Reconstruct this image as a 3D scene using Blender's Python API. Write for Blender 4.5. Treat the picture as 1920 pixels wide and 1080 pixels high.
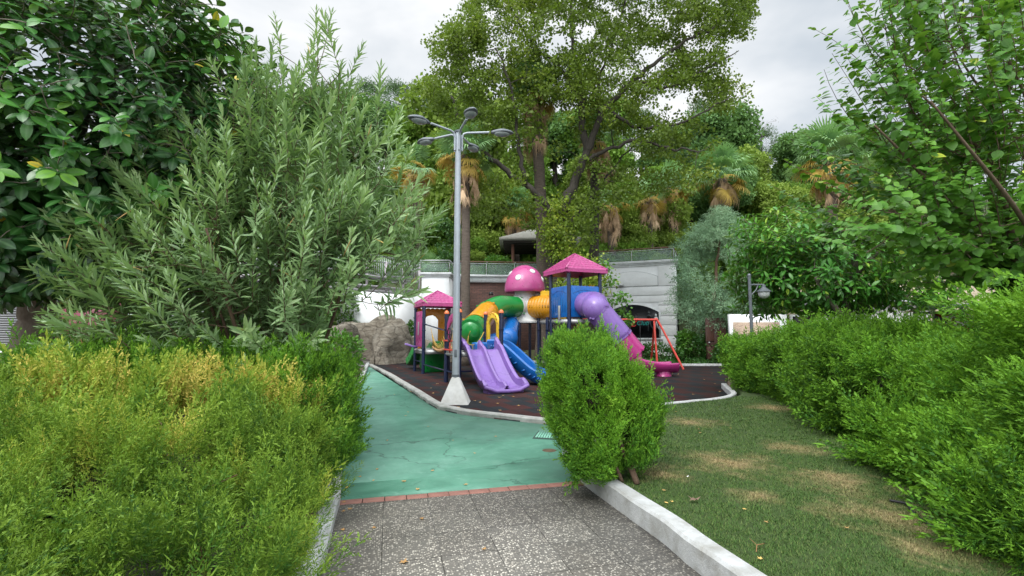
import bpy, math, random
import numpy as np
from mathutils import Vector
PI = math.pi
R = math.radians
for o in list(bpy.data.objects):
    bpy.data.objects.remove(o)
SC = bpy.context.scene
COL = SC.collection

# ------------------------------------------------------------------ camera
F, PITCH, EYE = 900.0, math.atan(82 / 900.0), 1.5
cam_d = bpy.data.cameras.new('camera')
cam = bpy.data.objects.new('camera', cam_d)
COL.objects.link(cam)
cam.location = (0, 0, EYE)
cam.rotation_euler = (PI / 2 + PITCH, 0, 0)
cam_d.sensor_width = 36
cam_d.lens = 36 * F / 1920
cam_d.clip_start = 0.05
cam_d.clip_end = 2000
SC.camera = cam

# ------------------------------------------------------------------ sky, sun, exposure
SC.view_settings.view_transform = 'Standard'
SC.view_settings.look = 'None'
SC.view_settings.gamma = 1
SC.view_settings.exposure = 0.34
SUN_EL, SUN_ROT = R(50), R(208)
w = bpy.data.worlds.new('World')
SC.world = w
w.use_nodes = True
nt = w.node_tree
nt.nodes.clear()
N = nt.nodes.new
L = nt.links.new
out = N('ShaderNodeOutputWorld')
bg1 = N('ShaderNodeBackground')
bg2 = N('ShaderNodeBackground')
mx = N('ShaderNodeMixShader')
sky = N('ShaderNodeTexSky')
sky.sky_type = 'NISHITA'
sky.sun_disc = False
sky.sun_elevation = SUN_EL
sky.sun_rotation = SUN_ROT
L(sky.outputs[0], bg1.inputs[0])
bg1.inputs[1].default_value = 0.1
tc = N('ShaderNodeTexCoord')
mp = N('ShaderNodeMapping')
mp.inputs['Scale'].default_value = (1.0, 1.0, 2.2)
L(tc.outputs['Generated'], mp.inputs[0])
no = N('ShaderNodeTexNoise')
no.inputs['Scale'].default_value = 2.3
no.inputs['Detail'].default_value = 5
no.inputs['Roughness'].default_value = 0.5
no.inputs['Distortion'].default_value = 0.3
L(mp.outputs[0], no.inputs[0])
cr = N('ShaderNodeValToRGB')
cr.color_ramp.elements[0].position = 0.38
cr.color_ramp.elements[0].color = (0.52, 0.57, 0.62, 1)
cr.color_ramp.elements[1].position = 0.60
cr.color_ramp.elements[1].color = (0.84, 0.85, 0.86, 1)
L(no.outputs[0], cr.inputs[0])
L(cr.outputs[0], bg2.inputs[0])
sx_ = N('ShaderNodeSeparateXYZ')
L(tc.outputs['Generated'], sx_.inputs[0])
zr = N('ShaderNodeMapRange')      # an overcast sky is brightest overhead
zr.interpolation_type = 'SMOOTHSTEP'
for k_, v_ in (('From Min', .55), ('From Max', .95), ('To Min', 1.02), ('To Max', 3.2)):
    zr.inputs[k_].default_value = v_
L(sx_.outputs[2], zr.inputs[0])
ar = N('ShaderNodeMapRange')      # and brighter on the sun's side, behind the camera
ar.interpolation_type = 'SMOOTHSTEP'
for k_, v_ in (('From Min', .05), ('From Max', -.8), ('To Min', 1.0), ('To Max', 2.3)):
    ar.inputs[k_].default_value = v_
L(sx_.outputs[1], ar.inputs[0])
mm_ = N('ShaderNodeMath')
mm_.operation = 'MULTIPLY'
L(zr.outputs[0], mm_.inputs[0])
L(ar.outputs[0], mm_.inputs[1])
L(mm_.outputs[0], bg2.inputs[1])
mx.inputs[0].default_value = 0.93
L(bg1.outputs[0], mx.inputs[1])
L(bg2.outputs[0], mx.inputs[2])
L(mx.outputs[0], out.inputs[0])
sd = bpy.data.lights.new('sun', 'SUN')
sd.energy = 1.5
sd.angle = R(22)
sd.color = (1, 0.97, 0.92)
so = bpy.data.objects.new('sun', sd)
COL.objects.link(so)
d = Vector((math.sin(SUN_ROT) * math.cos(SUN_EL), math.cos(SUN_ROT) * math.cos(SUN_EL), math.sin(SUN_EL)))
so.rotation_euler = d.to_track_quat('Z', 'Y').to_euler()
SC.cycles.max_bounces = 6
SC.cycles.diffuse_bounces = 4
SC.cycles.glossy_bounces = 2
SC.cycles.transmission_bounces = 4
SC.cycles.transparent_max_bounces = 6

# ------------------------------------------------------------------ photo-measured points (1920x1080 units)
cP, sP = math.cos(PITCH), math.sin(PITCH)
def P(px, py, Y):
    """point seen at (px,py) whose ground distance is Y"""
    u, r = (540 - py) / F, (px - 960) / F
    t = Y / (cP - sP * u)
    return np.array([r * t, Y, EYE + t * (sP + cP * u)])
def G(px, py, z=0.0):
    """point seen at (px,py) on the level z"""
    u, r = (540 - py) / F, (px - 960) / F
    t = (z - EYE) / (sP + cP * u)
    return np.array([r * t, t * (cP - sP * u), z])

# ------------------------------------------------------------------ materials
def srgb(h):
    v = [int(h[i:i + 2], 16) / 255 for i in (0, 2, 4)]
    return tuple(x / 12.92 if x <= .04045 else ((x + .055) / 1.055) ** 2.4 for x in v)
def newmat(name):
    m = bpy.data.materials.new(name)
    m.use_nodes = True
    nt = m.node_tree
    b = nt.nodes['Principled BSDF']
    return m, nt, b
def mixc(nt, fac, a, b, mode='MIX'):
    n = nt.nodes.new('ShaderNodeMix')
    n.data_type = 'RGBA'
    n.blend_type = mode
    for s, v in ((0, fac), (6, a), (7, b)):
        if hasattr(v, 'default_value') or hasattr(v, 'is_linked'):
            nt.links.new(v, n.inputs[s])
        elif s:
            n.inputs[s].default_value = (*v[:3], 1)
        else:
            n.inputs[0].default_value = v
    return n.outputs[2]
def noise(nt, scale, detail=3, rough=.55, vec=None, dist=0):
    n = nt.nodes.new('ShaderNodeTexNoise')
    n.inputs['Scale'].default_value = scale
    n.inputs['Detail'].default_value = detail
    n.inputs['Roughness'].default_value = rough
    n.inputs['Distortion'].default_value = dist
    if vec is not None:
        nt.links.new(vec, n.inputs['Vector'])
    return n.outputs[0]
def ramp(nt, fac, stops):
    n = nt.nodes.new('ShaderNodeValToRGB')
    e = n.color_ramp.elements
    while len(e) < len(stops):
        e.new(0.5)
    for i, (p, c) in enumerate(stops):
        e[i].position = p
        e[i].color = (c, c, c, 1) if isinstance(c, (int, float)) else (*c[:3], 1)
    nt.links.new(fac, n.inputs[0])
    return n.outputs[0]
def geo(nt):
    return nt.nodes.new('ShaderNodeNewGeometry').outputs['Position']
def objc(nt):
    return nt.nodes.new('ShaderNodeTexCoord').outputs['Object']
def mapping(nt, vec, scale=(1, 1, 1), rot=(0, 0, 0), loc=(0, 0, 0), t='POINT'):
    n = nt.nodes.new('ShaderNodeMapping')
    n.vector_type = t
    n.inputs['Scale'].default_value = scale
    n.inputs['Rotation'].default_value = rot
    n.inputs['Location'].default_value = loc
    nt.links.new(vec, n.inputs[0])
    return n.outputs[0]
def bump(nt, b, h, strength=.4, dist=.01):
    n = nt.nodes.new('ShaderNodeBump')
    n.inputs['Strength'].default_value = strength
    n.inputs['Distance'].default_value = dist
    nt.links.new(h, n.inputs['Height'])
    nt.links.new(n.outputs[0], b.inputs['Normal'])
def math_(nt, op, a, b=0.0):
    n = nt.nodes.new('ShaderNodeMath')
    n.operation = op
    for i, v in enumerate((a, b)):
        if hasattr(v, 'is_linked'):
            nt.links.new(v, n.inputs[i])
        else:
            n.inputs[i].default_value = v
    return n.outputs[0]
def simple(name, c, rough=.5, var=.12, scale=6, metal=0, bmp=0, bscale=40, dirt=None, dscale=2.5, damt=.5, coat=0, spec=.5):
    """painted or moulded surface: base colour with slight mottling, optional stains"""
    m, nt, b = newmat(name)
    v = objc(nt)
    f = noise(nt, scale, 4, .6, v)
    dk = tuple(x * (1 - var) for x in c)
    lt = tuple(min(1, x * (1 + var)) for x in c)
    col = ramp(nt, f, [(.3, dk), (.7, lt)])
    if dirt:
        f2 = ramp(nt, noise(nt, dscale, 6, .65, v, .4), [(.45, 0.0), (.75, damt)])
        col = mixc(nt, f2, col, dirt)
    nt.links.new(col, b.inputs['Base Color'])
    r2 = ramp(nt, noise(nt, scale * 2, 3, .6, v), [(.3, max(0, rough - .08)), (.7, min(1, rough + .1))])
    nt.links.new(r2, b.inputs['Roughness'])
    b.inputs['Metallic'].default_value = metal
    b.inputs['Coat Weight'].default_value = coat
    b.inputs['Specular IOR Level'].default_value = spec
    if bmp:
        bump(nt, b, noise(nt, bscale, 5, .65, v), bmp)
    return m
def leafmat(name, stops, rough=.5, trans=.25, rib=None, spec=.4, tcol=None, gain=1.3):
    """foliage: per-leaf colour from attribute tint, optional second colour along attribute rib"""
    m, nt, b = newmat(name)
    a = nt.nodes.new('ShaderNodeAttribute')
    a.attribute_name = 'tint'
    stops = [(p_, tuple(min(.85, v_ * gain) for v_ in c_)) for p_, c_ in stops]
    col = ramp(nt, a.outputs['Fac'], stops)
    if rib:
        a2 = nt.nodes.new('ShaderNodeAttribute')
        a2.attribute_name = 'rib'
        k = ramp(nt, a2.outputs['Fac'], [(rib[1], 0.0), (rib[2], rib[3])])
        col = mixc(nt, k, col, rib[0])
    nt.links.new(col, b.inputs['Base Color'])
    b.inputs['Roughness'].default_value = rough
    b.inputs['Specular IOR Level'].default_value = spec
    if trans:
        t = nt.nodes.new('ShaderNodeBsdfTranslucent')
        br = mixc(nt, .5, col, (.25, .42, .03) if tcol is None else tcol)
        nt.links.new(br, t.inputs[0])
        mxs = nt.nodes.new('ShaderNodeMixShader')
        mxs.inputs[0].default_value = trans
        nt.links.new(b.outputs[0], mxs.inputs[1])
        nt.links.new(t.outputs[0], mxs.inputs[2])
        nt.links.new(mxs.outputs[0], nt.nodes['Material Output'].inputs[0])
    return m
def barkmat(name, c1, c2, scale=8, stretch=.25, b_=.6):
    m, nt, b = newmat(name)
    v = mapping(nt, objc(nt), (1, 1, stretch))
    f = noise(nt, scale, 6, .7, v, .3)
    nt.links.new(ramp(nt, f, [(.3, c1), (.7, c2)]), b.inputs['Base Color'])
    b.inputs['Roughness'].default_value = .9
    bump(nt, b, noise(nt, scale * 3, 5, .7, v), b_, .03)
    return m

# ------------------------------------------------------------------ geometry accumulator
ORG = {}
class M:
    def __init__(s):
        s.V, s.FS, s.T, s.Rb, s.n = [], [], [], [], 0
    def add(s, V, Fc, tint=None, rib=None):
        V = np.asarray(V, float).reshape(-1, 3)
        if isinstance(Fc, np.ndarray):
            s.FS.append(Fc + s.n)
        else:
            by = {}
            for f in Fc:
                by.setdefault(len(f), []).append(f)
            for k, fs in by.items():
                s.FS.append(np.array(fs) + s.n)
        s.V.append(V)
        k = len(V)
        s.T.append(np.broadcast_to(np.asarray(.5 if tint is None else tint, float), (k,)))
        s.Rb.append(np.broadcast_to(np.asarray(0. if rib is None else rib, float), (k,)))
        s.n += k
        return s
    def box(s, c, sz, rz=0, tilt=0, tint=None):
        """box centred at c, size sz, turned rz about z after tilt about its x axis"""
        x, y, z = [k / 2 for k in sz]
        V = np.array([[i * x, j * y, k * z] for i in (-1, 1) for j in (-1, 1) for k in (-1, 1)])
        ct, st = math.cos(tilt), math.sin(tilt)
        V = V @ np.array([[1, 0, 0], [0, ct, -st], [0, st, ct]]).T
        c_, s_ = math.cos(rz), math.sin(rz)
        V = V @ np.array([[c_, -s_, 0], [s_, c_, 0], [0, 0, 1]]).T + np.asarray(c)
        return s.add(V, [(0, 1, 3, 2), (4, 6, 7, 5), (0, 4, 5, 1), (2, 3, 7, 6), (0, 2, 6, 4), (1, 5, 7, 3)], tint)
    def slab(s, p0, p1, th, z0, z1):
        """upright slab between plan points p0 and p1"""
        p0, p1 = np.array(p0[:2], float), np.array(p1[:2], float)
        d_ = p1 - p0
        ln = np.hypot(*d_)
        return s.box(((p0 + p1)[0] / 2, (p0 + p1)[1] / 2, (z0 + z1) / 2), (ln, th, z1 - z0), math.atan2(d_[1], d_[0]))
    def tube(s, pts, rad, seg=8, cap=True, tint=None, closed=False):
        pts = np.asarray(pts, float)
        n = len(pts)
        rad = np.broadcast_to(np.asarray(rad, float), (n,))
        tan = np.gradient(pts, axis=0)
        tan /= np.linalg.norm(tan, axis=1)[:, None] + 1e-12
        up = np.array([0, 0, 1.]) if abs(tan[0][2]) < .9 else np.array([1., 0, 0])
        a = np.cross(tan[0], up)
        a /= np.linalg.norm(a)
        ang = np.arange(seg) * 2 * PI / seg
        V = []
        for i in range(n):
            a = a - tan[i] * a.dot(tan[i])
            a /= np.linalg.norm(a) + 1e-12
            b = np.cross(tan[i], a)
            V.append(pts[i] + rad[i] * (np.cos(ang)[:, None] * a + np.sin(ang)[:, None] * b))
        V = np.concatenate(V)
        i, j = np.meshgrid(np.arange(n - 1), np.arange(seg), indexing='ij')
        i, j = i.ravel(), j.ravel()
        k = (j + 1) % seg
        Fq = np.stack([i * seg + j, i * seg + k, (i + 1) * seg + k, (i + 1) * seg + j], 1)
        s.add(V, Fq, tint)
        if cap:
            b0 = s.n - len(V)
            s.FS.append(np.array([[b0 + q for q in range(seg)][::-1]]))
            s.FS.append(np.array([[s.n - seg + q for q in range(seg)]]))
        return s
    def lathe(s, prof, c=(0, 0, 0), seg=24, ax=None):
        """profile of (radius, height) about z through c"""
        prof = np.asarray(prof, float)
        n = len(prof)
        ang = np.arange(seg) * 2 * PI / seg
        V = np.stack([np.outer(prof[:, 0], np.cos(ang)), np.outer(prof[:, 0], np.sin(ang)), np.repeat(prof[:, 1][:, None], seg, 1)], 2).reshape(-1, 3)
        if ax is not None:
            V = V @ frame(np.array([ax]))[0][:, [0, 2, 1]].T
        V = V + np.asarray(c)
        i, j = np.meshgrid(np.arange(n - 1), np.arange(seg), indexing='ij')
        i, j = i.ravel(), j.ravel()
        k = (j + 1) % seg
        return s.add(V, np.stack([i * seg + j, i * seg + k, (i + 1) * seg + k, (i + 1) * seg + j], 1))
    def prism(s, poly, z0, z1):
        poly = [tuple(p[:2]) for p in poly]
        n = len(poly)
        ar = sum(poly[i][0] * poly[(i + 1) % n][1] - poly[(i + 1) % n][0] * poly[i][1] for i in range(n))
        if ar < 0:
            poly = poly[::-1]
        V = [(x, y, z0) for x, y in poly] + [(x, y, z1) for x, y in poly]
        Fc = [tuple(range(n))[::-1], tuple(range(n, 2 * n))] + [(i, (i + 1) % n, n + (i + 1) % n, n + i) for i in range(n)]
        return s.add(V, Fc)
    def plate(s, poly, org, ex, ez, th):
        """flat shape: 2D outline poly laid on axes ex (across), ez (up) at org, thickness th"""
        ex, ez, org = np.asarray(ex, float), np.asarray(ez, float), np.asarray(org, float)
        nn = np.cross(ex, ez)
        nn /= np.linalg.norm(nn)
        A = np.array([org + ex * x + ez * y for x, y in poly])
        n = len(A)
        V = np.concatenate([A - nn * th / 2, A + nn * th / 2])
        return s.add(V, [tuple(range(n))[::-1], tuple(range(n, 2 * n))] + [(i, (i + 1) % n, n + (i + 1) % n, n + i) for i in range(n)])
    def sweep(s, path, prof, closed=False, cap=True, up=(0, 0, 1)):
        """profile of (across, up) swept along path"""
        path = np.asarray(path, float)
        prof = np.asarray(prof, float)
        n, m_ = len(path), len(prof)
        tan = np.gradient(path, axis=0)
        tan /= np.linalg.norm(tan, axis=1)[:, None]
        V = []
        for i in range(n):
            sd_ = np.cross(tan[i], up)
            sd_ /= np.linalg.norm(sd_)
            u_ = np.cross(sd_, tan[i])
            V.append(path[i] + prof[:, :1] * sd_ + prof[:, 1:] * u_)
        V = np.concatenate(V)
        Fq = [(i * m_ + j, i * m_ + (j + 1) % m_, (i + 1) * m_ + (j + 1) % m_, (i + 1) * m_ + j) for i in range(n - 1) for j in range(m_ if closed else m_ - 1)]
        if closed and cap:
            Fq += [tuple(range(m_))[::-1], tuple((n - 1) * m_ + j for j in range(m_))]
        return s.add(V, Fq)
    def build(s, name, mat, parent=None, smooth=False, bevel=0, solid=0):
        V = np.concatenate(s.V) if s.V else np.zeros((0, 3))
        o3 = np.asarray(ORG.get(parent.name, (0, 0, 0)) if parent else (0, 0, 0), float)
        V = V - o3
        me = bpy.data.meshes.new(name)
        me.vertices.add(len(V))
        me.vertices.foreach_set('co', V.astype(np.float32).ravel())
        tot = [np.full(len(f), f.shape[1]) for f in s.FS]
        lt = np.concatenate(tot)
        lp = np.concatenate([f.ravel() for f in s.FS])
        me.loops.add(len(lp))
        me.loops.foreach_set('vertex_index', lp.astype(np.int32))
        me.polygons.add(len(lt))
        me.polygons.foreach_set('loop_start', np.concatenate([[0], np.cumsum(lt)[:-1]]).astype(np.int32))
        me.polygons.foreach_set('loop_total', lt.astype(np.int32))
        if smooth:
            me.polygons.foreach_set('use_smooth', np.ones(len(lt), bool))
        T = np.concatenate(s.T)
        if len(T) and (T != .5).any():
            a = me.attributes.new('tint', 'FLOAT', 'POINT')
            a.data.foreach_set('value', T.astype(np.float32))
        Rb = np.concatenate(s.Rb)
        if len(Rb) and Rb.any():
            a = me.attributes.new('rib', 'FLOAT', 'POINT')
            a.data.foreach_set('value', Rb.astype(np.float32))
        me.update(calc_edges=True)
        me.validate()
        if mat:
            me.materials.append(mat)
        o = bpy.data.objects.new(name, me)
        COL.objects.link(o)
        if parent:
            o.parent = parent
            ORG[o.name] = tuple(o3)
        if smooth == 'auto':
            try:
                me.set_sharp_from_angle(angle=R(40))
            except Exception:
                pass
        if solid:
            md = o.modifiers.new('solid', 'SOLIDIFY')
            md.thickness = solid
            md.offset = 0
        if bevel:
            md = o.modifiers.new('bevel', 'BEVEL')
            md.width = bevel
            md.segments = 2
            md.limit_method = 'ANGLE'
        return o
def tag(o, label=None, cat=None, group=None, kind=None):
    for k, v in (('label', label), ('category', cat), ('group', group), ('kind', kind)):
        if v:
            o[k] = v
    return o
def thing(name, label, cat, loc=(0, 0, 0), group=None):
    o = bpy.data.objects.new(name, None)
    COL.objects.link(o)
    o.location = tuple(float(v) for v in loc)
    o.empty_display_size = .2
    ORG[o.name] = tuple(float(v) for v in loc)
    return tag(o, label, cat, group)
def dup(root, loc, rz=0, sc=1.0, label=None, group=None):
    r_ = root.copy()
    COL.objects.link(r_)
    r_.location = tuple(float(v) for v in loc)
    r_.rotation_euler = (0, 0, rz)
    r_.scale = (sc,) * 3 if np.isscalar(sc) else sc
    if label:
        r_['label'] = label
    if group:
        r_['group'] = group
    for ch in list(root.children):
        c = ch.copy()
        COL.objects.link(c)
        c.parent = r_
        for g in list(ch.children):
            g2 = g.copy()
            COL.objects.link(g2)
            g2.parent = c
    return r_

# ------------------------------------------------------------------ vector tools
def nrm(a):
    a = np.asarray(a, float)
    return a / (np.linalg.norm(a, axis=-1, keepdims=True) + 1e-12)
def frame(dirs, up=(0, 0, 1.), roll=None, rng=None):
    """matrices whose columns are x (across), y (along dirs), z (normal)"""
    d_ = nrm(dirs)
    up = np.broadcast_to(np.asarray(up, float), d_.shape)
    x = np.cross(d_, up)
    bad = np.linalg.norm(x, axis=1) < 1e-3
    x[bad] = np.cross(d_[bad], np.array([1., .01, 0]))
    x = nrm(x)
    z = np.cross(x, d_)
    if roll is not None:
        c, s_ = np.cos(roll)[:, None], np.sin(roll)[:, None]
        x, z = x * c + z * s_, z * c - x * s_
    return np.stack([x, d_, z], 2)
def inst(m, tpl, pos, mats, scale, tint):
    """stamp template (V, F, rib, vt) at many places; tint per stamp, vt adds to it per vertex"""
    V, Fq, rib, vt = tpl
    n, k = len(pos), len(V)
    if n == 0:
        return
    scale = np.broadcast_to(np.asarray(scale, float), (n,))
    W = np.einsum('nij,kj->nki', mats, V) * scale[:, None, None] + np.asarray(pos)[:, None, :]
    FF = (Fq[None] + (np.arange(n) * k)[:, None, None]).reshape(-1, Fq.shape[1])
    T = (np.broadcast_to(tint, (n,))[:, None] + vt[None]).ravel()
    m.add(W.reshape(-1, 3), FF, np.clip(T, 0, 1), np.tile(rib, n))
def hash3(i, j, k, seed):
    h = (i * 73856093) ^ (j * 19349663) ^ (k * 83492791) ^ (seed * 2654435761 & 0xffffffff)
    h = (h ^ (h >> 13)) * 1274126177 & 0xffffffff
    return ((h ^ (h >> 16)) & 0xffff) / 65535.0
def vnoise(Pn, scale=1.0, seed=1):
    Pn = np.asarray(Pn, float) * scale
    i = np.floor(Pn).astype(np.int64)
    f = Pn - i
    f = f * f * (3 - 2 * f)
    r_ = 0
    for a in (0, 1):
        for b in (0, 1):
            for c in (0, 1):
                wt = (f[..., 0] if a else 1 - f[..., 0]) * (f[..., 1] if b else 1 - f[..., 1]) * (f[..., 2] if c else 1 - f[..., 2])
                r_ = r_ + wt * hash3(i[..., 0] + a, i[..., 1] + b, i[..., 2] + c, seed)
    return r_
def bez(p0, p1, p2, n):
    t = np.linspace(0, 1, n)[:, None]
    return (1 - t) ** 2 * np.asarray(p0) + 2 * t * (1 - t) * np.asarray(p1) + t * t * np.asarray(p2)
def spline(pts, per=6):
    """Catmull-Rom through pts"""
    p = np.asarray(pts, float)
    p = np.concatenate([[2 * p[0] - p[1]], p, [2 * p[-1] - p[-2]]])
    out = []
    for i in range(1, len(p) - 2):
        t = np.linspace(0, 1, per, endpoint=False)[:, None]
        a, b, c, d_ = p[i - 1], p[i], p[i + 1], p[i + 2]
        out.append(.5 * ((2 * b) + (c - a) * t + (2 * a - 5 * b + 4 * c - d_) * t * t + (3 * b - a - 3 * c + d_) * t ** 3))
    return np.concatenate(out + [p[-2:-1]])
def leaf_tpl(w, segs=4, fold=.15, droop=.15, pos=.45, sharp=1.0):
    """leaf of length 1 along y, half width w, folded at the midrib and arched"""
    V, rib = [], []
    for i in range(segs + 1):
        t = i / segs
        if t <= pos:
            hw = w * math.sin(PI / 2 * t / pos) ** .8
        else:
            hw = w * math.cos(PI / 2 * (t - pos) / (1 - pos)) ** sharp
        hw = max(hw, 0.004)
        z = -droop * t * t
        V += [(-hw, t, z + fold * hw), (0, t, z), (hw, t, z + fold * hw)]
        rib += [0, 1, 0]
    Fq = []
    for i in range(segs):
        a = i * 3
        Fq += [(a, a + 1, a + 4, a + 3), (a + 1, a + 2, a + 5, a + 4)]
    return np.array(V), np.array(Fq), np.array(rib, float), np.zeros(len(V))
def quad_tpl(w=.5, bend=.1):
    V = np.array([[0, 0, 0], [-w, .45, bend], [0, 1, 0], [w, .45, bend]], float)
    return V, np.array([[0, 3, 2, 1]]), np.zeros(4), np.zeros(4)
def clump_tpl(n, w, spread, rng, rough=.6):
    """n small leaves scattered in a unit ball"""
    c = nrm(rng.normal(size=(n, 3))) * rng.random((n, 1)) ** .4 * spread
    d_ = nrm(nrm(c) + rng.normal(size=(n, 3)) * rough)
    m = M()
    inst(m, quad_tpl(w), c, frame(d_, roll=rng.random(n) * 6.28), rng.uniform(.7, 1.2, n), np.zeros(n))
    vt = np.repeat(rng.uniform(-.2, .2, n), 4)
    return np.concatenate(m.V), np.concatenate(m.FS), np.zeros(4 * n), vt

class Skel:
    """limbs and twigs: nodes that later branches can spring from"""
    def __init__(s):
        s.p, s.r, s.m = [], [], M()
    def limb(s, pts, r0, r1, per=6, seg=8, wob=0, rng=None):
        q = spline(pts, per) if len(pts) > 2 else np.linspace(pts[0], pts[1], per + 1)
        if wob:
            q[1:-1] += rng.normal(size=q[1:-1].shape) * wob
        r_ = np.linspace(r0, r1, len(q))
        s.m.tube(q, r_, seg)
        s.p.append(q)
        s.r.append(r_)
        return q
    def reach(s, targets, r0, r1, rng, seg=5, sag=.15, per=7, order=True, wob=.04, rise=.0):
        """grow a twig to every target from the nearest node; returns end directions"""
        T_ = np.asarray(targets)
        nodes = np.concatenate(s.p)
        rads = np.concatenate(s.r)
        idx = np.arange(len(T_))
        if order:
            dd = np.array([np.min(((nodes - t) ** 2).sum(1)) for t in T_])
            idx = np.argsort(dd)
        dirs = np.zeros_like(T_)
        for i in idx:
            t = T_[i]
            v = t - nodes
            dist = np.linalg.norm(v, axis=1) + np.maximum(0, nodes[:, 2] - t[2] + .0) * .8
            k = int(np.argmin(dist))
            a = nodes[k]
            ln = np.linalg.norm(t - a)
            if ln < 1e-4:
                dirs[i] = (0, 0, 1)
                continue
            mid = (a + t) / 2 + np.array([0, 0, sag * ln]) + rng.normal(size=3) * ln * .08 + np.array([0, 0, -rise * ln])
            n = max(3, min(per, int(ln / .15) + 3))
            q = bez(a, mid, t, n)
            q[1:-1] += rng.normal(size=(n - 2, 3)) * wob * ln / n
            ra = min(r0 * (0.4 + min(ln, 3) * .25), rads[k] * .75)
            rr = np.linspace(max(ra, r1), r1, n)
            s.m.tube(q, rr, seg, cap=False)
            nodes = np.concatenate([nodes, q[1:]])
            rads = np.concatenate([rads, rr[1:]])
            dirs[i] = nrm(q[-1] - q[-2])
        s.p, s.r = [nodes], [rads]
        return dirs
def in_ellipsoids(n, els, rng, shell=.0):
    """random points in a list of (centre, radii), more near the skin if shell>0"""
    vols = np.array([e[1][0] * e[1][1] * e[1][2] for e in els])
    pick = rng.choice(len(els), n, p=vols / vols.sum())
    u = nrm(rng.normal(size=(n, 3)))
    r_ = rng.random(n) ** (1 / 3)
    if shell:
        r_ = 1 - (1 - r_) * (1 - shell)
    c = np.array([els[k][0] for k in pick], float)
    q = np.array([els[k][1] for k in pick], float)
    return c + u * r_[:, None] * q, u
rng = np.random.default_rng(7)
TH = math.atan(231 * cP / 900)
UT, VT = np.array([math.cos(TH), math.sin(TH)]), np.array([-math.sin(TH), math.cos(TH)])
def UV(u, v):
    return UT * u + VT * v
def resample(pts, per=5):
    p = np.array([list(q[:2]) + [0] for q in pts], float)
    return spline(p, per)[:, :2]
def offset(path, d_):
    t = np.gradient(path, axis=0)
    t /= np.linalg.norm(t, axis=1)[:, None]
    return path + np.stack([t[:, 1], -t[:, 0]], 1) * d_

LZ = .15
# ------------------------------------------------------------------ MATERIALS of the setting
def terrazzo_mat():
    m, nt, b = newmat('terrazzo')
    v = mapping(nt, geo(nt), rot=(0, 0, -TH))
    vo = nt.nodes.new('ShaderNodeTexVoronoi')
    vo.inputs['Scale'].default_value = 66
    vo.inputs['Randomness'].default_value = 1
    nt.links.new(mapping(nt, v, (1, 1, 0)), vo.inputs['Vector'])
    chip = ramp(nt, nt.nodes.new('ShaderNodeSeparateColor').outputs[0], [(0, 0.), (1, 1.)])
    sc_ = [n for n in nt.nodes if n.type == 'SEPARATE_COLOR'][0]
    nt.links.new(vo.outputs['Color'], sc_.inputs[0])
    rm = [n for n in nt.nodes if n.type == 'VALTORGB'][0]
    e = rm.color_ramp.elements
    e[0].position, e[0].color = .0, (.10, .098, .09, 1)
    e[1].position, e[1].color = 1, (.70, .67, .60, 1)
    for p_, c_ in ((.34, (.15, .142, .13)), (.40, (.33, .305, .27)), (.68, (.42, .395, .35)), (.74, (.60, .575, .52))):
        k = e.new(p_)
        k.color = (*c_, 1)
    dm = ramp(nt, vo.outputs['Distance'], [(.36, 0.), (.52, 1.)])
    wob = noise(nt, 3.0, 4, .6, v)
    col = mixc(nt, dm, chip, (.165, .157, .145))
    worn = ramp(nt, noise(nt, 2.2, 5, .65, v), [(.50, 0.), (.72, .45)])
    col = mixc(nt, worn, col, (.20, .20, .19))
    tl = nt.nodes.new('ShaderNodeTexBrick')
    tl.offset = 0
    for k, val in (('Scale', 1), ('Mortar Size', .0038), ('Mortar Smooth', .2), ('Brick Width', .385), ('Row Height', .385)):
        tl.inputs[k].default_value = val
    tl.inputs['Color1'].default_value = (.68, .66, .63, 1)
    tl.inputs['Color2'].default_value = (.90, .88, .84, 1)
    tl.inputs['Mortar'].default_value = (.8, .8, .8, 1)
    jv = mapping(nt, v, loc=(-.372 - .004 + .385 * 40, -3.38 + .385 * 40, 0))
    n2 = nt.nodes.new('ShaderNodeTexNoise')
    n2.inputs['Scale'].default_value = 25
    nt.links.new(v, n2.inputs[0])
    sub = nt.nodes.new('ShaderNodeVectorMath')
    sub.operation = 'SCALE'
    sub.inputs['Scale'].default_value = .006
    nt.links.new(n2.outputs['Color'], sub.inputs[0])
    ad = nt.nodes.new('ShaderNodeVectorMath')
    nt.links.new(jv, ad.inputs[0])
    nt.links.new(sub.outputs[0], ad.inputs[1])
    nt.links.new(ad.outputs[0], tl.inputs['Vector'])
    col = mixc(nt, 1.0, col, tl.outputs['Color'], 'MULTIPLY')
    jn = math_(nt, 'MULTIPLY', tl.outputs['Fac'], ramp(nt, noise(nt, 3.5, 2, .5, v), [(.38, .3), (.56, .9)]))
    col = mixc(nt, jn, col, (.03, .026, .021))
    brown = ramp(nt, noise(nt, 1.1, 4, .6, v), [(.55, 0.), (.8, .35)])
    col = mixc(nt, brown, col, (.17, .13, .09))
    nt.links.new(col, b.inputs['Base Color'])
    b.inputs['Roughness'].default_value = .62
    bump(nt, b, math_(nt, 'SUBTRACT', math_(nt, 'MULTIPLY', dm, -.15), tl.outputs['Fac']), .5, .004)
    return m
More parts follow.
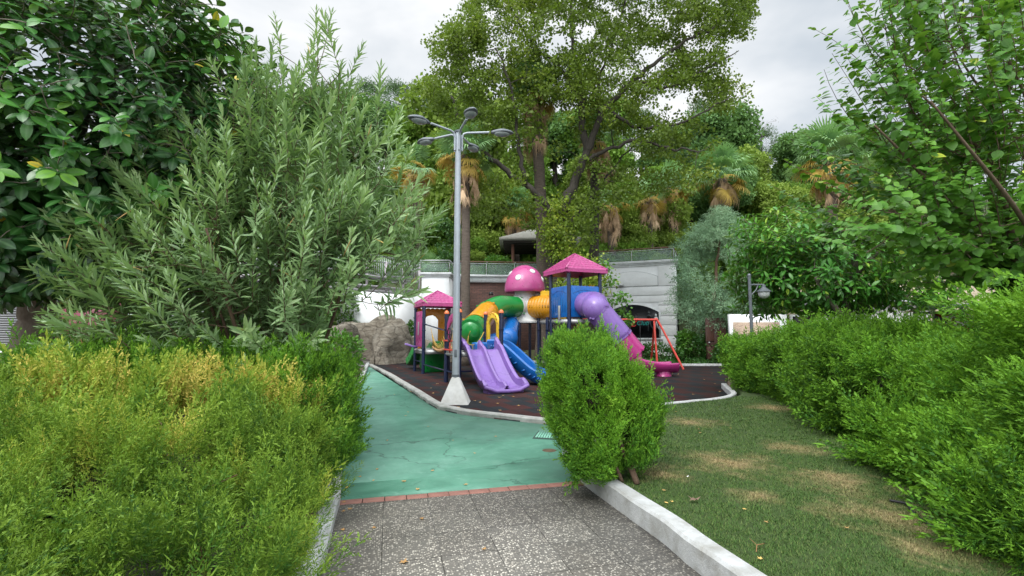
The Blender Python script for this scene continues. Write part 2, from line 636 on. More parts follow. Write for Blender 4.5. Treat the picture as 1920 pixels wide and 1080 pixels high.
def green_mat():
    m, nt, b = newmat('green_paint')
    v = mapping(nt, geo(nt), loc=(0, 0, .37))
    a = noise(nt, 2.2, 8, .68, v, .5)
    col = ramp(nt, a, [(.3, (.060, .190, .128)), (.5, (.082, .24, .165)), (.7, (.12, .285, .21))])
    wide = ramp(nt, noise(nt, .75, 4, .6, mapping(nt, v, loc=(2, 8, 0)), .5), [(.35, (.78, .80, .80)), (.62, (1.12, 1.08, 1.08))])
    col = mixc(nt, 1.0, col, wide, 'MULTIPLY')
    st = ramp(nt, noise(nt, 9, 7, .72, mapping(nt, v, (1, .6, 1))), [(.52, 0.), (.72, .45)])
    col = mixc(nt, st, col, (.09, .24, .17))
    pl = ramp(nt, noise(nt, 5, 6, .7, mapping(nt, v, loc=(5, 2, 0)), .8), [(.55, 0.), (.68, .35)])
    col = mixc(nt, pl, col, (.17, .345, .265))
    sp = ramp(nt, noise(nt, 22, 6, .75, mapping(nt, v, (1, .7, 1), loc=(9, 4, 0))), [(.58, 0.), (.66, .6)])
    col = mixc(nt, sp, col, (.09, .20, .15))
    # branching hairline cracks
    vo = nt.nodes.new('ShaderNodeTexVoronoi')
    vo.feature = 'DISTANCE_TO_EDGE'
    vo.inputs['Scale'].default_value = .55
    n2 = nt.nodes.new('ShaderNodeTexNoise')
    n2.inputs['Scale'].default_value = 3
    n2.inputs['Detail'].default_value = 5
    nt.links.new(v, n2.inputs[0])
    ad = nt.nodes.new('ShaderNodeVectorMath')
    ad.operation = 'MULTIPLY_ADD'
    nt.links.new(n2.outputs['Color'], ad.inputs[0])
    ad.inputs[1].default_value = (.7, .7, 0)
    nt.links.new(v, ad.inputs[2])
    nt.links.new(mapping(nt, ad.outputs[0], (1, 1, 0)), vo.inputs['Vector'])
    ck = ramp(nt, vo.outputs['Distance'], [(.0, 1.), (.008, 0.)])
    ck = math_(nt, 'MULTIPLY', ck, ramp(nt, noise(nt, .55, 2, .5, v), [(.44, 0.), (.52, .85)]))
    col = mixc(nt, ck, col, (.03, .09, .06))
    nt.links.new(col, b.inputs['Base Color'])
    b.inputs['Roughness'].default_value = .55
    bump(nt, b, noise(nt, 45, 6, .7, v), .35, .006)
    return m
def rubber_mat():
    m, nt, b = newmat('rubber_tiles')
    v = mapping(nt, geo(nt), rot=(0, 0, -R(24)))
    br = nt.nodes.new('ShaderNodeTexBrick')
    br.offset = .5
    for k, val in (('Scale', 1), ('Mortar Size', .006), ('Mortar Smooth', .1), ('Bias', 0.0), ('Brick Width', .5), ('Row Height', .5)):
        br.inputs[k].default_value = val
    nt.links.new(mapping(nt, v, loc=(100, 100, 0)), br.inputs['Vector'])
    ck = nt.nodes.new('ShaderNodeTexChecker')
    ck.inputs['Scale'].default_value = 2
    sx = nt.nodes.new('ShaderNodeSeparateXYZ')
    nt.links.new(v, sx.inputs[0])
    par = math_(nt, 'MODULO', math_(nt, 'FLOOR', math_(nt, 'MULTIPLY', math_(nt, 'ADD', sx.outputs[1], 100), 2)), 2)
    shift = math_(nt, 'MULTIPLY', par, .25)
    cb = nt.nodes.new('ShaderNodeCombineXYZ')
    nt.links.new(math_(nt, 'ADD', math_(nt, 'ADD', sx.outputs[0], 100), shift), cb.inputs[0])
    nt.links.new(math_(nt, 'ADD', sx.outputs[1], 100), cb.inputs[1])
    cb.inputs[2].default_value = .1
    nt.links.new(cb.outputs[0], ck.inputs[0])
    ck.inputs[1].default_value = (.038, .015, .014, 1)
    ck.inputs[2].default_value = (.015, .018, .021, 1)
    br.inputs['Color1'].default_value = (.85, .85, .85, 1)
    br.inputs['Color2'].default_value = (1.25, 1.2, 1.2, 1)
    br.inputs['Mortar'].default_value = (.5, .5, .5, 1)
    col = mixc(nt, 1., ck.outputs[0], br.outputs['Color'], 'MULTIPLY')
    g = ramp(nt, noise(nt, 160, 2, .6, v), [(.55, 0.), (.75, .35)])
    col = mixc(nt, g, col, (.07, .06, .055))
    du = ramp(nt, noise(nt, 1.3, 6, .7, v, .6), [(.45, 0.), (.75, .5)])
    col = mixc(nt, du, col, (.038, .033, .031))
    nt.links.new(col, b.inputs['Base Color'])
    b.inputs['Specular IOR Level'].default_value = .15
    b.inputs['Roughness'].default_value = .85
    bump(nt, b, math_(nt, 'SUBTRACT', noise(nt, 120, 3, .6, v), math_(nt, 'MULTIPLY', br.outputs['Fac'], 2)), .4, .006)
    return m
def drypatch(nt):
    """lawn: where the turf is dry (shared by soil and blades)"""
    v = geo(nt)
    a = noise(nt, 3.2, 8, .78, mapping(nt, v, (1, 1, 0), loc=(3.6, 1.7, 0)), .6)
    best = None
    for px, py, r_ in ((1372, 868, .52), (1243, 888, .30), (1565, 900, .42), (1650, 965, .40), (1300, 792, .42), (1455, 765, .5), (1730, 1030, .3), (1490, 840, .35), (1420, 930, .22)):
        c = G(px, py, LZ)
        d_ = nt.nodes.new('ShaderNodeVectorMath')
        d_.operation = 'DISTANCE'
        nt.links.new(mapping(nt, v, (1, 1, 0)), d_.inputs[0])
        d_.inputs[1].default_value = (float(c[0]), float(c[1]), 0)
        k = math_(nt, 'SUBTRACT', 1.0, math_(nt, 'DIVIDE', d_.outputs['Value'], r_))
        best = k if best is None else math_(nt, 'MAXIMUM', best, k)
    m_ = math_(nt, 'ADD', math_(nt, 'MULTIPLY', math_(nt, 'MAXIMUM', best, -.7), .26), a)
    return ramp(nt, m_, [(.47, 0.), (.60, .35), (.78, .95)])
def lawn_mat():
    m, nt, b = newmat('lawn_soil')
    v = geo(nt)
    col = ramp(nt, noise(nt, 14, 6, .7, v), [(.3, (.034, .066, .014)), (.7, (.07, .115, .026))])
    dr = ramp(nt, noise(nt, 30, 5, .7, v), [(.3, (.20, .145, .065)), (.7, (.34, .26, .13))])
    col = mixc(nt, drypatch(nt), col, dr)
    nt.links.new(col, b.inputs['Base Color'])
    b.inputs['Roughness'].default_value = .95
    bump(nt, b, noise(nt, 90, 5, .7, v), .8, .02)
    return m
def blade_mat():
    m, nt, b = newmat('grass_blade')
    a = nt.nodes.new('ShaderNodeAttribute')
    a.attribute_name = 'tint'
    col = ramp(nt, a.outputs['Fac'], [(0, (.030, .078, .013)), (.6, (.058, .125, .022)), (1, (.13, .17, .045))])
    dr = ramp(nt, a.outputs['Fac'], [(0, (.12, .14, .045)), (.35, (.30, .22, .10)), (1, (.46, .36, .19))])
    col = mixc(nt, math_(nt, 'MULTIPLY', drypatch(nt), .9), col, dr)
    nt.links.new(col, b.inputs['Base Color'])
    b.inputs['Roughness'].default_value = .7
    b.inputs['Specular IOR Level'].default_value = .25
    return m
MT = {}
MT['terrazzo'] = terrazzo_mat()
MT['green'] = green_mat()
MT['rubber'] = rubber_mat()
MT['lawn'] = lawn_mat()
MT['blade'] = blade_mat()
MT['kerb'] = simple('kerb_concrete', (.43, .44, .44), .8, .12, 9, bmp=.7, bscale=60, dirt=(.19, .18, .14), dscale=5, damt=.75)
MT['kerb_grey'] = simple('kerb_grey', (.33, .33, .31), .85, .2, 8, bmp=.6, bscale=50, dirt=(.14, .14, .11), dscale=3.5, damt=.7)
MT['redbrick'] = simple('red_border', (.235, .11, .085), .8, .2, 9, bmp=.3, dirt=(.12, .06, .05), damt=.5)
MT['soil'] = simple('soil', (.075, .05, .032), .95, .4, 6, bmp=.9, bscale=18, dirt=(.14, .10, .06), dscale=1.5)
MT['hill'] = simple('hill_soil', (.06, .075, .03), .95, .4, .6, bmp=.6, bscale=3, dirt=(.12, .10, .05), dscale=.3)
MT['pathgrey'] = simple('old_concrete', (.25, .24, .22), .9, .15, 4, bmp=.4, bscale=30, dirt=(.13, .12, .10), dscale=1)
MT['white'] = simple('white_render', (.80, .82, .83), .75, .04, 1.2, bmp=.15, bscale=60, dirt=(.44, .45, .44), dscale=1.2, damt=.4)
MT['cornice'] = simple('cornice_white', (.64, .67, .68), .7, .06, 2, dirt=(.32, .31, .28), dscale=3, damt=.5)
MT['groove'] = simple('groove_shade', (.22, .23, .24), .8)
MT['rail'] = simple('rail_metal', (.55, .57, .58), .4, .05, metal=.4, dirt=(.3, .25, .2), dscale=6, damt=.3)
MT['railwood'] = simple('rail_wood', (.15, .07, .045), .6, .2)

# ------------------------------------------------------------------ GROUND
g = M()
g.add([(-140, -30, -.06), (140, -30, -.06), (140, 220, -.06), (-140, 220, -.06)], [(0, 1, 2, 3)])
tag(g.build('ground', MT['soil']), 'bare brown soil under the plantings', kind='structure')

LK = [(645, 720), (655, 790), (648, 850), (641, 889), (640, 909), (638, 938), (614, 1033), (599, 1078)]
lk = [G(*q) for q in LK[3:]]
left_edge = np.array([(-6.55, 22.3), (-4.1, 13.2), (-2.75, 8.5)] + [tuple(q[:2]) for q in lk] + [tuple((lk[-1] + (lk[-1] - lk[-3]) * k)[:2]) for k in (.8, 2.0, 4.0)])
RK = [(1061, 862), (1085.6, 901), (1163, 960), (1244.5, 1019), (1301.5, 1068)]
rk = [G(*q)[:2] for q in RK]
right_edge = np.array([(1.55, 7.6), (.95, 6.9), (.63, 6.0)] + [tuple(q) for q in rk] + [tuple(rk[-1] + (rk[-1] - rk[-3]) * k) for k in (.8, 1.8, 3.2)])
le, re = resample(left_edge), resample(right_edge)

def clipv(pts, v0, keep_low):
    return [p for p in pts if ((p @ VT) < v0) == keep_low]
tp = clipv(le, 4.56, True)
tr = clipv(re, 4.56, True)
lcut = UV(-.385, 4.56)
rcut = UV(1.80, 4.56)
g = M().prism([lcut] + list(tp) + list(tr[::-1]) + [rcut], -.05, 0)
tag(g.build('terrazzo_path', MT['terrazzo']), 'speckled terrazzo slab path in the foreground', kind='structure')
pk = [G(*q)[:2] for q in ((690, 686), (722, 703), (745, 718), (780, 741), (812, 763), (835, 771), (870, 778), (940, 787), (1030, 797))]
pkr = [G(*q, .1)[:2] for q in ((1245, 763), (1300, 757), (1352, 751), (1377, 745), (1381, 739), (1370, 730), (1362, 722))]
k1 = resample(np.array(pk), 5)
mid = np.array([(1.5, 8.0), (2.1, 8.6)])
k2 = resample(np.array(list(pk[-2:]) + list(mid) + list(pkr)), 5)
allk = np.concatenate([k1, k2[6:]])
tg = [p for p in le if (p @ VT) > 4.69]
rg = [p for p in re if (p @ VT) > 4.69]
g = M().prism([UV(-.392, 4.69)] + tg[::-1] + list(k1) + [(1.5, 8.0)] + rg + [UV(1.86, 4.69)], -.05, .003)
tag(g.build('green_path', MT['green']), 'green painted concrete path with hairline cracks', kind='structure')
# red clay border, one unit every 19 cm
t = thing('brick_border', 'row of red clay bricks between green path and terrazzo slabs', 'brick border', (*UV(.7, 4.62), 0))
t['kind'] = 'structure'
g = M()
u = -.385
while u < 1.9:
    g.box((*UV(u + .095, 4.622), -.018 + rng.uniform(-.001, .002)), (.186, .118, .04), TH + rng.uniform(-.006, .006))
    u += .192
g.build('brick_course', MT['redbrick'], t, bevel=.003)
g = M().prism([UV(-.40, 4.672), UV(1.88, 4.672), UV(1.88, 4.70), UV(-.40, 4.70)], -.04, -.004)
g.build('joint_gap', simple('joint_dark', (.02, .022, .02), .9), t)

# ------------------------------------------------------------------ PLAYGROUND FLOOR
far_ = [G(1366, 687)[:2], G(1255, 687)[:2], G(1010, 681)[:2], G(960, 678)[:2], (-3.5, 24.2), (-5.5, 23.8), (-6.9, 23.2)]
poly = list(allk) + [np.array(q) for q in far_]
g = M().prism(poly, -.05, .02)
tag(g.build('rubber_playground_floor', MT['rubber']), 'worn red and black rubber tile floor of the playground', kind='structure')

def kerb_strip(name, path, z, h0, wdt, mat, label, wob=.006, side=1):
    """kerb with a face of its own; path is the foot of its visible face"""
    p3 = np.array([(*q, 0) for q in path])
    seg = np.cumsum(np.r_[0, np.hypot(*np.diff(path, axis=0).T)])
    n = max(12, int(seg[-1] / .12))
    s_ = np.linspace(0, seg[-1], n)
    pt = np.stack([np.interp(s_, seg, path[:, 0]), np.interp(s_, seg, path[:, 1])], 1)
    wn = (vnoise(np.c_[s_ * 3, s_ * 0, s_ * 0], 1, 4) - .5) * wob * 2
    cr_ = .018
    p3 = np.c_[pt + 0, np.zeros(n)]
    t_ = nrm(np.gradient(p3, axis=0))
    sd_ = np.stack([t_[:, 1], -t_[:, 0], 0 * s_], 1) * side
    prof = [(0, z), (0, h0 - cr_), (cr_, h0), (wdt - cr_, h0), (wdt, h0 - cr_), (wdt, z)]
    V = []
    for i in range(n):
        for a_, b_ in prof:
            q = p3[i] + sd_[i] * (a_ + wn[i] * (1 if a_ < wdt / 2 else -.6))
            V.append((q[0], q[1], b_ + (wn[i] * .6 if b_ > z else 0)))
    m_ = len(prof)
    Fq = [(i * m_ + j, i * m_ + j + 1, (i + 1) * m_ + j + 1, (i + 1) * m_ + j) for i in range(n - 1) for j in range(m_ - 1)]
    Fq += [tuple(range(m_))[::-1], tuple((n - 1) * m_ + j for j in range(m_))]
    g = M().add(V, Fq)
    return tag(g.build(name, mat, smooth='auto'), label, kind='structure')
LZ = .15
kerb_strip('kerb', re, -.04, .165, .155, MT['kerb'], 'thick whitewashed kerb holding up the lawn', side=-1)
kerb_strip('kerb', le, -.04, .10, .14, MT['kerb'], 'whitewashed kerb along the golden hedge', side=1)
kerb_strip('kerb', k1, -.03, .085, .17, MT['kerb_grey'], 'rough grey kerb between green path and playground', .014, side=-1)
kerb_strip('kerb', k2[5:], -.03, .155, .12, MT['kerb'], 'pale kerb between lawn and playground', .01, side=-1)
kerb_strip('kerb', np.array([G(1400, 687)[:2], G(1255, 687)[:2], G(1100, 684)[:2], (-1, 24.6)]), -.03, .11, .14, MT['kerb'], 'pale kerb at the far edge of the playground', side=1)
# hairline crack in the big kerb
# ------------------------------------------------------------------ LAWN
re_in = offset(re, -.13)
lawn_poly = [tuple(p) for p in re_in[::-1]] + [tuple(p) for p in offset(k2[8:], .1)] + [(9.5, 16.5), (16, 16), (14, 0), (4, -1.5)]
g = M().prism(lawn_poly, -.05, LZ)
tag(g.build('lawn', MT['lawn']), 'lawn with dry yellow patches', kind='structure')
def in_poly(pts, poly):
    x, y = pts[:, 0], pts[:, 1]
    r_ = np.zeros(len(pts), bool)
    n = len(poly)
    for i in range(n):
        x0, y0 = poly[i][:2]
        x1, y1 = poly[(i + 1) % n][:2]
        c = ((y0 > y) != (y1 > y)) & (x < (x1 - x0) * (y - y0) / (y1 - y0 + 1e-12) + x0)
        r_ ^= c
    return r_
n = 330000
yy = 2.2 + 8.0 * rng.random(n) ** 1.5
xx = yy * rng.uniform(.18, 1.15, n)
pts = np.c_[xx, yy]
ok = in_poly(pts, lawn_poly) & (xx < 1.2 + 0.62 * yy)
pts = pts[ok]
hgt = vnoise(np.c_[pts, pts[:, 0] * 0], 9, 3)
pts = pts[rng.random(len(pts)) < .25 + hgt]
n = len(pts)
ln = rng.uniform(.009, .025, n) * (.7 + .05 * pts[:, 1])
a = rng.random(n) * 2 * PI
bend = rng.uniform(.1, 1.3, n)
w_ = rng.uniform(.0012, .0024, n) * (.6 + .24 * pts[:, 1])
base = np.c_[pts, np.full(n, LZ - .002)]
side = np.c_[-np.sin(a), np.cos(a), a * 0] * w_[:, None]
tip = base + np.c_[np.cos(a) * bend, np.sin(a) * bend, np.ones(n)] * ln[:, None]
V = np.stack([base - side, base + side, tip], 1).reshape(-1, 3)
g = M().add(V, np.arange(3 * n).reshape(-1, 3), np.repeat(rng.random(n), 3))
tag(g.build('grass', MT['blade']), 'short mown turf with straw coloured dry patches', 'grass', kind='stuff')
print('grass', n)

# ------------------------------------------------------------------ HILLSIDE
def hill_z(x, y):
    x, y = np.asarray(x, float), np.asarray(y, float)
    z = (y - 27) * .66
    z = np.where(y > 56, 19.1 + (y - 56) * .12, z)
    z = z + (vnoise(np.stack([x, y, x * 0], -1), .12, 9) - .5) * 2.2 * np.clip((y - 29) / 10, 0, 1)
    z = z - np.clip(np.abs(x - 0) - 26, 0, 100) * .05
    z = np.where(y < 27, -.5, np.maximum(z, -.1))
    ter = (x > -9) & (x < 11.5) & (y > 28.9 - .0)
    return np.where(ter, np.maximum(z, 4.7), z)
xs = np.arange(-80, 80.1, 1.0)
ys = np.arange(26, 110.1, 1.0)
X, Y = np.meshgrid(xs, ys, indexing='ij')
Z = hill_z(X, Y)
nx, ny = X.shape
i, j = np.meshgrid(np.arange(nx - 1), np.arange(ny - 1), indexing='ij')
i, j = i.ravel(), j.ravel()
g = M().add(np.stack([X, Y, Z], -1).reshape(-1, 3), np.stack([i * ny + j, (i + 1) * ny + j, (i + 1) * ny + j + 1, i * ny + j + 1], 1))
tag(g.build('hillside', MT['hill'], smooth=True), 'steep wooded hillside behind the terrace', kind='structure')
# ------------------------------------------------------------------ WALLS AND BUILDING
def brick_mat():
    m, nt, b = newmat('dark_brick')
    v = objc(nt)
    sx = nt.nodes.new('ShaderNodeSeparateXYZ')
    nt.links.new(v, sx.inputs[0])
    cb = nt.nodes.new('ShaderNodeCombineXYZ')
    nt.links.new(math_(nt, 'ADD', sx.outputs[0], 50), cb.inputs[0])
    nt.links.new(math_(nt, 'ADD', sx.outputs[2], 50), cb.inputs[1])
    br = nt.nodes.new('ShaderNodeTexBrick')
    for k, val in (('Scale', 1), ('Mortar Size', .012), ('Mortar Smooth', .3), ('Brick Width', .30), ('Row Height', .095)):
        br.inputs[k].default_value = val
    br.inputs['Color1'].default_value = (.105, .055, .045, 1)
    br.inputs['Color2'].default_value = (.155, .075, .06, 1)
    br.inputs['Mortar'].default_value = (.055, .04, .035, 1)
    nt.links.new(cb.outputs[0], br.inputs['Vector'])
    st = ramp(nt, noise(nt, 1.5, 5, .6, v), [(.6, 0.), (.8, .5)])
    col = mixc(nt, st, br.outputs['Color'], (.20, .18, .16))
    nt.links.new(col, b.inputs['Base Color'])
    b.inputs['Roughness'].default_value = .85
    bump(nt, b, math_(nt, 'SUBTRACT', 1, br.outputs['Fac']), .6, .02)
    return m
def glass_mat():
    m, nt, b = newmat('railing_glass')
    b.inputs['Base Color'].default_value = (.75, .88, .84, 1)
    b.inputs['Roughness'].default_value = .04
    t = nt.nodes.new('ShaderNodeBsdfTransparent')
    t.inputs[0].default_value = (.80, .89, .85, 1)
    mx_ = nt.nodes.new('ShaderNodeMixShader')
    mx_.inputs[0].default_value = .12
    nt.links.new(t.outputs[0], mx_.inputs[1])
    nt.links.new(b.outputs[0], mx_.inputs[2])
    nt.links.new(mx_.outputs[0], nt.nodes['Material Output'].inputs[0])
    return m
MT['brick'] = brick_mat()
MT['glass'] = glass_mat()
MT['darkglass'] = simple('dark_window', (.004, .005, .007), .3, .2, 2, spec=.2)
MT['cream'] = simple('cream_render', (.50, .43, .31), .85, .08, 1.5, dirt=(.33, .27, .18), dscale=1, damt=.4)

# brick retaining wall with a white coping
WA, WB = np.array([-3.9, 27.4]), np.array([5.2, 28.3])
t = thing('retaining_wall', 'dark red brick retaining wall with white coping behind the playground', 'wall', (*WA, 0))
M().slab(WA, WB, .4, -.1, 4.32).build('brick_face', MT['brick'], t)
g = M().slab(WA + [0, -.06], WB + [0, -.06], .55, 4.32, 4.62).slab(WA + [0, -.1], WB + [0, -.1], .75, 4.622, 4.74)
g.build('coping', MT['cornice'], t)
M().slab(WA + [0, -.3], WB + [0, -.3], .18, -.1, .32).build('plinth', MT['cornice'], t)

def railing(name, label, pts, z, h, panels, mat_top=None, glass=True, foot=.05):
    t = thing(name, label, 'railing', (pts[0][0], pts[0][1], z))
    pts = [np.array(p, float) for p in pts]
    for a, b_ in zip(pts[:-1], pts[1:]):
        L_ = np.linalg.norm(b_ - a)
        n = max(1, round(L_ / panels))
        for k in range(n + 1):
            q = a + (b_ - a) * k / n
            pg = M()
            pg.tube([(q[0], q[1], z), (q[0], q[1], z + h - .1)], .022, 6)
            pg.tube([(q[0], q[1], z + h - .12), (q[0] + .06, q[1] - .05, z + h - .02), (q[0], q[1], z + h)], .015, 5)
            pg.build('post', MT['rail'], t)
            if k < n and glass:
                q2 = a + (b_ - a) * (k + 1) / n
                e = (q2 - q) / np.linalg.norm(q2 - q) * .06
                M().slab(q + e, q2 - e, .012, z + foot, z + h - .16).build('glass_panel', MT['glass'], t)
        tr_ = M()
        tr_.tube([(*a, z + h), (*b_, z + h)], .03, 8)
        tr_.build('top_rail', mat_top or MT['rail'], t)
        M().tube([(*a, z + h - .1), (*b_, z + h - .1)], .016, 6).build('mid_rail', MT['rail'], t)
    return t
railing('glass_railing', 'long glass railing on top of the brick wall', [(-3.1, 27.3), (5.0, 28.1)], 4.74, .78, 1.75, MT['railwood'])

# corner block with cornice, walkway and white wall
t = thing('white_pillar_block', 'white rendered corner block with cornice left of the brick wall', 'wall block', (-4, 25.5, 0))
g = M().prism([(-4.62, 24.4), (-3.22, 24.4), (-3.3, 27.5), (-4.7, 27.5)], -.1, 4.3)
g.build('wall', MT['white'], t)
g = M().prism([(-4.68, 24.34), (-3.16, 24.34), (-3.2, 27.45), (-4.76, 27.5)], 4.3, 4.4).prism([(-4.76, 24.26), (-3.08, 24.26), (-3.1, 27.4), (-4.82, 27.5)], 4.402, 4.52)
g.build('cornice', MT['cornice'], t, bevel=.01)
railing('glass_railing', 'short glass railing on top of the white corner block', [(-4.7, 24.35), (-3.2, 24.35), (-3.1, 27.2)], 4.52, .62, 1.5)
t = thing('white_wall', 'white rendered wall under the walkway behind the rocks', 'wall', (-6, 26.5, 0))
M().slab((-9.6, 26.6), (-4.72, 25.6), .3, -.1, 3.75).build('wall', MT['white'], t)

t = thing('raised_walkway', 'raised grey walkway with white baluster railing behind the oleander', 'walkway', (-4.7, 24.4, 3.5))
D0, D1 = np.array([-4.72, 24.3]), np.array([-9.4, 17.3])
g = M()
dv = nrm(D1 - D0)
dn = np.array([dv[1], -dv[0]])
if dn[0] > 0:
    dn = -dn
for zz, th_ in ((3.52, .10), (3.98, .10)):
    g.slab(D0 + dn * .6, D1 + dn * .6, 1.3, zz, zz + th_)
g.slab(D0 + dn * .02, D1 + dn * .02, .06, 3.3, 3.42)
g.build('deck', simple('deck_paint', (.42, .41, .42), .7, .1, dirt=(.2, .17, .15)), t)
L_ = np.linalg.norm(D1 - D0)
mb_ = simple('bracket_paint', (.46, .42, .44), .7)
for k in range(int(L_ / 1.1) + 1):
    q = D0 + dv * k * 1.1
    M().box((*q, 4.1), (.09, .09, 1.4), math.atan2(dv[1], dv[0])).build('post', mb_, t)
g = M()
k = 0
while k * .115 < L_:
    q = D0 + dv * k * .115
    g.tube([(*q, 4.12), (*q, 4.98)], .016, 5)
    k += 1
g.build('balusters', MT['rail'], t)
g = M()
for zz in (4.14, 4.75, 5.02):
    g.tube([(*D0, zz), (*D1, zz)], .03, 6)
g.build('top_rail', MT['rail'], t)

# white building with arched window
BR = np.array([9.22, 27.0])
bx, by = np.array([.92, -.39]), np.array([.39, .92])
bx, by = bx / np.linalg.norm(bx), by / np.linalg.norm(by)
BL = BR - bx * 5.6
Ht = 5.4
t = thing('white_building', 'white two storey block with grooved render and arched dark window', 'building', (*BL, 0))
def BP(a, h, d_=0):
    """point on the facade: a metres left of the right corner, h up, d_ in front"""
    q = BR - bx * a - by * d_
    return np.array([q[0], q[1], h])
def facing(a0, a1, h0, h1, d0, d1):
    p0, p1 = BR - bx * a0 - by * (d0 + d1) / 2, BR - bx * a1 - by * (d0 + d1) / 2
    return p0, p1, abs(d1 - d0), h0, h1
E3 = np.array([*(-bx), 0])
Z3 = np.array([0, 0, 1.])
# wall body
g = M().prism([BL, BR, BR + by * 5.5, BL + by * 5.5], -.1, Ht)
body = g.build('wall', MT['white'], t)
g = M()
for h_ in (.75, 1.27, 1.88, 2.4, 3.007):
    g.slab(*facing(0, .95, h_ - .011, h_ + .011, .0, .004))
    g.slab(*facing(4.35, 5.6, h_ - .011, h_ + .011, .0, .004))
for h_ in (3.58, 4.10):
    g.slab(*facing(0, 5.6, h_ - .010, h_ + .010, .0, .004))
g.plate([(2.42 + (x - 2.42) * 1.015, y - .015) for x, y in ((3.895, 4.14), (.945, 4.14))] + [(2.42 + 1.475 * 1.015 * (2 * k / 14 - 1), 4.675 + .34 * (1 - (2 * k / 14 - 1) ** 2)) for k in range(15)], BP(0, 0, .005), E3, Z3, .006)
g.build('groove_lines', MT['groove'], t)  # dark strips paint in the shade and dirt of the grooves
# raised panels between the grooves: right strip courses, spandrel and band above the window
def arch(cx, w_, h0, hs, rise, n=14):
    r_ = [(cx - w_ / 2, h0), (cx + w_ / 2, h0)]
    for k in range(n + 1):
        a = k / n
        x = cx + w_ / 2 - w_ * a
        r_.append((x, hs + rise * (1 - (2 * a - 1) ** 2)))
    return r_
g = M()
rows = [.15, .75, 1.27, 1.88, 2.4, 3.0]
for h0, h1 in zip(rows[:-1], rows[1:]):
    g.slab(*facing(0, .95, h0 + .012, h1 - .012, 0.001, .035))
g.slab(*facing(0, 5.6, 3.18, 3.565, .001, .035))
g.slab(*facing(0, .9, 3.015, 3.178, .001, .035))
g.slab(*facing(0, 5.6, 3.595, 4.085, .001, .035))
g.slab(*facing(0, .9, 4.115, 5.28, .001, .035))
g.slab(*facing(3.95, 5.6, 4.115, 5.28, .001, .035))
for h0, h1 in ((.15, .5), (.53, 1.02)):
    g.slab(*facing(.98, 4.3, h0, h1, .001, .035))
for h0, h1 in zip(rows[:-1], rows[1:]):
    g.slab(*facing(4.35, 5.6, h0 + .015, h1 - .015, .001, .035))
g.build('render_panels', MT['white'], t, bevel=.006)
a_ = arch(2.42, 2.95, 4.14, 4.66, .34)
g = M().plate([(x, y) for x, y in a_], BP(0, 0, .02), E3, Z3, .035)
g.build('arched_panel', MT['white'], t, bevel=.006)
# window: opening as dark pane proud of the body, with frame and sill
wa = arch(2.38, 2.9, 1.16, 2.62, .44, 20)
win = M().plate(arch(2.38, 3.08, 1.14, 2.66, .50, 20), BP(0, 0, .03), E3, Z3, .06).build('window', MT['cornice'], t)
M().plate(wa, BP(0, 0, .05), E3, Z3, .05).build('pane', MT['darkglass'], win)
M().slab(*facing(.75, 4.05, 1.04, 1.13, .0, .12)).build('sill', MT['cornice'], win)
def decal(pts, mat, org, ex, name='window_decal', parent=win, off=.0):
    return M().plate(pts, org, ex, Z3, .006).build(name, mat, parent)
mred, mteal, mwht, mgry = (simple(n_, c_, .5) for n_, c_ in (('vinyl_red', (.55, .03, .02)), ('vinyl_teal', (.0, .25, .22)), ('vinyl_white', (.55, .58, .6)), ('vinyl_grey', (.05, .06, .065))))
def ps(px, py):
    """facade point seen at a photo position: returns (a, h)"""
    u, r = (540 - py) / F, (px - 960) / F
    dr = np.array([r, cP - sP * u])
    # solve BR - bx*a = s*dr
    A = np.array([[dr[0], bx[0]], [dr[1], bx[1]]])
    s_, a = np.linalg.solve(A, BR)
    return a, EYE + s_ * (sP + cP * u)
def stroke(pts, wd):
    p = spline([(x, y, 0) for x, y in pts], 6)
    m = M().tube(p, wd, 4)
    return p
def zstroke(pxs, r_, mat, name):
    q = spline([(*ps(*p), 0) for p in pxs], 6)
    W_ = np.array([BP(a, h, .085) for a, h, _ in q])
    rr = np.interp(np.linspace(0, 1, len(W_)), np.linspace(0, 1, len(r_)), r_)
    nx_ = np.array([*by, 0])
    tn = nrm(np.gradient(W_, axis=0))
    sd_ = nrm(np.cross(tn, nx_)) * rr[:, None]
    V = np.concatenate([W_ - sd_, W_ + sd_])
    n = len(W_)
    m = M().add(V, [(i, i + 1, n + i + 1, n + i) for i in range(n - 1)])
    return m.build(name, mat, win, solid=.006)
# the red Z (drawn with a long brush stroke) and the teal word
zstroke([(1181, 597), (1188, 599), (1196, 598), (1195, 601), (1188, 607), (1184, 611), (1190, 611.5), (1193, 609)], [.02, .05, .04, .03, .04, .04, .035, .01], mred, 'lettering')
def text(body_, size, org, ex, mat, parent, name='lettering', ext=.003, shear=0, th=0.0, font_off=0, space=1.0):
    c = bpy.data.curves.new(name, 'FONT')
    c.body = body_
    c.size = size
    c.extrude = ext
    c.shear = shear
    c.offset = font_off
    c.space_character = space
    c.materials.append(mat)
    tmp = bpy.data.objects.new(name, c)
    COL.objects.link(tmp)
    me = bpy.data.meshes.new_from_object(tmp.evaluated_get(bpy.context.evaluated_depsgraph_get()))
    bpy.data.objects.remove(tmp)
    o = bpy.data.objects.new(name, me)
    COL.objects.link(o)
    ex = nrm(np.asarray(ex, float))
    ez = np.array([0, 0, 1.])
    ez = ez - ex * ez.dot(ex)
    ez = nrm(ez)
    en = np.cross(ex, ez)
    from mathutils import Matrix
    mtx = Matrix((( ex[0], ez[0], en[0]), (ex[1], ez[1], en[1]), (ex[2], ez[2], en[2])))
    o.rotation_euler = mtx.to_euler()
    if parent:
        o.parent = parent
        org = np.asarray(org) - np.asarray(ORG[parent.name])
    o.location = tuple(float(v) for v in org)
    return o
a0, h0 = ps(1193.5, 609.5)
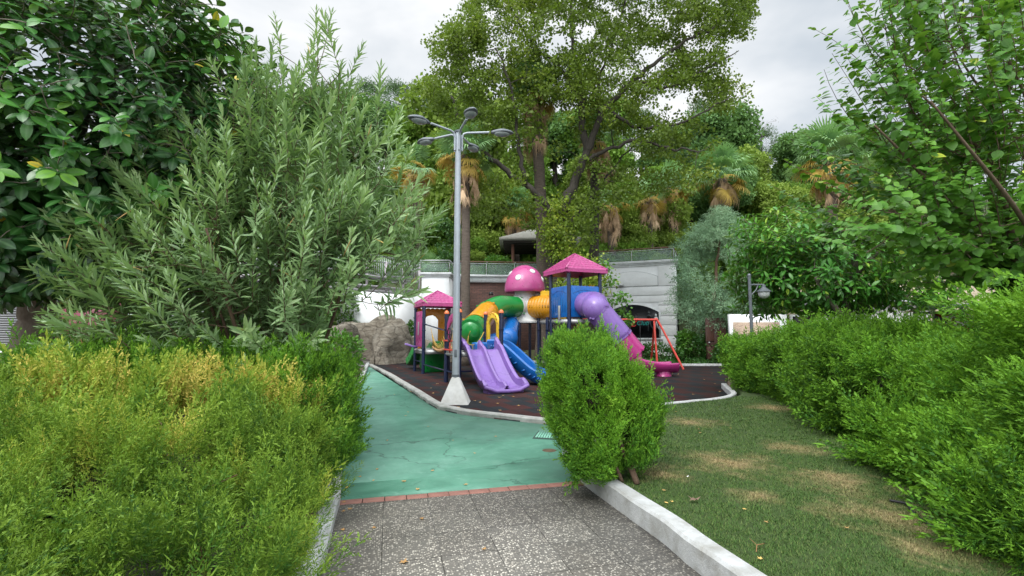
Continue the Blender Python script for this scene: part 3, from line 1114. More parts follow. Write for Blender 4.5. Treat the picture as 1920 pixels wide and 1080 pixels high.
text('Club', .36, BP(a0, h0, .09), (*bx, 0), mteal, win, shear=.3, font_off=.004)
# dancing figures printed on the glass (flat film cut-outs)
def dancer(px, py, s_, mat, flip=1, leg=.5):
    a0, h0 = ps(px, py)
    def blob(pts, nm):
        return M().plate([(flip * x * s_, y * s_) for x, y in pts], BP(a0, h0, .084), E3, Z3, .004)
    g = M()
    for poly in ([(-.06, .02), (.06, .02), (.075, .12), (.04, .19), (-.04, .19), (-.075, .12)],
                 [(-.16, -.28), (-.10, -.02), (-.04, .0), (.04, 0), (.10, -.02), (.16, -.25), (.12, -.27), (.07, -.12), (.05, -.32), (-.06, -.32), (-.08, -.12), (-.12, -.30)],
                 [(-.05, -.3), (.0, -.3), (-.01, -.62), (-.04, -1.0), (-.09, -1.0), (-.07, -.6)],
                 [(.0, -.3), (.05, -.3), (.12, -.6), (.30, -.95), (.25, -1.0), (.06, -.66)],
                 [(-.02, .19), (0, .26), (.03, .19)]):
        g.plate([(-flip * x * s_, y * s_) for x, y in poly], BP(a0, h0, .084), E3, Z3, .004)
    g.build('figure_decal', mat, win)
dancer(1163, 597, .85, mwht)
dancer(1230, 594, .85, mwht)
dancer(1217, 590, .95, mgry)
dancer(1178, 592, .95, simple('vinyl_dark_teal', (.01, .05, .05), .5), -1)
# side wall (narrow strip seen): openings
q0 = BR + by * .8
g = M()
g.slab(BR + by * .9 + bx * .02, BR + by * 1.9 + bx * .02, .04, 1.0, 2.6)
g.build('side_window', MT['darkglass'], t)
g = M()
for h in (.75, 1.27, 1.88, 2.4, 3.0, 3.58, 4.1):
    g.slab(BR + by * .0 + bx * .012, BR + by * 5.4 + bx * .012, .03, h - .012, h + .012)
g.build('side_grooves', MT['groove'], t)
# cornice, stepping out
g = M()
for k, (h0, h1, o_) in enumerate(((5.28, 5.38, .05), (5.382, 5.46, .10), (5.462, 5.60, .17))):
    c = [BL - bx * o_ - by * o_, BR + bx * o_ - by * o_, BR + bx * o_ + by * 5.5, BL - bx * o_ + by * 5.5]
    g.prism(c, h0, h1)
g.build('cornice', MT['cornice'], t, bevel=.01)
railing('glass_railing', 'glass railing with wooden rail along the roof of the white building', [BL - by * .0 + bx * .9, BR - bx * .05 - by * .0, BR + by * 3.5 - bx * .05], 5.60, .72, 2.05, MT['railwood'])
# wall spotlight
a0, h0 = ps(1166, 536)
t = thing('wall_spotlight', 'small metal floodlight on the white facade above the arched window', 'spotlight', BP(a0, h0, .05))
mdk = simple('dark_metal', (.06, .06, .06), .4, metal=.5)
M().box(BP(a0, h0, .05), (.08, .06, .1), math.atan2(bx[1], bx[0])).build('bracket', mdk, t)
M().box(BP(a0, h0 + .02, .2), (.30, .2, .12), math.atan2(bx[1], bx[0]), R(25)).build('housing', MT['rail'], t, bevel=.02)
M().box(BP(a0, h0 - .06, .22), (.26, .16, .02), math.atan2(bx[1], bx[0]), R(25)).build('lens', mdk, t)
t = thing('wall_lamp', 'small black wall lamp on the dark brick wall by the mushroom', 'wall lamp', P(921, 552, 27.2))
q = P(921, 551, 27.1)
M().box(q, (.10, .16, .10)).build('bracket', mdk, t)
M().lathe([(0.0, .16), (.10, .14), (.14, 0), (.12, -.02), (0, -.01)], q + [0, -.16, -.05], 14).build('shade', mdk, t)

# gazebo on the terrace
q = np.array([1.75, 32.0, 0])
t = thing('gazebo', 'grey roofed gazebo on the terrace behind the big tree', 'gazebo', (q[0], q[1], 4.7))
zE = 7.35
g = M()
for hw, z0_, hw2, z1_ in ((2.55, zE, 0.15, zE + 1.1),):
    V = [(q[0] + a * hw, q[1] + b * hw, z0_) for a, b in ((-1, -1), (1, -1), (1, 1), (-1, 1))] + [(q[0] + a * hw2, q[1] + b * hw2, z1_) for a, b in ((-1, -1), (1, -1), (1, 1), (-1, 1))]
    V += [(x, y, z - .12) for x, y, z in V[:4]]
    g.add(V, [(0, 1, 5, 4), (1, 2, 6, 5), (2, 3, 7, 6), (3, 0, 4, 7), (4, 5, 6, 7), (8, 9, 1, 0), (9, 10, 2, 1), (10, 11, 3, 2), (11, 8, 0, 3), (11, 10, 9, 8)])
g.build('roof', simple('shingle_grey', (.33, .32, .28), .85, .15, 10, bmp=.3), t)
g = M()
for k in range(7):
    g.box((q[0], q[1] - 2.2 + k * .73, zE - .22), (4.6, .08, .16))
g.build('rafters', simple('dark_timber', (.03, .025, .02), .8), t)
for a in (-1, 1):
    for b in (-1, 1):
        M().box((q[0] + a * 1.7, q[1] + b * 1.7, (4.6 + zE - .3) / 2), (.18, .18, zE - .3 - 4.6)).build('post', MT['railwood'], t)

# ------------------------------------------------------------------ rocks
def rock_mat():
    m, nt, b = newmat('rock_concrete')
    v = objc(nt)
    f = noise(nt, 2.2, 7, .65, mapping(nt, v, (1, 1, 2.2)), .5)
    col = ramp(nt, f, [(.3, (.10, .085, .065)), (.5, (.23, .20, .155)), (.72, (.38, .35, .29))])
    vo = nt.nodes.new('ShaderNodeTexVoronoi')
    vo.feature = 'DISTANCE_TO_EDGE'
    vo.inputs['Scale'].default_value = 1.8
    nt.links.new(mapping(nt, mapping(nt, v), (1, 1, 1.9)), vo.inputs[0])
    ck = ramp(nt, vo.outputs['Distance'], [(0, 1.), (.035, 0.)])
    col = mixc(nt, math_(nt, 'MULTIPLY', ck, .55), col, (.05, .04, .03))
    nt.links.new(col, b.inputs['Base Color'])
    b.inputs['Roughness'].default_value = .92
    bump(nt, b, math_(nt, 'SUBTRACT', noise(nt, 9, 7, .7, mapping(nt, v, (1, 1, 2.5))), math_(nt, 'MULTIPLY', ck, .6)), .9, .05)
    return m
MT['rock'] = rock_mat()
def rock(label, path, hts, wd, seed):
    """boulder wall: a bulging ridge along path, strata cut into its sides"""
    p = spline([(*q, 0) for q in path], 12)
    s_ = np.linspace(0, len(hts) - 1, len(p))
    h = np.interp(s_, np.arange(len(hts)), hts)
    t_ = nrm(np.gradient(p, axis=0))
    nv = np.c_[t_[:, 1], -t_[:, 0], 0 * h]
    m_ = 26
    ang = np.linspace(0, PI, m_)
    V = []
    for i in range(len(p)):
        ca, sa = np.cos(ang), np.sin(ang)
        x_ = np.sign(ca) * np.abs(ca) ** .6 * wd / 2
        z_ = np.abs(sa) ** .55 * h[i] - .05
        V.append(p[i] + nv[i] * x_[:, None] + np.array([0, 0, 1.]) * z_[:, None])
    V = np.array(V)
    # rounded ends
    e = np.minimum(np.arange(len(p)), np.arange(len(p))[::-1]) / 5
    k = np.sqrt(1 - (1 - np.clip(e, 0, 1)) ** 2).clip(.05)
    c0 = p[:, None, :]
    V[..., :2] = c0[..., :2] + (V[..., :2] - c0[..., :2]) * k[:, None, None]
    V[..., 2] *= (.55 + .45 * k)[:, None]
    dsp = (vnoise(V, 1.6, seed) - .5) * .36 + (vnoise(V * [1, 1, 2.2], 4, seed + 1) - .5) * .16
    strata = np.abs(((V[..., 2] * 2.6 + vnoise(V, .9, seed + 2) * 2.2) % 1) - .5) * -.16
    dirs = V - (c0 + [0, 0, .5])
    V = V + nrm(dirs) * (dsp + strata)[..., None]
    a, b_ = V.shape[:2]
    i, j = np.meshgrid(np.arange(a - 1), np.arange(b_ - 1), indexing='ij')
    i, j = i.ravel(), j.ravel()
    g = M().add(V.reshape(-1, 3), np.stack([i * b_ + j, i * b_ + j + 1, (i + 1) * b_ + j + 1, (i + 1) * b_ + j], 1))
    return tag(g.build('artificial_rock', MT['rock'], smooth=True), label, 'rock')
rock('stepped sandy rock wall between the grey path and the small tower', [(-6.2, 21.9), (-5.75, 22.8), (-5.0, 23.6)], [.9, 1.75, 2.15, 2.1, 1.6], 1.0, 3)
rock('low sandy rock wall behind the small pink roofed tower', [(-5.2, 23.6), (-4.2, 23.9), (-2.6, 24.0)], [1.7, 1.25, 1.1, .9], .8, 5)
rock('rounded sandy rock on the left of the grey path', [(-8.6, 21.4), (-8.0, 22.3), (-7.5, 23.6)], [1.2, 1.6, 1.9, 1.7], 1.1, 8)
rock('long rock wall across the end of the grey path', [(-9.6, 25.2), (-7.6, 25.6), (-5.6, 25.0)], [2.2, 2.1, 2.2, 2.6, 2.2], 1.0, 11)
g = M().prism([(-6.9, 20.6), (-6.3, 22.2), (-5.9, 23.6), (-5.9, 25.4), (-8.5, 25.4), (-7.9, 22.0), (-7.4, 20.2)], -.05, .012)
tag(g.build('concrete_path', MT['pathgrey']), 'grey concrete path leading between the rocks', kind='structure')

# ------------------------------------------------------------------ background buildings, left and right
t = thing('shop_front', 'grey roller shutter shop front with maroon perforated panel', 'shop', (-12.5, 12.2, 0))
Yl = 12.2
M().box((-13.5, Yl + 1.2, 1.7), (8.5, 2, 3.6)).build('wall', MT['cornice'], t)
g = M()
for k in range(44):
    g.box((-13.9, Yl + .14, .05 + k * .06), (3.1, .03, .052), 0, R(14))
g.build('roller_shutter', simple('shutter_grey', (.22, .225, .23), .45, .08, metal=.3), t)
M().box((-12.2, Yl + .08, 1.6), (.28, .14, 3.2)).box((-12.02, Yl + .06, 1.6), (.06, .2, 3.2)).build('door_frame', MT['cornice'], t)
pnl = M().box((-11.0, Yl + .12, 1.5), (1.95, .06, 3.0)).build('panel', simple('maroon_panel', (.19, .03, .06), .5, .06), t)
g = M()
for k in range(9):
    for j in range(12):
        g.lathe([(0.0, .005), (.026, .005), (.026, 0)], (-11.75 + k * .19, Yl + .085, .5 + j * .19), 10, ax=(0, -1, 0))
g.build('dot_pattern', simple('hole_black', (.01, .004, .006), .9), pnl)
t = thing('garden_wall', 'low white garden wall glimpsed behind the oleander', 'wall', (-7.5, 9.8, 0))
M().slab((-10.5, 9.4), (-7.0, 9.7), .25, -.05, 1.05).build('wall', MT['white'], t, bevel=.02)
M().slab((-10.5, 9.38), (-7.0, 9.68), .36, 1.05, 1.12).build('coping', MT['cornice'], t, bevel=.01)

def stone_mat():
    m, nt, b = newmat('stone_cladding')
    v = objc(nt)
    sx = nt.nodes.new('ShaderNodeSeparateXYZ')
    nt.links.new(v, sx.inputs[0])
    cb = nt.nodes.new('ShaderNodeCombineXYZ')
    nt.links.new(math_(nt, 'ADD', sx.outputs[0], 50), cb.inputs[0])
    nt.links.new(math_(nt, 'ADD', sx.outputs[2], 50), cb.inputs[1])
    br = nt.nodes.new('ShaderNodeTexBrick')
    for k, val in (('Scale', 1), ('Mortar Size', .01), ('Bias', 0), ('Brick Width', .16), ('Row Height', .05)):
        br.inputs[k].default_value = val
    br.inputs['Color1'].default_value = (.40, .27, .19, 1)
    br.inputs['Color2'].default_value = (.22, .13, .09, 1)
    br.inputs['Mortar'].default_value = (.42, .36, .28, 1)
    nt.links.new(cb.outputs[0], br.inputs['Vector'])
    nt.links.new(br.outputs['Color'], b.inputs['Base Color'])
    b.inputs['Roughness'].default_value = .9
    bump(nt, b, noise(nt, 25, 4, .6, v), .8, .02)
    return m
t = thing('boundary_wall', 'white framed boundary wall with brown stone cladding behind the round lamp', 'wall', (10.5, 21, 0))
x0, x1 = P(1372, 620, 21)[0], P(1478, 620, 21)[0]
xa, xb = P(1376, 620, 21)[0], P(1462, 620, 21)[0]
zt, zp = P(960, 589, 21)[2], P(960, 604, 21)[2]
M().box(((x0 + x1) / 2, 21.2, zt / 2), (x1 - x0, .3, zt)).build('wall', MT['white'], t)
M().box(((xa + xb) / 2, 21.03, zp / 2), (xb - xa, .1, zp)).build('stone_panel', stone_mat(), t)
t = thing('gate_door', 'dark brown wooden door between white building and boundary wall', 'door', (9.2, 22.3, 0))
M().box((9.55, 22.6, 1.0), (.95, .08, 2.3)).build('door_leaf', simple('dark_wood', (.05, .022, .015), .6, .2), t)
g = M()
for k in (-.27, .27):
    g.box((9.55 + k, 22.54, 1.5), (.34, .05, .9))
    g.box((9.55 + k, 22.54, .45), (.34, .05, .7))
g.build('raised_panels', simple('dark_wood_panel', (.07, .03, .02), .6), t, bevel=.02)
M().lathe([(0, .06), (.03, .05), (.03, 0)], (9.2, 22.54, 1.0), 10, ax=(0, -1, 0)).build('handle', MT['rail'], t)
def block_mat():
    m, nt, b = newmat('cream_blocks')
    v = objc(nt)
    sx = nt.nodes.new('ShaderNodeSeparateXYZ')
    nt.links.new(v, sx.inputs[0])
    cb = nt.nodes.new('ShaderNodeCombineXYZ')
    nt.links.new(math_(nt, 'ADD', sx.outputs[0], 50), cb.inputs[0])
    nt.links.new(math_(nt, 'ADD', sx.outputs[2], 50), cb.inputs[1])
    br = nt.nodes.new('ShaderNodeTexBrick')
    for k, val in (('Scale', 1), ('Mortar Size', .012), ('Bias', 0), ('Brick Width', .9), ('Row Height', .3)):
        br.inputs[k].default_value = val
    br.inputs['Color1'].default_value = (.50, .42, .30, 1)
    br.inputs['Color2'].default_value = (.42, .36, .27, 1)
    br.inputs['Mortar'].default_value = (.28, .23, .16, 1)
    nt.links.new(cb.outputs[0], br.inputs['Vector'])
    col = mixc(nt, ramp(nt, noise(nt, 2, 5, .6, v), [(.5, 0.), (.8, .5)]), br.outputs['Color'], (.3, .25, .18))
    nt.links.new(col, b.inputs['Base Color'])
    b.inputs['Roughness'].default_value = .9
    return m
t = thing('stone_house', 'cream stone block house behind the broad leaved tree', 'house', (16, 24, 0))
M().box((19.5, 26, 2.2), (14, 4, 4.6)).build('wall', block_mat(), t)
M().box((19.5, 25.95, 4.6), (14.3, 4.3, .25)).build('eave', MT['cream'], t)
for k in (14.4, 17.5):
    f_ = M().box((k, 23.95, 1.7), (1.1, .12, 1.3)).build('window', MT['cornice'], t)
    M().box((k, 23.87, 1.7), (.9, .06, 1.1)).build('pane', MT['darkglass'], f_)
t = thing('concrete_kiosk', 'pale grey kiosk wall beside the striped banner', 'kiosk', (11.5, 15.2, 0))
M().box((12.0, 16.0, 1.2), (2.6, 1.4, 2.4)).build('wall', simple('kiosk_grey', (.40, .40, .38), .85, .08, dirt=(.25, .25, .22)), t)
M().box((12.0, 15.95, 2.44), (2.7, 1.6, .1)).build('roof', MT['cornice'], t)
# awning
t = thing('awning', 'tan fabric awning with grey tube frame at the right edge', 'awning', (12.6, 13.8, 2.2))
A0, A1 = P(1700, 583, 14.0), P(1712, 575, 12.6)
B0, B1 = P(1990, 540, 15.2), P(1960, 551, 13.0)
A_, B_ = P(1696, 586, 14.4), P(1730, 574, 12.4)
C_, D_ = P(1990, 556, 12.0), P(1990, 548, 15.5)
g = M().add([A_, B_, C_, D_], [(0, 1, 2, 3)])
g.build('canopy', simple('awning_tan', (.42, .24, .12), .85, .08, 12, bmp=.2), t, solid=.02)
M().add([B_ + [0, 0, .03], C_ + [0, 0, .03], C_ - [0, 0, .12], B_ - [0, 0, .06]], [(0, 1, 2, 3)]).build('valance', simple('awning_cream', (.55, .52, .45), .8), t, solid=.015)
M().tube([B_ + [0, -.06, -.05], C_ + [0, -.06, -.1]], .05, 8).build('front_tube', simple('tube_grey', (.16, .18, .21), .4, metal=.3), t)
M().tube([P(1712, 588, 13.6), P(1800, 584, 13.2), P(1803, 578, 12.4)], .04, 8).tube([P(1800, 584, 13.2), P(1985, 572, 13.2)], .03, 8).build('arm', simple('tube_grey_dark', (.12, .13, .15), .4), t)
for q in (P(1718, 600, 13.9), P(1985, 600, 13.9)):
    M().tube([(q[0], q[1], 0), (q[0], q[1], 2.1)], .04, 8).build('post', simple('post_grey', (.2, .2, .2), .5), t)
# banner
def banner_mat():
    m, nt, b = newmat('banner_print')
    v = objc(nt)
    sx = nt.nodes.new('ShaderNodeSeparateXYZ')
    nt.links.new(v, sx.inputs[0])
    w_ = math_(nt, 'FRACT', math_(nt, 'ADD', math_(nt, 'ADD', math_(nt, 'MULTIPLY', sx.outputs[0], 2.2), math_(nt, 'MULTIPLY', sx.outputs[2], 2.0)), 20.))
    col = ramp(nt, w_, [(0, (.30, .02, .03)), (.38, (.30, .02, .03)), (.39, (.46, .42, .40)), (.62, (.46, .42, .40)), (.63, (.55, .10, .06)), (.8, (.12, .14, .22))])
    rm = [n for n in nt.nodes if n.type == 'VALTORGB'][-1]
    rm.color_ramp.interpolation = 'CONSTANT'
    lo = ramp(nt, math_(nt, 'ADD', sx.outputs[2], math_(nt, 'MULTIPLY', noise(nt, 2.5, 4, .6, v), .7)), [(.42, 1.), (.50, 0.)])
    col = mixc(nt, lo, col, (.24, .015, .02))
    nt.links.new(col, b.inputs['Base Color'])
    b.inputs['Roughness'].default_value = .6
    return m
q0, q1 = P(1752, 606, 14.2), P(1868, 606, 13.2)
t = thing('advertising_banner', 'red striped banner with white lettering under the awning', 'banner', ((q0[0] + q1[0]) / 2, (q0[1] + q1[1]) / 2, 1.55))
bd = nrm(q1 - q0)
M().slab(q0, q1, .04, .3, 2.05).build('panel', banner_mat(), t)
nb = np.array([bd[1], -bd[0], 0])
wl = simple('letter_white', (.62, .60, .58), .6)
o3 = P(1773, 613, 14.0)
text('ZUMBA', .40, o3 + nb * .06, (bd[0], bd[1], .22), wl, t, font_off=.012)
text('FITNESS', .16, P(1795, 618, 13.8) + nb * .06, (bd[0], bd[1], .22), wl, t, font_off=.004)
for q in (q0, q1):
    M().box((q[0], q[1], 1.05), (.06, .06, 2.1)).build('post', simple('banner_post', (.25, .25, .25), .5), t)
# ------------------------------------------------------------------ PLAY STRUCTURE
A24 = R(24)
U = np.array([math.cos(A24), math.sin(A24), 0])
V_ = np.array([-math.sin(A24), math.cos(A24), 0])
ZU = np.array([0, 0, 1.])
def plastic(n, c, rough=.32, **k):
    return simple(n, c, rough, .07, 3, coat=.15, dirt=tuple(x * .55 + .03 for x in c), dscale=3.2, damt=.5, **k)
MT['navy'] = simple('navy_post', (.010, .018, .055), .35, .15, 5, coat=.2)
MT['pink'] = plastic('pink_plastic', (.40, .055, .20))
MT['magenta'] = plastic('magenta_plastic', (.40, .035, .19))
MT['purple'] = plastic('purple_plastic', (.21, .12, .38))
MT['green_p'] = plastic('green_plastic', (.008, .22, .04))
MT['yellow'] = plastic('yellow_plastic', (.62, .27, .010))
MT['yellow2'] = plastic('pale_yellow_plastic', (.78, .50, .03))
MT['orange'] = plastic('orange_plastic', (.62, .26, .02))
MT['blue'] = plastic('blue_plastic', (.006, .12, .42))
MT['white_p'] = simple('white_plastic', (.60, .61, .60), .4, .06, 3, dirt=(.33, .32, .30), dscale=2, damt=.6)
MT['cap'] = plastic('orange_cap', (.72, .17, .05))
MT['steel'] = simple('deck_steel', (.42, .43, .44), .45, .1, metal=.5, dirt=(.2, .18, .15))
MT['rope'] = simple('rope_yellow', (.46, .29, .07), .9, .3, 30)
MT['weave'] = simple('woven_rope', (.42, .25, .12), .9, .4, 25, bmp=.9, bscale=40, dirt=(.2, .1, .06), dscale=9, damt=.8)
MT['red'] = simple('red_paint', (.52, .05, .035), .4, .1, dirt=(.2, .05, .03))
MT['black'] = simple('black_rubber', (.012, .012, .014), .6)

ps_ = thing('play_structure', 'colourful playground tower set with pink roofs, mushroom, tube slides and rope bridge', 'playground set', (0.5, 16.5, 0))

def deck(c, a, b, z, name='deck'):
    d_ = M().box((c[0], c[1], z), (a, b, .05), A24).build(name, MT['steel'], ps_, bevel=.008)
    g = M()
    for s_ in (-1, 1):
        g.box((*(c + V_ * s_ * (b / 2))[:2], z - .07), (a, .04, .14), A24)
        g.box((*(c + U * s_ * (a / 2))[:2], z - .07), (.04, b, .14), A24)
    g.build('deck_rim', MT['steel'], d_)
def post(q, h, r_=.06, cap=None, z0=.02):
    p = M().tube([(q[0], q[1], z0), (q[0], q[1], h)], r_, 14).build('post', MT['navy'], ps_, smooth='auto')
    for z in (.9, 1.55, h - .5, h - .15):
        if z0 < z < h:
            M().lathe([(r_ + .001, -.022), (r_ + .012, -.02), (r_ + .012, .02), (r_ + .001, .022)], (q[0], q[1], z), 14).build('clamp', MT['navy'], p, smooth='auto')
    if cap:
        M().lathe([(r_ + .012, -.03), (r_ + .014, .0), (r_ * .95, .035), (r_ * .6, .062), (0, .075)], (q[0], q[1], h), 14).build('post_cap', cap, p, smooth='auto')
    return p
def roof(c, half, z0, z1, mat, courses=7):
    """tiled hip roof: overlapping courses with scalloped lips, hip ridges, underside"""
    g = M()
    dU, dV = U, V_
    cor = [(-1, -1), (1, -1), (1, 1), (-1, 1)]
    lip = .10
    H = z1 - z0
    for k in range(4):
        (a0, b0), (a1, b1) = cor[k], cor[(k + 1) % 4]
        for r_ in range(courses):
            t0, t1 = r_ / courses, (r_ + 1) / courses
            s0, s1 = 1 - t0, 1 - t1
            n = max(2, int(round(11 * (s0 + s1) / 2)) * 4)
            bot, top, bl = [], [], []
            for i in range(n + 1):
                f = i / n
                wv = .010 * (1 - (2 * ((i % 4) / 4) - 1) ** 2) + (0 if i % 4 else -.012)
                aa, bb = a0 + (a1 - a0) * f, b0 + (b1 - b0) * f
                zb = z0 + H * (t0 ** .93)
                zt = z0 + H * (t1 ** .93)
                q0 = c + dU * aa * half * s0 + dV * bb * half * s0
                q1 = c + dU * aa * half * s1 + dV * bb * half * s1
                bot.append((q0[0], q0[1], zb + .055 + wv * 1.5))
                top.append((q1[0], q1[1], zt + wv * .6))
                bl.append((q0[0], q0[1], zb - .004))
            m_ = n + 1
            VV = bl + bot + top
            Fq = [(i, i + 1, m_ + i + 1, m_ + i) for i in range(n)] + [(m_ + i, m_ + i + 1, 2 * m_ + i + 1, 2 * m_ + i) for i in range(n)]
            g.add(VV, Fq)
        # fascia
        q0, q1 = c + dU * a0 * half + dV * b0 * half, c + dU * a1 * half + dV * b1 * half
        g.add([(q0[0], q0[1], z0 - lip), (q1[0], q1[1], z0 - lip), (q1[0], q1[1], z0 + .01), (q0[0], q0[1], z0 + .01)], [(0, 1, 2, 3)])
    rf = g.build('roof', mat, ps_)
    g = M()
    for a, b in cor:
        e = c + dU * a * half * 1.0 + dV * b * half * 1.0
        g.tube([(e[0], e[1], z0 + .02), ((e[0] + c[0]) / 2, (e[1] + c[1]) / 2, (z0 + z1) / 2 + .035), (c[0], c[1], z1 + .03)], [.05, .04, .035], 8)
    g.build('ridge', mat, rf, smooth=True)
    g = M()
    q = [c + dU * a * half * .985 + dV * b * half * .985 for a, b in cor]
    V0 = [(x[0], x[1], z0 - lip + .004) for x in q] + [(c[0], c[1], z1 - .12)]
    g.add(V0, [(1, 0, 4), (2, 1, 4), (3, 2, 4), (0, 3, 4)])
    for a, b in cor:
        e = c + dU * a * (half - .14) + dV * b * (half - .14)
        g.lathe([(.085, 0), (.085, -.06), (.06, -.062)], (e[0], e[1], z0 - lip + .03), 12)
    g.build('underside', MT['magenta'], rf)
    return rf
def scallop(wd, h, n=9, r_=.03):
    """panel outline with a scalloped top"""
    o = [(-wd / 2, 0), (wd / 2, 0), (wd / 2, h)]
    st = wd / n
    for k in range(n):
        for a in np.linspace(0, PI, 6)[:-1]:
            o.append((wd / 2 - st * k - st / 2 + math.cos(a) * st / 2, h + math.sin(a) * r_))
    o.append((-wd / 2, h))
    return o
def panel(c, ex, wd, h, z0, mat, th=.05, grooves=6, top=True, name='panel'):
    p = M().plate(scallop(wd, h) if top else [(-wd / 2, 0), (wd / 2, 0), (wd / 2, h), (-wd / 2, h)], np.array([c[0], c[1], z0]), ex, ZU, th).build(name, mat, ps_, bevel=.012)
    if grooves:
        g = M()
        nv = np.cross(ex, ZU)
        for k in range(grooves):
            x = -wd * .36 + k * wd * .72 / max(1, grooves - 1)
            up_ = .74 + .10 * (1 - (2 * k / max(1, grooves - 1) - 1) ** 2)
            for s_ in (-1, 1):
                g.plate([(x - .008, h * .16), (x + .008, h * .16), (x + .008, h * up_), (x - .008, h * up_)], np.array([c[0], c[1], z0]) + nv * s_ * (th / 2 + .003), ex, ZU, .006)
        for s_ in (-1, 1):
            ar = [(-wd * .42, h * .76)]
            arc = [(x, h * (.76 + .12 * (1 - (x / (wd * .42)) ** 2))) for x in np.linspace(-wd * .42, wd * .42, 12)]
            g.plate(arc + [(x, y + .018) for x, y in arc[::-1]], np.array([c[0], c[1], z0]) + nv * s_ * (th / 2 + .003), ex, ZU, .006)
        dk = bpy.data.materials.get(mat.name + '_groove') or simple(mat.name + '_groove', tuple(x * .45 for x in {'blue_plastic': (.008, .15, .52), 'pink_plastic': (.62, .10, .34)}.get(mat.name, (.3, .2, .05))), .5)
        g.build('grooves', dk, p)
    return p
def tubeobj(name, path, r_, mat, parent=None, rings=None, seg=28, holes=None, ringmat=None, th=.02, ends=True):
    parent = parent or ps_
    q = spline(path, 8) if len(path) > 2 else np.linspace(path[0], path[1], 10)
    o = M().tube(q, r_, seg, cap=False).build(name, mat, parent, smooth=True, solid=th)
    tn = nrm(np.gradient(q, axis=0))
    idx = ([0, len(q) - 1] if ends else []) + [int(f * (len(q) - 1)) for f in (rings or [])]
    for i in idx:
        g = M()
        g.tube([q[i] - tn[i] * .025, q[i] + tn[i] * .025], r_ + .025, seg)
        for k in range(4):
            a = k * PI / 2 + .6
            x = nrm(np.cross(tn[i], ZU))
            y = np.cross(x, tn[i])
            pnt = q[i] + (x * math.cos(a) + y * math.sin(a)) * (r_ + .04)
            g.box(pnt, (.07, .07, .05))
        g.build('flange', ringmat or mat, o if parent is ps_ else parent, smooth='auto')
    if holes:
        g = M()
        for f, ang in holes:
            i = int(f * (len(q) - 1))
            x = nrm(np.cross(tn[i], ZU))
            y = np.cross(x, tn[i])
            d_ = x * math.cos(ang) + y * math.sin(ang)
            g.lathe([(0, .012), (.028, .012), (.03, -.01)], q[i] + d_ * (r_ + .008), 10, ax=d_)
        g.build('vent_hole', MT['black'], o)
    return o, q, tn

# --- small tower (pink roof, back left)
B1_ = np.array([-3.15, 17.2, 0])
S1 = 1.32
t1c = B1_ + U * S1 / 2 + V_ * S1 / 2
for a in (0, 1):
    for b in (0, 1):
        post(B1_ + U * S1 * a + V_ * S1 * b, 2.5)
roof(t1c, .73, 2.52, 3.0, MT['pink'], 6)
deck(t1c, S1, S1, .84)
p = panel(B1_ + V_ * S1 / 2, V_, S1 * .72, 1.3, .95, MT['pink'], grooves=5, top=False)
M().plate([(-.08, .42), (.08, .42), (.08, .92), (-.08, .92)], B1_ + V_ * S1 / 2 - U * .04 + ZU * .95, V_, ZU, .02).build('plaque', MT['steel'], p, bevel=.01)
# orange doorway panel on the far side
g = M()
c0 = B1_ + V_ * S1 + U * S1 / 2
o_ = scallop(S1 * .94, 1.5, 7, .05)
w0, w1 = -.42, .22
outer = [q for q in o_]
g.plate([(-S1 * .47, 0), (w0, 0), (w0, 1.1), (-.2, 1.24), (.0, 1.28), (.12, 1.22), (w1, 1.1), (w1, 0), (S1 * .47, 0)] + o_[2:], np.array([*c0[:2], .86]), U, ZU, .05)
g.build('arch_panel', MT['orange'], ps_, bevel=.01)
# purple look-out tray to the left
g = M().sweep([B1_ + V_ * S1 * .6 - U * .05 + ZU * .93, B1_ + V_ * S1 * .6 - U * .25 + ZU * .95, B1_ + V_ * S1 * .6 - U * .48 + ZU * 1.03], [(-.16, .05), (-.14, 0), (.14, 0), (.16, .05)])
g.build('side_slide', MT['purple'], ps_, smooth='auto', solid=.03)
# green slide leaving at the back
pth = [B1_ + V_ * S1 + U * .35 + ZU * .86, B1_ + V_ * (S1 + .3) + U * .35 + ZU * .8, B1_ + V_ * (S1 + 1.1) + U * .3 + ZU * .3, B1_ + V_ * (S1 + 1.6) + U * .3 + ZU * .16]
M().sweep(spline(pth, 6), [(-.3, .25), (-.28, .02), (-.2, -.03), (.2, -.03), (.28, .02), (.3, .25)]).build('green_slide', MT['green_p'], ps_, smooth='auto', solid=.035)
g = M().box(t1c + V_ * .1 + ZU * .45 - U * .15, (.75, .85, .78), A24, R(12))
g.build('green_hood', MT['green_p'], ps_, bevel=.08)
M().lathe([(.02, .26), (.2, .24), (.24, .05), (.22, 0)], t1c + V_ * .2 + U * .1 + ZU * .9, 4).build('green_seat', MT['green_p'], ps_, bevel=.02)
# low cross bars
def bar(a, b, r_=.022, name='rail', mat=None):
    M().tube([a, b], r_, 8).build(name, mat or MT['navy'], ps_, smooth='auto')

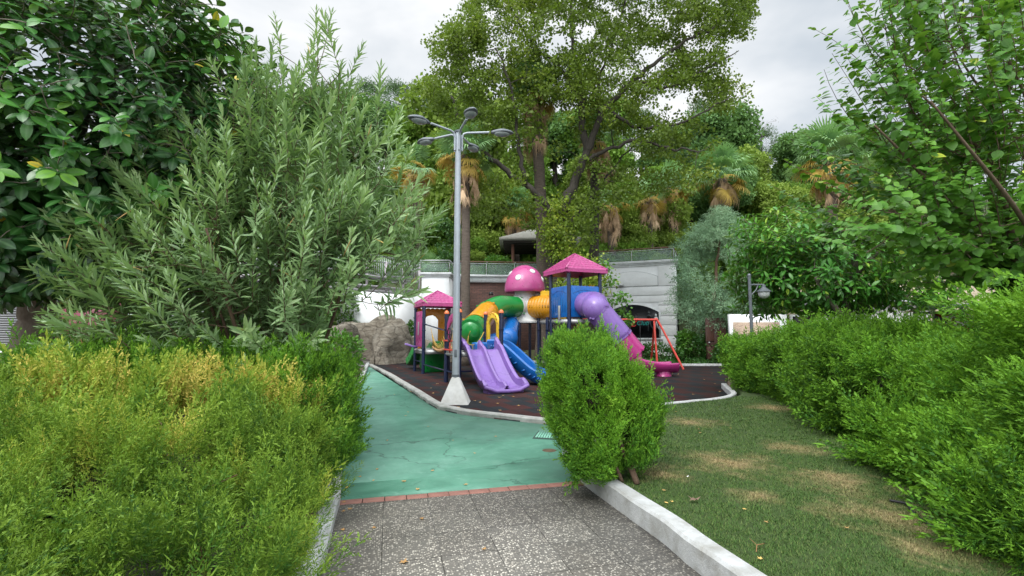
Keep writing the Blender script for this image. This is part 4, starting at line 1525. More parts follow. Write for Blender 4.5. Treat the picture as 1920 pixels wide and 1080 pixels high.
# --- front platform with the double slide
P0 = np.array([-1.44, 13.2, 0])
S2 = 1.24
PA, PB, PC, PD = P0, P0 + U * S2, P0 + U * S2 + V_ * S2, P0 + V_ * S2
for q in (PA, PB, PC, PD):
    post(q, 2.06, .062, MT['cap'])
p2c = P0 + U * S2 / 2 + V_ * S2 / 2
deck(p2c, S2, S2, .95)
bar(B1_ + ZU * .35, PD + ZU * .35)
bar(B1_ + ZU * 1.78, PD + ZU * 1.52)
bar(B1_ + U * S1 + ZU * 1.78, PC + ZU * 1.52)
bar(B1_ + ZU * .42, B1_ + V_ * S1 + ZU * .42)
bar(PD + ZU * .35, PA + ZU * .35)
bar(PA + ZU * .42, PB + ZU * .42)
for a, b in ((PD, PA),):
    M().tube([a + ZU * .86, b + ZU * .86], .045, 10).build('grey_bar', MT['steel'], ps_, smooth='auto')
M().tube([B1_ + ZU * .82, B1_ + V_ * S1 + ZU * .82], .045, 10).build('grey_bar', MT['steel'], ps_, smooth='auto')
# pink arch with black wheel on the left face, red rungs
g = M()
cm = (PA + PD) / 2
oo = [(-.5, 0), (-.5, .5), (-.3, .72), (0, .8), (.3, .72), (.5, .5), (.5, 0), (.34, 0), (.33, .4), (.18, .52), (0, .56), (-.18, .52), (-.33, .4), (-.34, 0)]
g.plate(oo, cm + ZU * 1.22, V_, ZU, .06)
g.build('pink_arch', MT['pink'], ps_, bevel=.015)
ang = np.linspace(0, 2 * PI, 25)
wh = np.array([cm - U * .1 + ZU * 1.42 + V_ * math.cos(a) * .19 + ZU * math.sin(a) * .19 for a in ang])
M().tube(wh, .018, 6).tube([wh[0], wh[12]], .014, 5).tube([wh[6], wh[18]], .014, 5).build('steering_wheel', MT['black'], ps_, smooth=True)
for z in (1.24, .98):
    bar(PD + ZU * z - U * .08, PA + ZU * z - U * .08, .024, 'rung', MT['red'])
g = M().tube([cm - U * .08 + ZU * .9, cm - U * .08 + ZU * 1.3], .02, 6)
g.build('rung_post', MT['red'], ps_)
# yellow arch on the right face (to the blue slide)
cm = (PB + PC) / 2
g = M()
def arc_outline(w0, w1, h, hi):
    a = [(w1 * math.cos(t_), h + w1 * .75 * math.sin(t_)) for t_ in np.linspace(0, PI, 15)]
    b = [(w0 * math.cos(t_), hi + w0 * .75 * math.sin(t_)) for t_ in np.linspace(PI, 0, 15)]
    return [(w1, 0)] + a + [(-w1, 0), (-w0, 0)] + b + [(w0, 0)]
g.plate(arc_outline(.30, .50, .72, .70), cm + ZU * .97, V_, ZU, .07)
g.build('yellow_arch', MT['yellow2'], ps_, bevel=.015)
g = M()
for k in range(9):
    a = PI * (k + .5) / 9
    g.box(cm + ZU * (1.69 + .40 * .9 * math.sin(a)) + V_ * .42 * math.cos(a), (.09, .05, .05), A24)
g.build('arch_studs', MT['yellow'], ps_)

# --- double purple slide
top = (PA + PB) / 2 + ZU * .99
dr = -V_
pth = [top + V_ * .12, top + dr * .10, top + dr * .28 - ZU * .06, top + dr * .75 - ZU * .46, top + dr * 1.2 - ZU * .76, top + dr * 1.5 - ZU * .86, top + dr * 1.85 - ZU * .87]
pth = spline(pth, 7)
hw = .53
prof = [(-hw, .0), (-hw - .03, .17), (-hw, .19), (-hw + .05, .17), (-hw + .07, .03), (-hw + .11, 0), (-.07, 0), (-.04, .03), (-.03, .12), (0, .14), (.03, .12), (.04, .03), (.07, 0), (hw - .11, 0), (hw - .07, .03), (hw - .05, .17), (hw, .19), (hw + .03, .17), (hw, .0)]
g = M()
n = len(pth)
hs = np.interp(np.linspace(0, 1, n), [0, .08, .2, .8, .92, 1], [1.9, 1.7, 1.0, 1.0, 1.25, .55])
wsq = np.interp(np.linspace(0, 1, n), [0, .2, .8, 1], [1.0, .94, .96, 1.04])
tn = nrm(np.gradient(pth, axis=0))
VV = []
for i in range(n):
    sd_ = nrm(np.cross(tn[i], ZU))
    up_ = np.cross(sd_, tn[i])
    for a, b in prof:
        VV.append(pth[i] + sd_ * a * wsq[i] + up_ * b * (hs[i] if b > .05 else 1))
m_ = len(prof)
g.add(VV, [(i * m_ + j, (i + 1) * m_ + j, (i + 1) * m_ + j + 1, i * m_ + j + 1) for i in range(n - 1) for j in range(m_ - 1)])
ds = g.build('double_slide', MT['purple'], ps_, smooth='auto', solid=.035)
ds['label'] = 'lavender double lane slide'
g = M()
e = pth[-1]
sd_ = nrm(np.cross(tn[-1], ZU))
g.tube([e - sd_ * (hw + .04) + ZU * .07, e - sd_ * .3 + dr * .07 - ZU * .03, e + dr * .09 - ZU * .04, e + sd_ * .3 + dr * .07 - ZU * .03, e + sd_ * (hw + .04) + ZU * .07], .05, 10)
for k in (-.3, .3):
    g.box(e + sd_ * k - dr * .2 - ZU * .06, (.35, .3, .1), A24)
g.build('slide_lip', MT['purple'], ds, smooth='auto')
# --- blue slide from the right face
top = (PB + PC) / 2 + ZU * .99 - V_ * .05
dr = nrm(np.array([1.15, -.42, 0]))
pth = spline([top - dr * .05, top + dr * .18, top + dr * .45 - ZU * .16, top + dr * 1.05 - ZU * .66, top + dr * 1.42 - ZU * .85, top + dr * 1.62 - ZU * .88], 8)
n = len(pth)
tn = nrm(np.gradient(pth, axis=0))
prof = [(-.34, -.05), (-.38, .24), (-.35, .27), (-.30, .25), (-.27, .0), (.27, .0), (.30, .25), (.35, .27), (.38, .24), (.34, -.05)]
VV = []
for i in range(n):
    sd_ = nrm(np.cross(tn[i], ZU))
    up_ = np.cross(sd_, tn[i])
    for a, b in prof:
        VV.append(pth[i] + sd_ * a + up_ * b)
m_ = len(prof)
bs = M().add(VV, [(i * m_ + j, (i + 1) * m_ + j, (i + 1) * m_ + j + 1, i * m_ + j + 1) for i in range(n - 1) for j in range(m_ - 1)]).build('blue_slide', MT['blue'], ps_, smooth='auto', solid=.03)
bs['label'] = 'blue single lane slide'
g = M()
for k in range(12):
    i = int(4 + k * (n - 10) / 11)
    sd_ = nrm(np.cross(tn[i], ZU))
    up_ = np.cross(sd_, tn[i])
    g.tube([pth[i] + sd_ * .40 + up_ * .04, pth[i] + sd_ * .40 + up_ * .12 + tn[i] * .05], .02, 6)
g.build('side_ribs', MT['blue'], bs, smooth=True)
M().box(p2c + U * .3 + V_ * .2 + ZU * 1.08, (.45, .4, .22), A24).build('slide_mouth', MT['blue'], bs, bevel=.05)

# --- rope bridge
bw = .62
a0 = B1_ + U * (S1 / 2)
a1 = p2c + V_ * S2 / 2 - U * .28
nb_ = 26
fs = np.linspace(0, 1, nb_)
dirb = nrm(a1 - a0)
sdb = np.array([-dirb[1], dirb[0], 0])
cl = np.array([a0 + (a1 - a0) * f + ZU * (.84 + .1 * f - .46 * f * (1 - f)) for f in fs])
VV, FF = [], []
mm = 9
for i in range(nb_):
    for j in range(mm):
        x = (j / (mm - 1) - .5) * 2
        VV.append(cl[i] + sdb * x * bw / 2 + ZU * (.10 * x * x + .018 * ((i + j) % 2)))
g = M().add(VV, [(i * mm + j, (i + 1) * mm + j, (i + 1) * mm + j + 1, i * mm + j + 1) for i in range(nb_ - 1) for j in range(mm - 1)])
rb = g.build('rope_bridge', MT['weave'], ps_, solid=.05)
for s_ in (-1, 1):
    g = M()
    for i in range(0, nb_ - 1):
        q = cl[i] + sdb * s_ * (bw / 2 + .01) + ZU * .1
        g.tube([q - dirb * .05, q + dirb * .02 + ZU * .03, q + dirb * .07 - ZU * .02], .03, 5)
    g.build('woven_edge', MT['weave'], rb, smooth=True)
for s_ in (-1, 1):
    g = M()
    hand = np.array([a0 + (a1 - a0) * f + sdb * s_ * (bw / 2 + .08) + ZU * (1.62 - .1 * f - 1.9 * f * (1 - f)) for f in fs])
    g.tube(hand, .010, 6)
    for i in range(1, nb_ - 1, 2):
        g.tube([hand[i], cl[i] + sdb * s_ * bw / 2 + ZU * .12], .006, 4)
        g.tube([hand[i], cl[min(nb_ - 1, i + 2)] + sdb * s_ * bw / 2 + ZU * .12], .006, 4)
    g.build('side_ropes', MT['rope'], rb, smooth=True)
# yellow rope net on the platform side seen beside the double slide
g = M()
q0, q1 = PA + ZU * 1.45 + V_ * .1 + U * .05, PC + ZU * 1.5 - U * .05
for k in range(7):
    f = k / 6
    q = q0 + (q1 - q0) * f - ZU * (.9 * f * (1 - f) * 1.6)
    g.tube([q, np.array([q[0], q[1], 1.0])], .012, 4)
hand = np.array([q0 + (q1 - q0) * f - ZU * (.9 * f * (1 - f) * 1.6) for f in np.linspace(0, 1, 14)])
g.tube(hand, .016, 5)
g.build('rope_net', MT['rope'], ps_, smooth=True)

# --- big tower
N_ = np.array([2.02, 17.0, 0])
S3 = 1.32
Rr, Ll, Bb = N_ + U * S3, N_ + V_ * S3, N_ + (U + V_) * S3
bc = N_ + (U + V_) * S3 / 2
for q in (N_, Rr, Ll, Bb):
    post(q, 3.68, .068)
Lx, Bx = Ll + V_ * 1.0 - U * .02, Bb + V_ * 1.0
for q in (Lx, Ll - U * .14 + V_ * .05):
    post(q, 2.05, .06)
post(Bx, 3.1, .06)
roof(bc, .87, 3.72, 4.38, MT['pink'], 7)
deck(bc, S3, S3, 1.93)
deck(Ll + U * S3 / 2 + V_ * .52, S3, .96, 1.93)
for c, ex in (((N_ + Ll) / 2, V_), ((N_ + Rr) / 2, U), ((Rr + Bb) / 2, V_)):
    panel(c, ex, S3 - .14, 1.10, 2.02, MT['blue'], grooves=6 if ex is V_ else 6)
panel((Lx + Bx) / 2, U, S3 - .14, 1.10, 2.02, MT['yellow2'], grooves=0)
M().plate([(-.07, 0), (.07, 0), (.07, .5), (-.07, .5)], N_ + V_ * .6 - U * .06 + ZU * 1.95, V_, ZU, .03).build('grey_plate', MT['steel'], ps_, bevel=.01)
g = M()
for k in range(5):
    q = Rr + V_ * (.45 + .12 * k) - U * (.05 * k)
    g.lathe([(0, .1), (.06, .08), (.085, .0), (.05, -.07), (0, -.09)], q + ZU * (3.14 + .03 * (k % 2)), 10)
g.build('yellow_toy', MT['yellow2'], ps_, smooth=True)

# --- mushroom
mc = np.array([.52, 19.6, 0])
for a, b in ((-.45, -.45), (.45, -.45), (-.45, .45), (.45, .45)):
    post(mc + U * a + V_ * b, 1.88, .058)
mush = M().lathe([(.0, 1.84), (.62, 1.84), (.68, 1.86), (.68, 1.92), (.60, 1.98), (.56, 2.08), (.545, 2.25), (.545, 2.5), (.54, 2.75), (.50, 2.90), (.43, 2.99), (.415, 3.1), (.42, 3.35)], mc, 40).build('mushroom_stem', MT['white_p'], ps_, smooth='auto')
cap = M().lathe([(.40, 3.24), (.66, 3.15), (.79, 3.10), (.825, 3.15), (.825, 3.25), (.80, 3.45), (.74, 3.66), (.63, 3.87), (.48, 4.05), (.31, 4.16), (.13, 4.22), (0, 4.23)], mc, 44).build('mushroom_cap', MT['pink'], ps_, smooth='auto')
def capspot(az, el):
    d_ = np.array([math.cos(az) * math.cos(el), math.sin(az) * math.cos(el), math.sin(el)])
    k_ = np.array([.80, .80, .86])
    q = mc + ZU * 3.33 + d_ * k_
    M().lathe([(0, .035), (.05, .032), (.055, .02), (.11, .012), (.125, -.01), (.125, -.05)], q, 20, ax=nrm(d_ / k_)).build('cap_spot', MT['white_p'], cap, smooth='auto')
for az, el in ((-112, 22), (-58, 44), (-165, 40), (-15, 20), (45, 45), (110, 25)):
    capspot(R(az), R(el))
def collar(p, d_, mat=MT['white_p']):
    M().tube([p - d_ * .10, p + d_ * .06], RT + .035, 28).build('collar', mat, mush, smooth='auto')
# --- tubes
RT = .41
e1 = P(930, 575, 18.3)
dl = nrm(e1 - (mc + ZU * 2.5))
e0 = mc + ZU * 2.5 + dl * .50
collar(e0, dl)
tb2 = np.array([-1.30, 14.95, 1.48])
e2 = P(915, 585, 17.7)
qd = tb2 - e2
tubeobj('green_tube', [e0, e0 + dl * .3, e1 + (mc + ZU * 2.5 - e1) * .12, e2, e2 + qd * .04], RT, MT['green_p'], holes=[(.8, -.5), (.8, -1.3)])
tubeobj('yellow_tube', [e2 + qd * .04, e2 + qd * .76], RT - .01, MT['yellow'], holes=[(.5, -.3), (.15, -.7), (.85, -.7)])
tubeobj('green_tube', [e2 + qd * .76, e2 + qd * .88, tb2 - qd * .02], RT - .02, MT['green_p'], holes=[(.4, -.6)])
M().lathe([(.0, .20), (.16, .18), (.30, .11), (.38, .0), (.385, -.03)], tb2 - qd * .04, 28, ax=nrm(qd)).build('tube_end', MT['green_p'], ps_, smooth=True)
ye = Ll + U * .45 + V_ * .35 + ZU * 2.46
dy = nrm(ye - (mc + ZU * 2.5))
y0 = mc + ZU * 2.5 + dy * .42
collar(y0, dy)
npt = 48
f = np.linspace(0, 1, npt)
q = y0 + (ye - y0) * f[:, None]
rr = RT + .025 + .018 * np.abs(np.sin(f * PI * 8))
yo = M().tube(q, rr, 32, cap=False).build('ribbed_yellow_tube', MT['yellow'], ps_, smooth=True, solid=.02)
g = M()
sdy = nrm(np.cross(dy, ZU))
for k in range(8):
    g.box(y0 + (ye - y0) * ((k + .8) / 8.8) + sdy * (RT + .03), (.035, .035, .10), A24 - R(60))
g.build('slot', MT['black'], yo)
# purple tube slide and its magenta run-out
s0 = (N_ + Rr) / 2 + ZU * 2.47
pe = P(1116, 577, 16.35)
pts_ = [s0 + V_ * .05, s0 - V_ * .22, s0 - V_ * .55 + U * .06 - ZU * .02, pe]
g1 = P(1188, 664, 16.35)
dd_ = nrm(g1 - pe)
sl, q, tn = tubeobj('purple_tube', pts_ + [pe + dd_ * .15], .44, MT['purple'])
e_ = pe + (g1 - pe) * .66
tubeobj('purple_tube', [pe + dd_ * .15, e_], .43, MT['purple'])
tubeobj('magenta_tube', [e_, e_ + (g1 - e_) * .5, g1], .42, MT['magenta'])
g = M()
pth = spline([g1 - dd_ * .1, g1 + dd_ * .22, np.array([4.62, 16.35, .50]), np.array([5.05, 16.35, .46]), np.array([5.50, 16.35, .50])], 6)
tn = nrm(np.gradient(pth, axis=0))
VV = []
n = len(pth)
K = 17
for i in range(n):
    sd_ = nrm(np.cross(tn[i], ZU))
    up_ = np.cross(sd_, tn[i])
    half_ = np.interp(i / (n - 1), [0, .25, 1], [2.6, 1.75, 1.5])
    rr = np.interp(i / (n - 1), [0, .7, 1], [.41, .38, .42])
    for a in np.linspace(-half_, half_, K):
        VV.append(pth[i] + sd_ * math.sin(a) * rr + up_ * (-math.cos(a) * rr * .85))
g.add(VV, [(i * K + j, (i + 1) * K + j, (i + 1) * K + j + 1, i * K + j + 1) for i in range(n - 1) for j in range(K - 1)])
ro = g.build('slide_exit', MT['magenta'], ps_, smooth='auto', solid=.035)
M().lathe([(.26, .42), (.24, .2), (.26, .0), (.28, -.02)], (5.1, 16.35, .02), 16).build('exit_foot', MT['magenta'], ro, smooth='auto')
# --- blue enclosed slide curling behind the platform
ball = P(952, 634, 17.3)
btp = [P(958, 608, 18.9), P(957, 619, 18.2), ball, P(930, 641, 16.9), P(905, 645, 16.7), P(885, 652, 16.5)]
tubeobj('blue_tube', btp, .29, MT['blue'], rings=[.62])
M().lathe([(0, .38), (.18, .34), (.32, .22), (.38, 0), (.32, -.22), (.18, -.34), (0, -.38)], ball, 24).build('blue_bend', MT['blue'], ps_, smooth=True)

# ------------------------------------------------------------------ SWING
s_top = P(1228, 599.5, 19.7)
left_top = s_top + np.array([-3.0, -.3, 0])
t = thing('swing_frame', 'red tubular swing frame in front of the white building', 'swing', (s_top[0] - 1.5, s_top[1], 0))
M().tube([left_top, s_top + [.04, 0, 0]], .045, 10).build('top_bar', MT['red'], t, smooth='auto')
for e in (s_top, left_top):
    s_ = 1 if e is s_top else -1
    M().tube(spline([e, e + [.14 * s_, -.06, -.12], e + [.84 * s_, -.75, -e[2] + .03]], 6), .042, 8).build('leg', MT['red'], t, smooth='auto')
    M().tube([e - [0, 0, .02], [e[0] + .12 * s_, e[1] + 1.2, .03]], .04, 8).build('leg', MT['red'], t, smooth='auto')
    M().tube([e - [0.04, 0, .02], [e[0] - .05 * s_, e[1] - .35, .03]], .04, 8).build('leg', MT['red'], t, smooth='auto')
for k in (.28, .62):
    q = s_top + (left_top - s_top) * k
    g = M()
    for a in (-.2, .2):
        g.tube([q + [a, 0, 0], q + [a, .02, -1.4]], .011, 5)
    g.build('chain', MT['black'], t)
    M().box(q + [0, .02, -1.42], (.48, .22, .035)).build('seat', MT['black'], t, bevel=.01)
# ------------------------------------------------------------------ LAMP POST
lb = G(850, 760)[:2] + np.array([0.02, .2])
t = thing('street_lamp', 'tall grey five armed park lamp on a white concrete cone', 'street lamp', (*lb, 0))
MT['galv'] = simple('galvanised', (.36, .40, .44), .4, .08, 4, metal=.25, dirt=(.22, .23, .24), dscale=3)
MT['lampgrey'] = simple('lamp_grey', (.115, .13, .145), .42, .08, metal=.2)
MT['lens'] = simple('lamp_lens', (.30, .33, .33), .15, .1)
hb, ht_ = .30, .075
V = [(lb[0] + a * hb, lb[1] + b * hb, .0) for a, b in ((-1, -1), (1, -1), (1, 1), (-1, 1))] + [(lb[0] + a * ht_, lb[1] + b * ht_, .56) for a, b in ((-1, -1), (1, -1), (1, 1), (-1, 1))]
M().add(V, [(0, 1, 5, 4), (1, 2, 6, 5), (2, 3, 7, 6), (3, 0, 4, 7), (4, 5, 6, 7)]).build('concrete_base', simple('base_concrete', (.50, .50, .48), .85, .1, 6, bmp=.6, bscale=35, dirt=(.28, .27, .23), dscale=4, damt=.6), t, bevel=.02)
zt = 5.86
M().tube([(*lb, .5), (*lb, 2.5), (*lb, zt)], [.078, .072, .060], 20).build('pole', MT['galv'], t, smooth='auto')
M().box((lb[0], lb[1] - .077, 1.05), (.055, .012, .16)).build('access_hatch', MT['lampgrey'], t, bevel=.004)
M().lathe([(.078, 0), (.088, .0), (.088, .05), (.078, .05)], (*lb, .56), 20).build('base_collar', MT['lampgrey'], t, smooth='auto')
g = M()
g.lathe([(.062, 0), (.085, .0), (.09, .03), (.05, .05), (0, .055)], (*lb, zt), 16)
g.build('pole_cap', MT['lampgrey'], t, smooth='auto')
for k, a in enumerate((75, 3, -69, -141, 147)):
    d_ = np.array([math.cos(R(a)), math.sin(R(a)), 0])
    hub = np.array([*lb, 0])
    arm = M()
    arm.tube([hub + d_ * .085 + ZU * (zt - .42), hub + d_ * .085 + ZU * (zt - .10), hub + d_ * .12 + ZU * (zt - .03), hub + d_ * .2 + ZU * (zt - .005), hub + d_ * .68 + ZU * (zt + .02)], .024, 10)
    ar = arm.build('lamp_arm', MT['galv'], t, smooth='auto')
    c = hub + d_ * .93 + ZU * (zt + .01)
    # housing: flattened egg, longer than wide
    xs_ = np.linspace(0, 1, 13)
    VV = []
    K = 14
    for x in xs_:
        wdt = .135 * (math.sin(PI * min(1, x * .93 + .07)) ** .6) * (.35 + .65 * min(1, x * 2.2)) + .01
        hh = .072 * (math.sin(PI * min(1, x * .93 + .07)) ** .6) + .012
        ct = c + d_ * (x - .42) * .50
        sd_ = np.array([-d_[1], d_[0], 0])
        for j in range(K):
            an = 2 * PI * j / K
            up_ = math.sin(an)
            VV.append(ct + sd_ * math.cos(an) * wdt + ZU * (up_ * hh * (1 if up_ > 0 else .35)))
    n = len(xs_)
    FF = [(i * K + j, i * K + (j + 1) % K, (i + 1) * K + (j + 1) % K, (i + 1) * K + j) for i in range(n - 1) for j in range(K)]
    FF += [tuple(range(K))[::-1], tuple((n - 1) * K + j for j in range(K))]
    hd = M().add(VV, FF).build('lamp_head', MT['lampgrey'], t, smooth=True)
    g = M().lathe([(0, -.062), (.06, -.058), (.098, -.035), (.112, -.012), (.112, .0)], (0, 0, 0), 20)
    W = np.concatenate(g.V)
    W = c + ZU * -.012 + d_ * .03 + W[:, :1] * np.array([-d_[1], d_[0], 0]) * 1.05 + W[:, 1:2] * d_ * 1.55 + W[:, 2:] * ZU
    g.V = [W]
    g.build('lens', MT['lens'], hd, smooth=True)

def globe_lamp(q, h, label, side):
    t = thing('garden_lamp', label, 'garden lamp', (q[0], q[1], 0), None)
    M().tube([(q[0], q[1], .0), (q[0], q[1], h)], .04, 12).lathe([(.04, 0), (.052, .02), (.032, .06), (0, .08)], (q[0], q[1], h), 12).build('pole', MT['lampgrey'], t, smooth='auto')
    M().tube([(q[0], q[1], h - .22), (q[0] + .36 * side, q[1], h - .22)], .022, 8).tube([(q[0] + .02, q[1], h - .5), (q[0] + .16 * side, q[1], h - .36), (q[0] + .22 * side, q[1], h - .23)], .014, 6).build('arm', MT['lampgrey'], t, smooth='auto')
    c = np.array([q[0] + .36 * side, q[1], h])
    M().lathe([(0, -.2), (.05, -.23), (.055, -.29), (.085, -.32), (.155, -.375), (.18, -.395), (.18, -.41), (0.02, -.40)], c, 24).build('shade', MT['lampgrey'], t, smooth='auto')
    M().lathe([(.135, -.40), (.143, -.445), (.128, -.51), (.09, -.55), (.04, -.575), (0, -.58)], c, 24).build('globe', simple('opal', (.55, .57, .58), .25, .04), t, smooth=True)
q = P(1408.5, 600, 12.4)
globe_lamp(q, P(1408.5, 518, 12.4)[2], 'dark garden lamp with white globe standing behind the cypress hedge', 1)
q = P(1526, 600, 19)
globe_lamp(q, 3.05, 'farther garden lamp half hidden under the broad leaved tree', -1)
# ------------------------------------------------------------------ PLANT MATERIALS
MT['cyp'] = leafmat('cypress_spray', [(0, (.010, .045, .006)), (.45, (.040, .13, .011)), (.8, (.13, .30, .02)), (1, (.26, .42, .045))], .6, .22, rib=((.17, .36, .025), .45, 1.0, .72), spec=.25)  # bases darkened, tips lightened: shade painted in along with the new-growth colour
MT['gold'] = leafmat('golden_cypress_spray', [(0, (.012, .05, .006)), (.35, (.045, .125, .012)), (.6, (.13, .22, .022)), (.8, (.36, .38, .05)), (1, (.66, .50, .13))], .6, .22, rib=((.24, .37, .04), .45, 1.0, .62), spec=.25, gain=1.12)  # same painted shade at the bases; golden tips are the plant's own
MT['twig'] = barkmat('twig_bark', (.075, .045, .028), (.14, .09, .055), 14)
MT['redtwig'] = barkmat('red_twig', (.09, .045, .03), (.17, .085, .05), 14)
MT['bark_dark'] = barkmat('dark_bark', (.022, .019, .014), (.060, .052, .040), 7, .22, .8)
MT['bark_grey'] = barkmat('grey_bark', (.12, .10, .08), (.24, .21, .17), 6, .3, .6)
MT['palmbark'] = barkmat('palm_bark', (.065, .050, .038), (.15, .12, .095), 5, 3.5, .9)
MT['ficus'] = leafmat('rubber_leaf', [(0, (.012, .055, .014)), (.5, (.020, .085, .016)), (.8, (.06, .20, .028)), (.93, (.16, .34, .045)), (1, (.5, .40, .03))], .30, .12, rib=((.12, .26, .09), .6, 1., .55), spec=.45, gain=1.1)
MT['ficus2'] = leafmat('broad_leaf', [(0, (.022, .10, .014)), (.5, (.045, .17, .022)), (.85, (.10, .27, .03)), (1, (.28, .42, .05))], .34, .22, rib=((.16, .33, .08), .6, 1., .4), spec=.4)
MT['olea'] = leafmat('oleander_leaf', [(0, (.07, .125, .055)), (.5, (.165, .265, .115)), (.9, (.34, .46, .21)), (1, (.42, .50, .22))], .42, .28, rib=((.24, .36, .14), .6, 1., .5), spec=.45)
MT['sweetgum'] = leafmat('tree_leaf', [(0, (.06, .105, .014)), (.5, (.125, .19, .022)), (.85, (.26, .31, .036)), (.95, (.33, .35, .035)), (1, (.55, .30, .03))], .5, .32, spec=.3, gain=.95)
MT['mulberry'] = leafmat('round_leaf', [(0, (.032, .105, .014)), (.5, (.075, .20, .022)), (.85, (.15, .31, .032)), (1, (.34, .42, .05))], .42, .32, rib=((.14, .26, .06), .7, 1., .3), spec=.35)
MT['bluecyp'] = leafmat('blue_cypress', [(0, (.10, .18, .10)), (.5, (.17, .28, .165)), (1, (.28, .40, .23))], .6, .15, spec=.2, tcol=(.2, .35, .15))
MT['hilltree'] = leafmat('hill_leaf', [(0, (.07, .15, .02)), (.5, (.14, .26, .035)), (1, (.25, .39, .06))], .6, .28, spec=.25, gain=1.08)
MT['hilltree2'] = leafmat('hill_leaf_olive', [(0, (.11, .17, .03)), (.5, (.19, .28, .045)), (1, (.32, .41, .08))], .6, .28, spec=.25, gain=1.08)
MT['hilldark'] = leafmat('hill_leaf_dark', [(0, (.05, .105, .035)), (.5, (.085, .17, .05)), (1, (.14, .25, .07))], .6, .2, spec=.25)
MT['pine'] = leafmat('pine_needles', [(0, (.035, .07, .03)), (.5, (.06, .115, .045)), (1, (.10, .165, .06))], .6, .15, spec=.2)
MT['dead'] = leafmat('dead_twigs', [(0, (.06, .045, .04)), (1, (.12, .09, .075))], .8, 0)
MT['palm'] = leafmat('palm_frond', [(0, (.10, .20, .09)), (.5, (.17, .31, .13)), (1, (.29, .44, .19))], .45, .22, spec=.4)
MT['palmyel'] = leafmat('yellow_frond', [(0, (.26, .19, .04)), (.5, (.46, .33, .07)), (1, (.58, .40, .14))], .6, .25, tcol=(.5, .35, .05), gain=1.08)
MT['palmdry'] = leafmat('dry_frond', [(0, (.20, .125, .07)), (.5, (.34, .23, .14)), (1, (.48, .35, .22))], .8, .1, tcol=(.4, .25, .1))
MT['ivy'] = leafmat('ivy_leaf', [(0, (.012, .045, .010)), (.5, (.025, .08, .014)), (1, (.06, .15, .025))], .4, .15)
MT['bush'] = leafmat('bush_leaf', [(0, (.03, .10, .014)), (.5, (.06, .17, .02)), (1, (.13, .27, .03))], .45, .25)
MT['vine'] = leafmat('vine_leaf', [(0, (.07, .13, .012)), (.5, (.13, .20, .016)), (1, (.27, .30, .03))], .5, .3)
MT['litter'] = leafmat('dry_leaf', [(0, (.22, .12, .05)), (.5, (.42, .25, .09)), (1, (.60, .42, .12))], .7, .1, tcol=(.5, .3, .05))

# ------------------------------------------------------------------ templates
def plume_tpl(rng, nb=16, nn=4, width=.40, kite=.055, flat=.45, bendz=-.12, kl=.50):
    """feathery conifer spray of unit length: axis, branchlets, scale-leaf kites"""
    m = M()
    ps, ds, sc_, rb = [], [], [], []
    ax = lambda t: np.array([.04 * math.sin(t * 3), t, bendz * t * t])
    for k in range(nb):
        t = .08 + .86 * (k / nb) + rng.uniform(-.02, .02)
        a = k * 2.4 + rng.uniform(-.5, .5)
        lat = np.array([math.cos(a), 0, math.sin(a) * flat])
        lat /= np.linalg.norm(lat)
        th_ = R(rng.uniform(32, 50))
        d_ = np.array([0, 1, 2 * bendz * t]) * math.cos(th_) + lat * math.sin(th_)
        Lb = width * (1.08 - t) ** .75 * rng.uniform(.75, 1.15)
        p0 = ax(t)
        for j in range(nn):
            s_ = (j + .3) / nn
            sgn = 1 if j % 2 else -1
            w2 = np.cross(d_, lat + rng.normal(size=3) * .2)
            dd = nrm(d_ + nrm(np.cross(d_, nrm(w2))) * sgn * .5 + rng.normal(size=3) * .12)
            ps.append(p0 + d_ * Lb * s_)
            ds.append(dd)
            sc_.append(Lb * (kl if j < nn - 1 else kl * 1.2) * rng.uniform(.8, 1.2))
            rb.append(.25 + .75 * s_ if t < .8 else 1)
    ps.append(ax(.85))
    ds.append(np.array([0, 1, -.2]))
    sc_.append(.2)
    rb.append(1)
    ps, ds, sc_ = np.array(ps), np.array(ds), np.array(sc_)
    n = len(ps)
    q = quad_tpl(1, .2)
    V0 = np.stack([q[0][:, 0] * kite, q[0][:, 1], q[0][:, 2] * kite], 1)
    mats = frame(ds, roll=rng.random(n) * 6.28)
    W = np.zeros((n, 4, 3))
    for k in range(4):
        loc = np.tile(V0[k], (n, 1))
        loc[:, 1] *= sc_
        loc[:, 0] *= 1
        W[:, k] = np.einsum('nij,nj->ni', mats, loc) + ps
    FF = (q[1][None] + (np.arange(n) * 4)[:, None, None]).reshape(-1, 4)
    rib = np.repeat(np.array(rb), 4)
    vt = np.repeat(rng.uniform(-.10, .10, n), 4)
    return W.reshape(-1, 3), FF, rib, vt
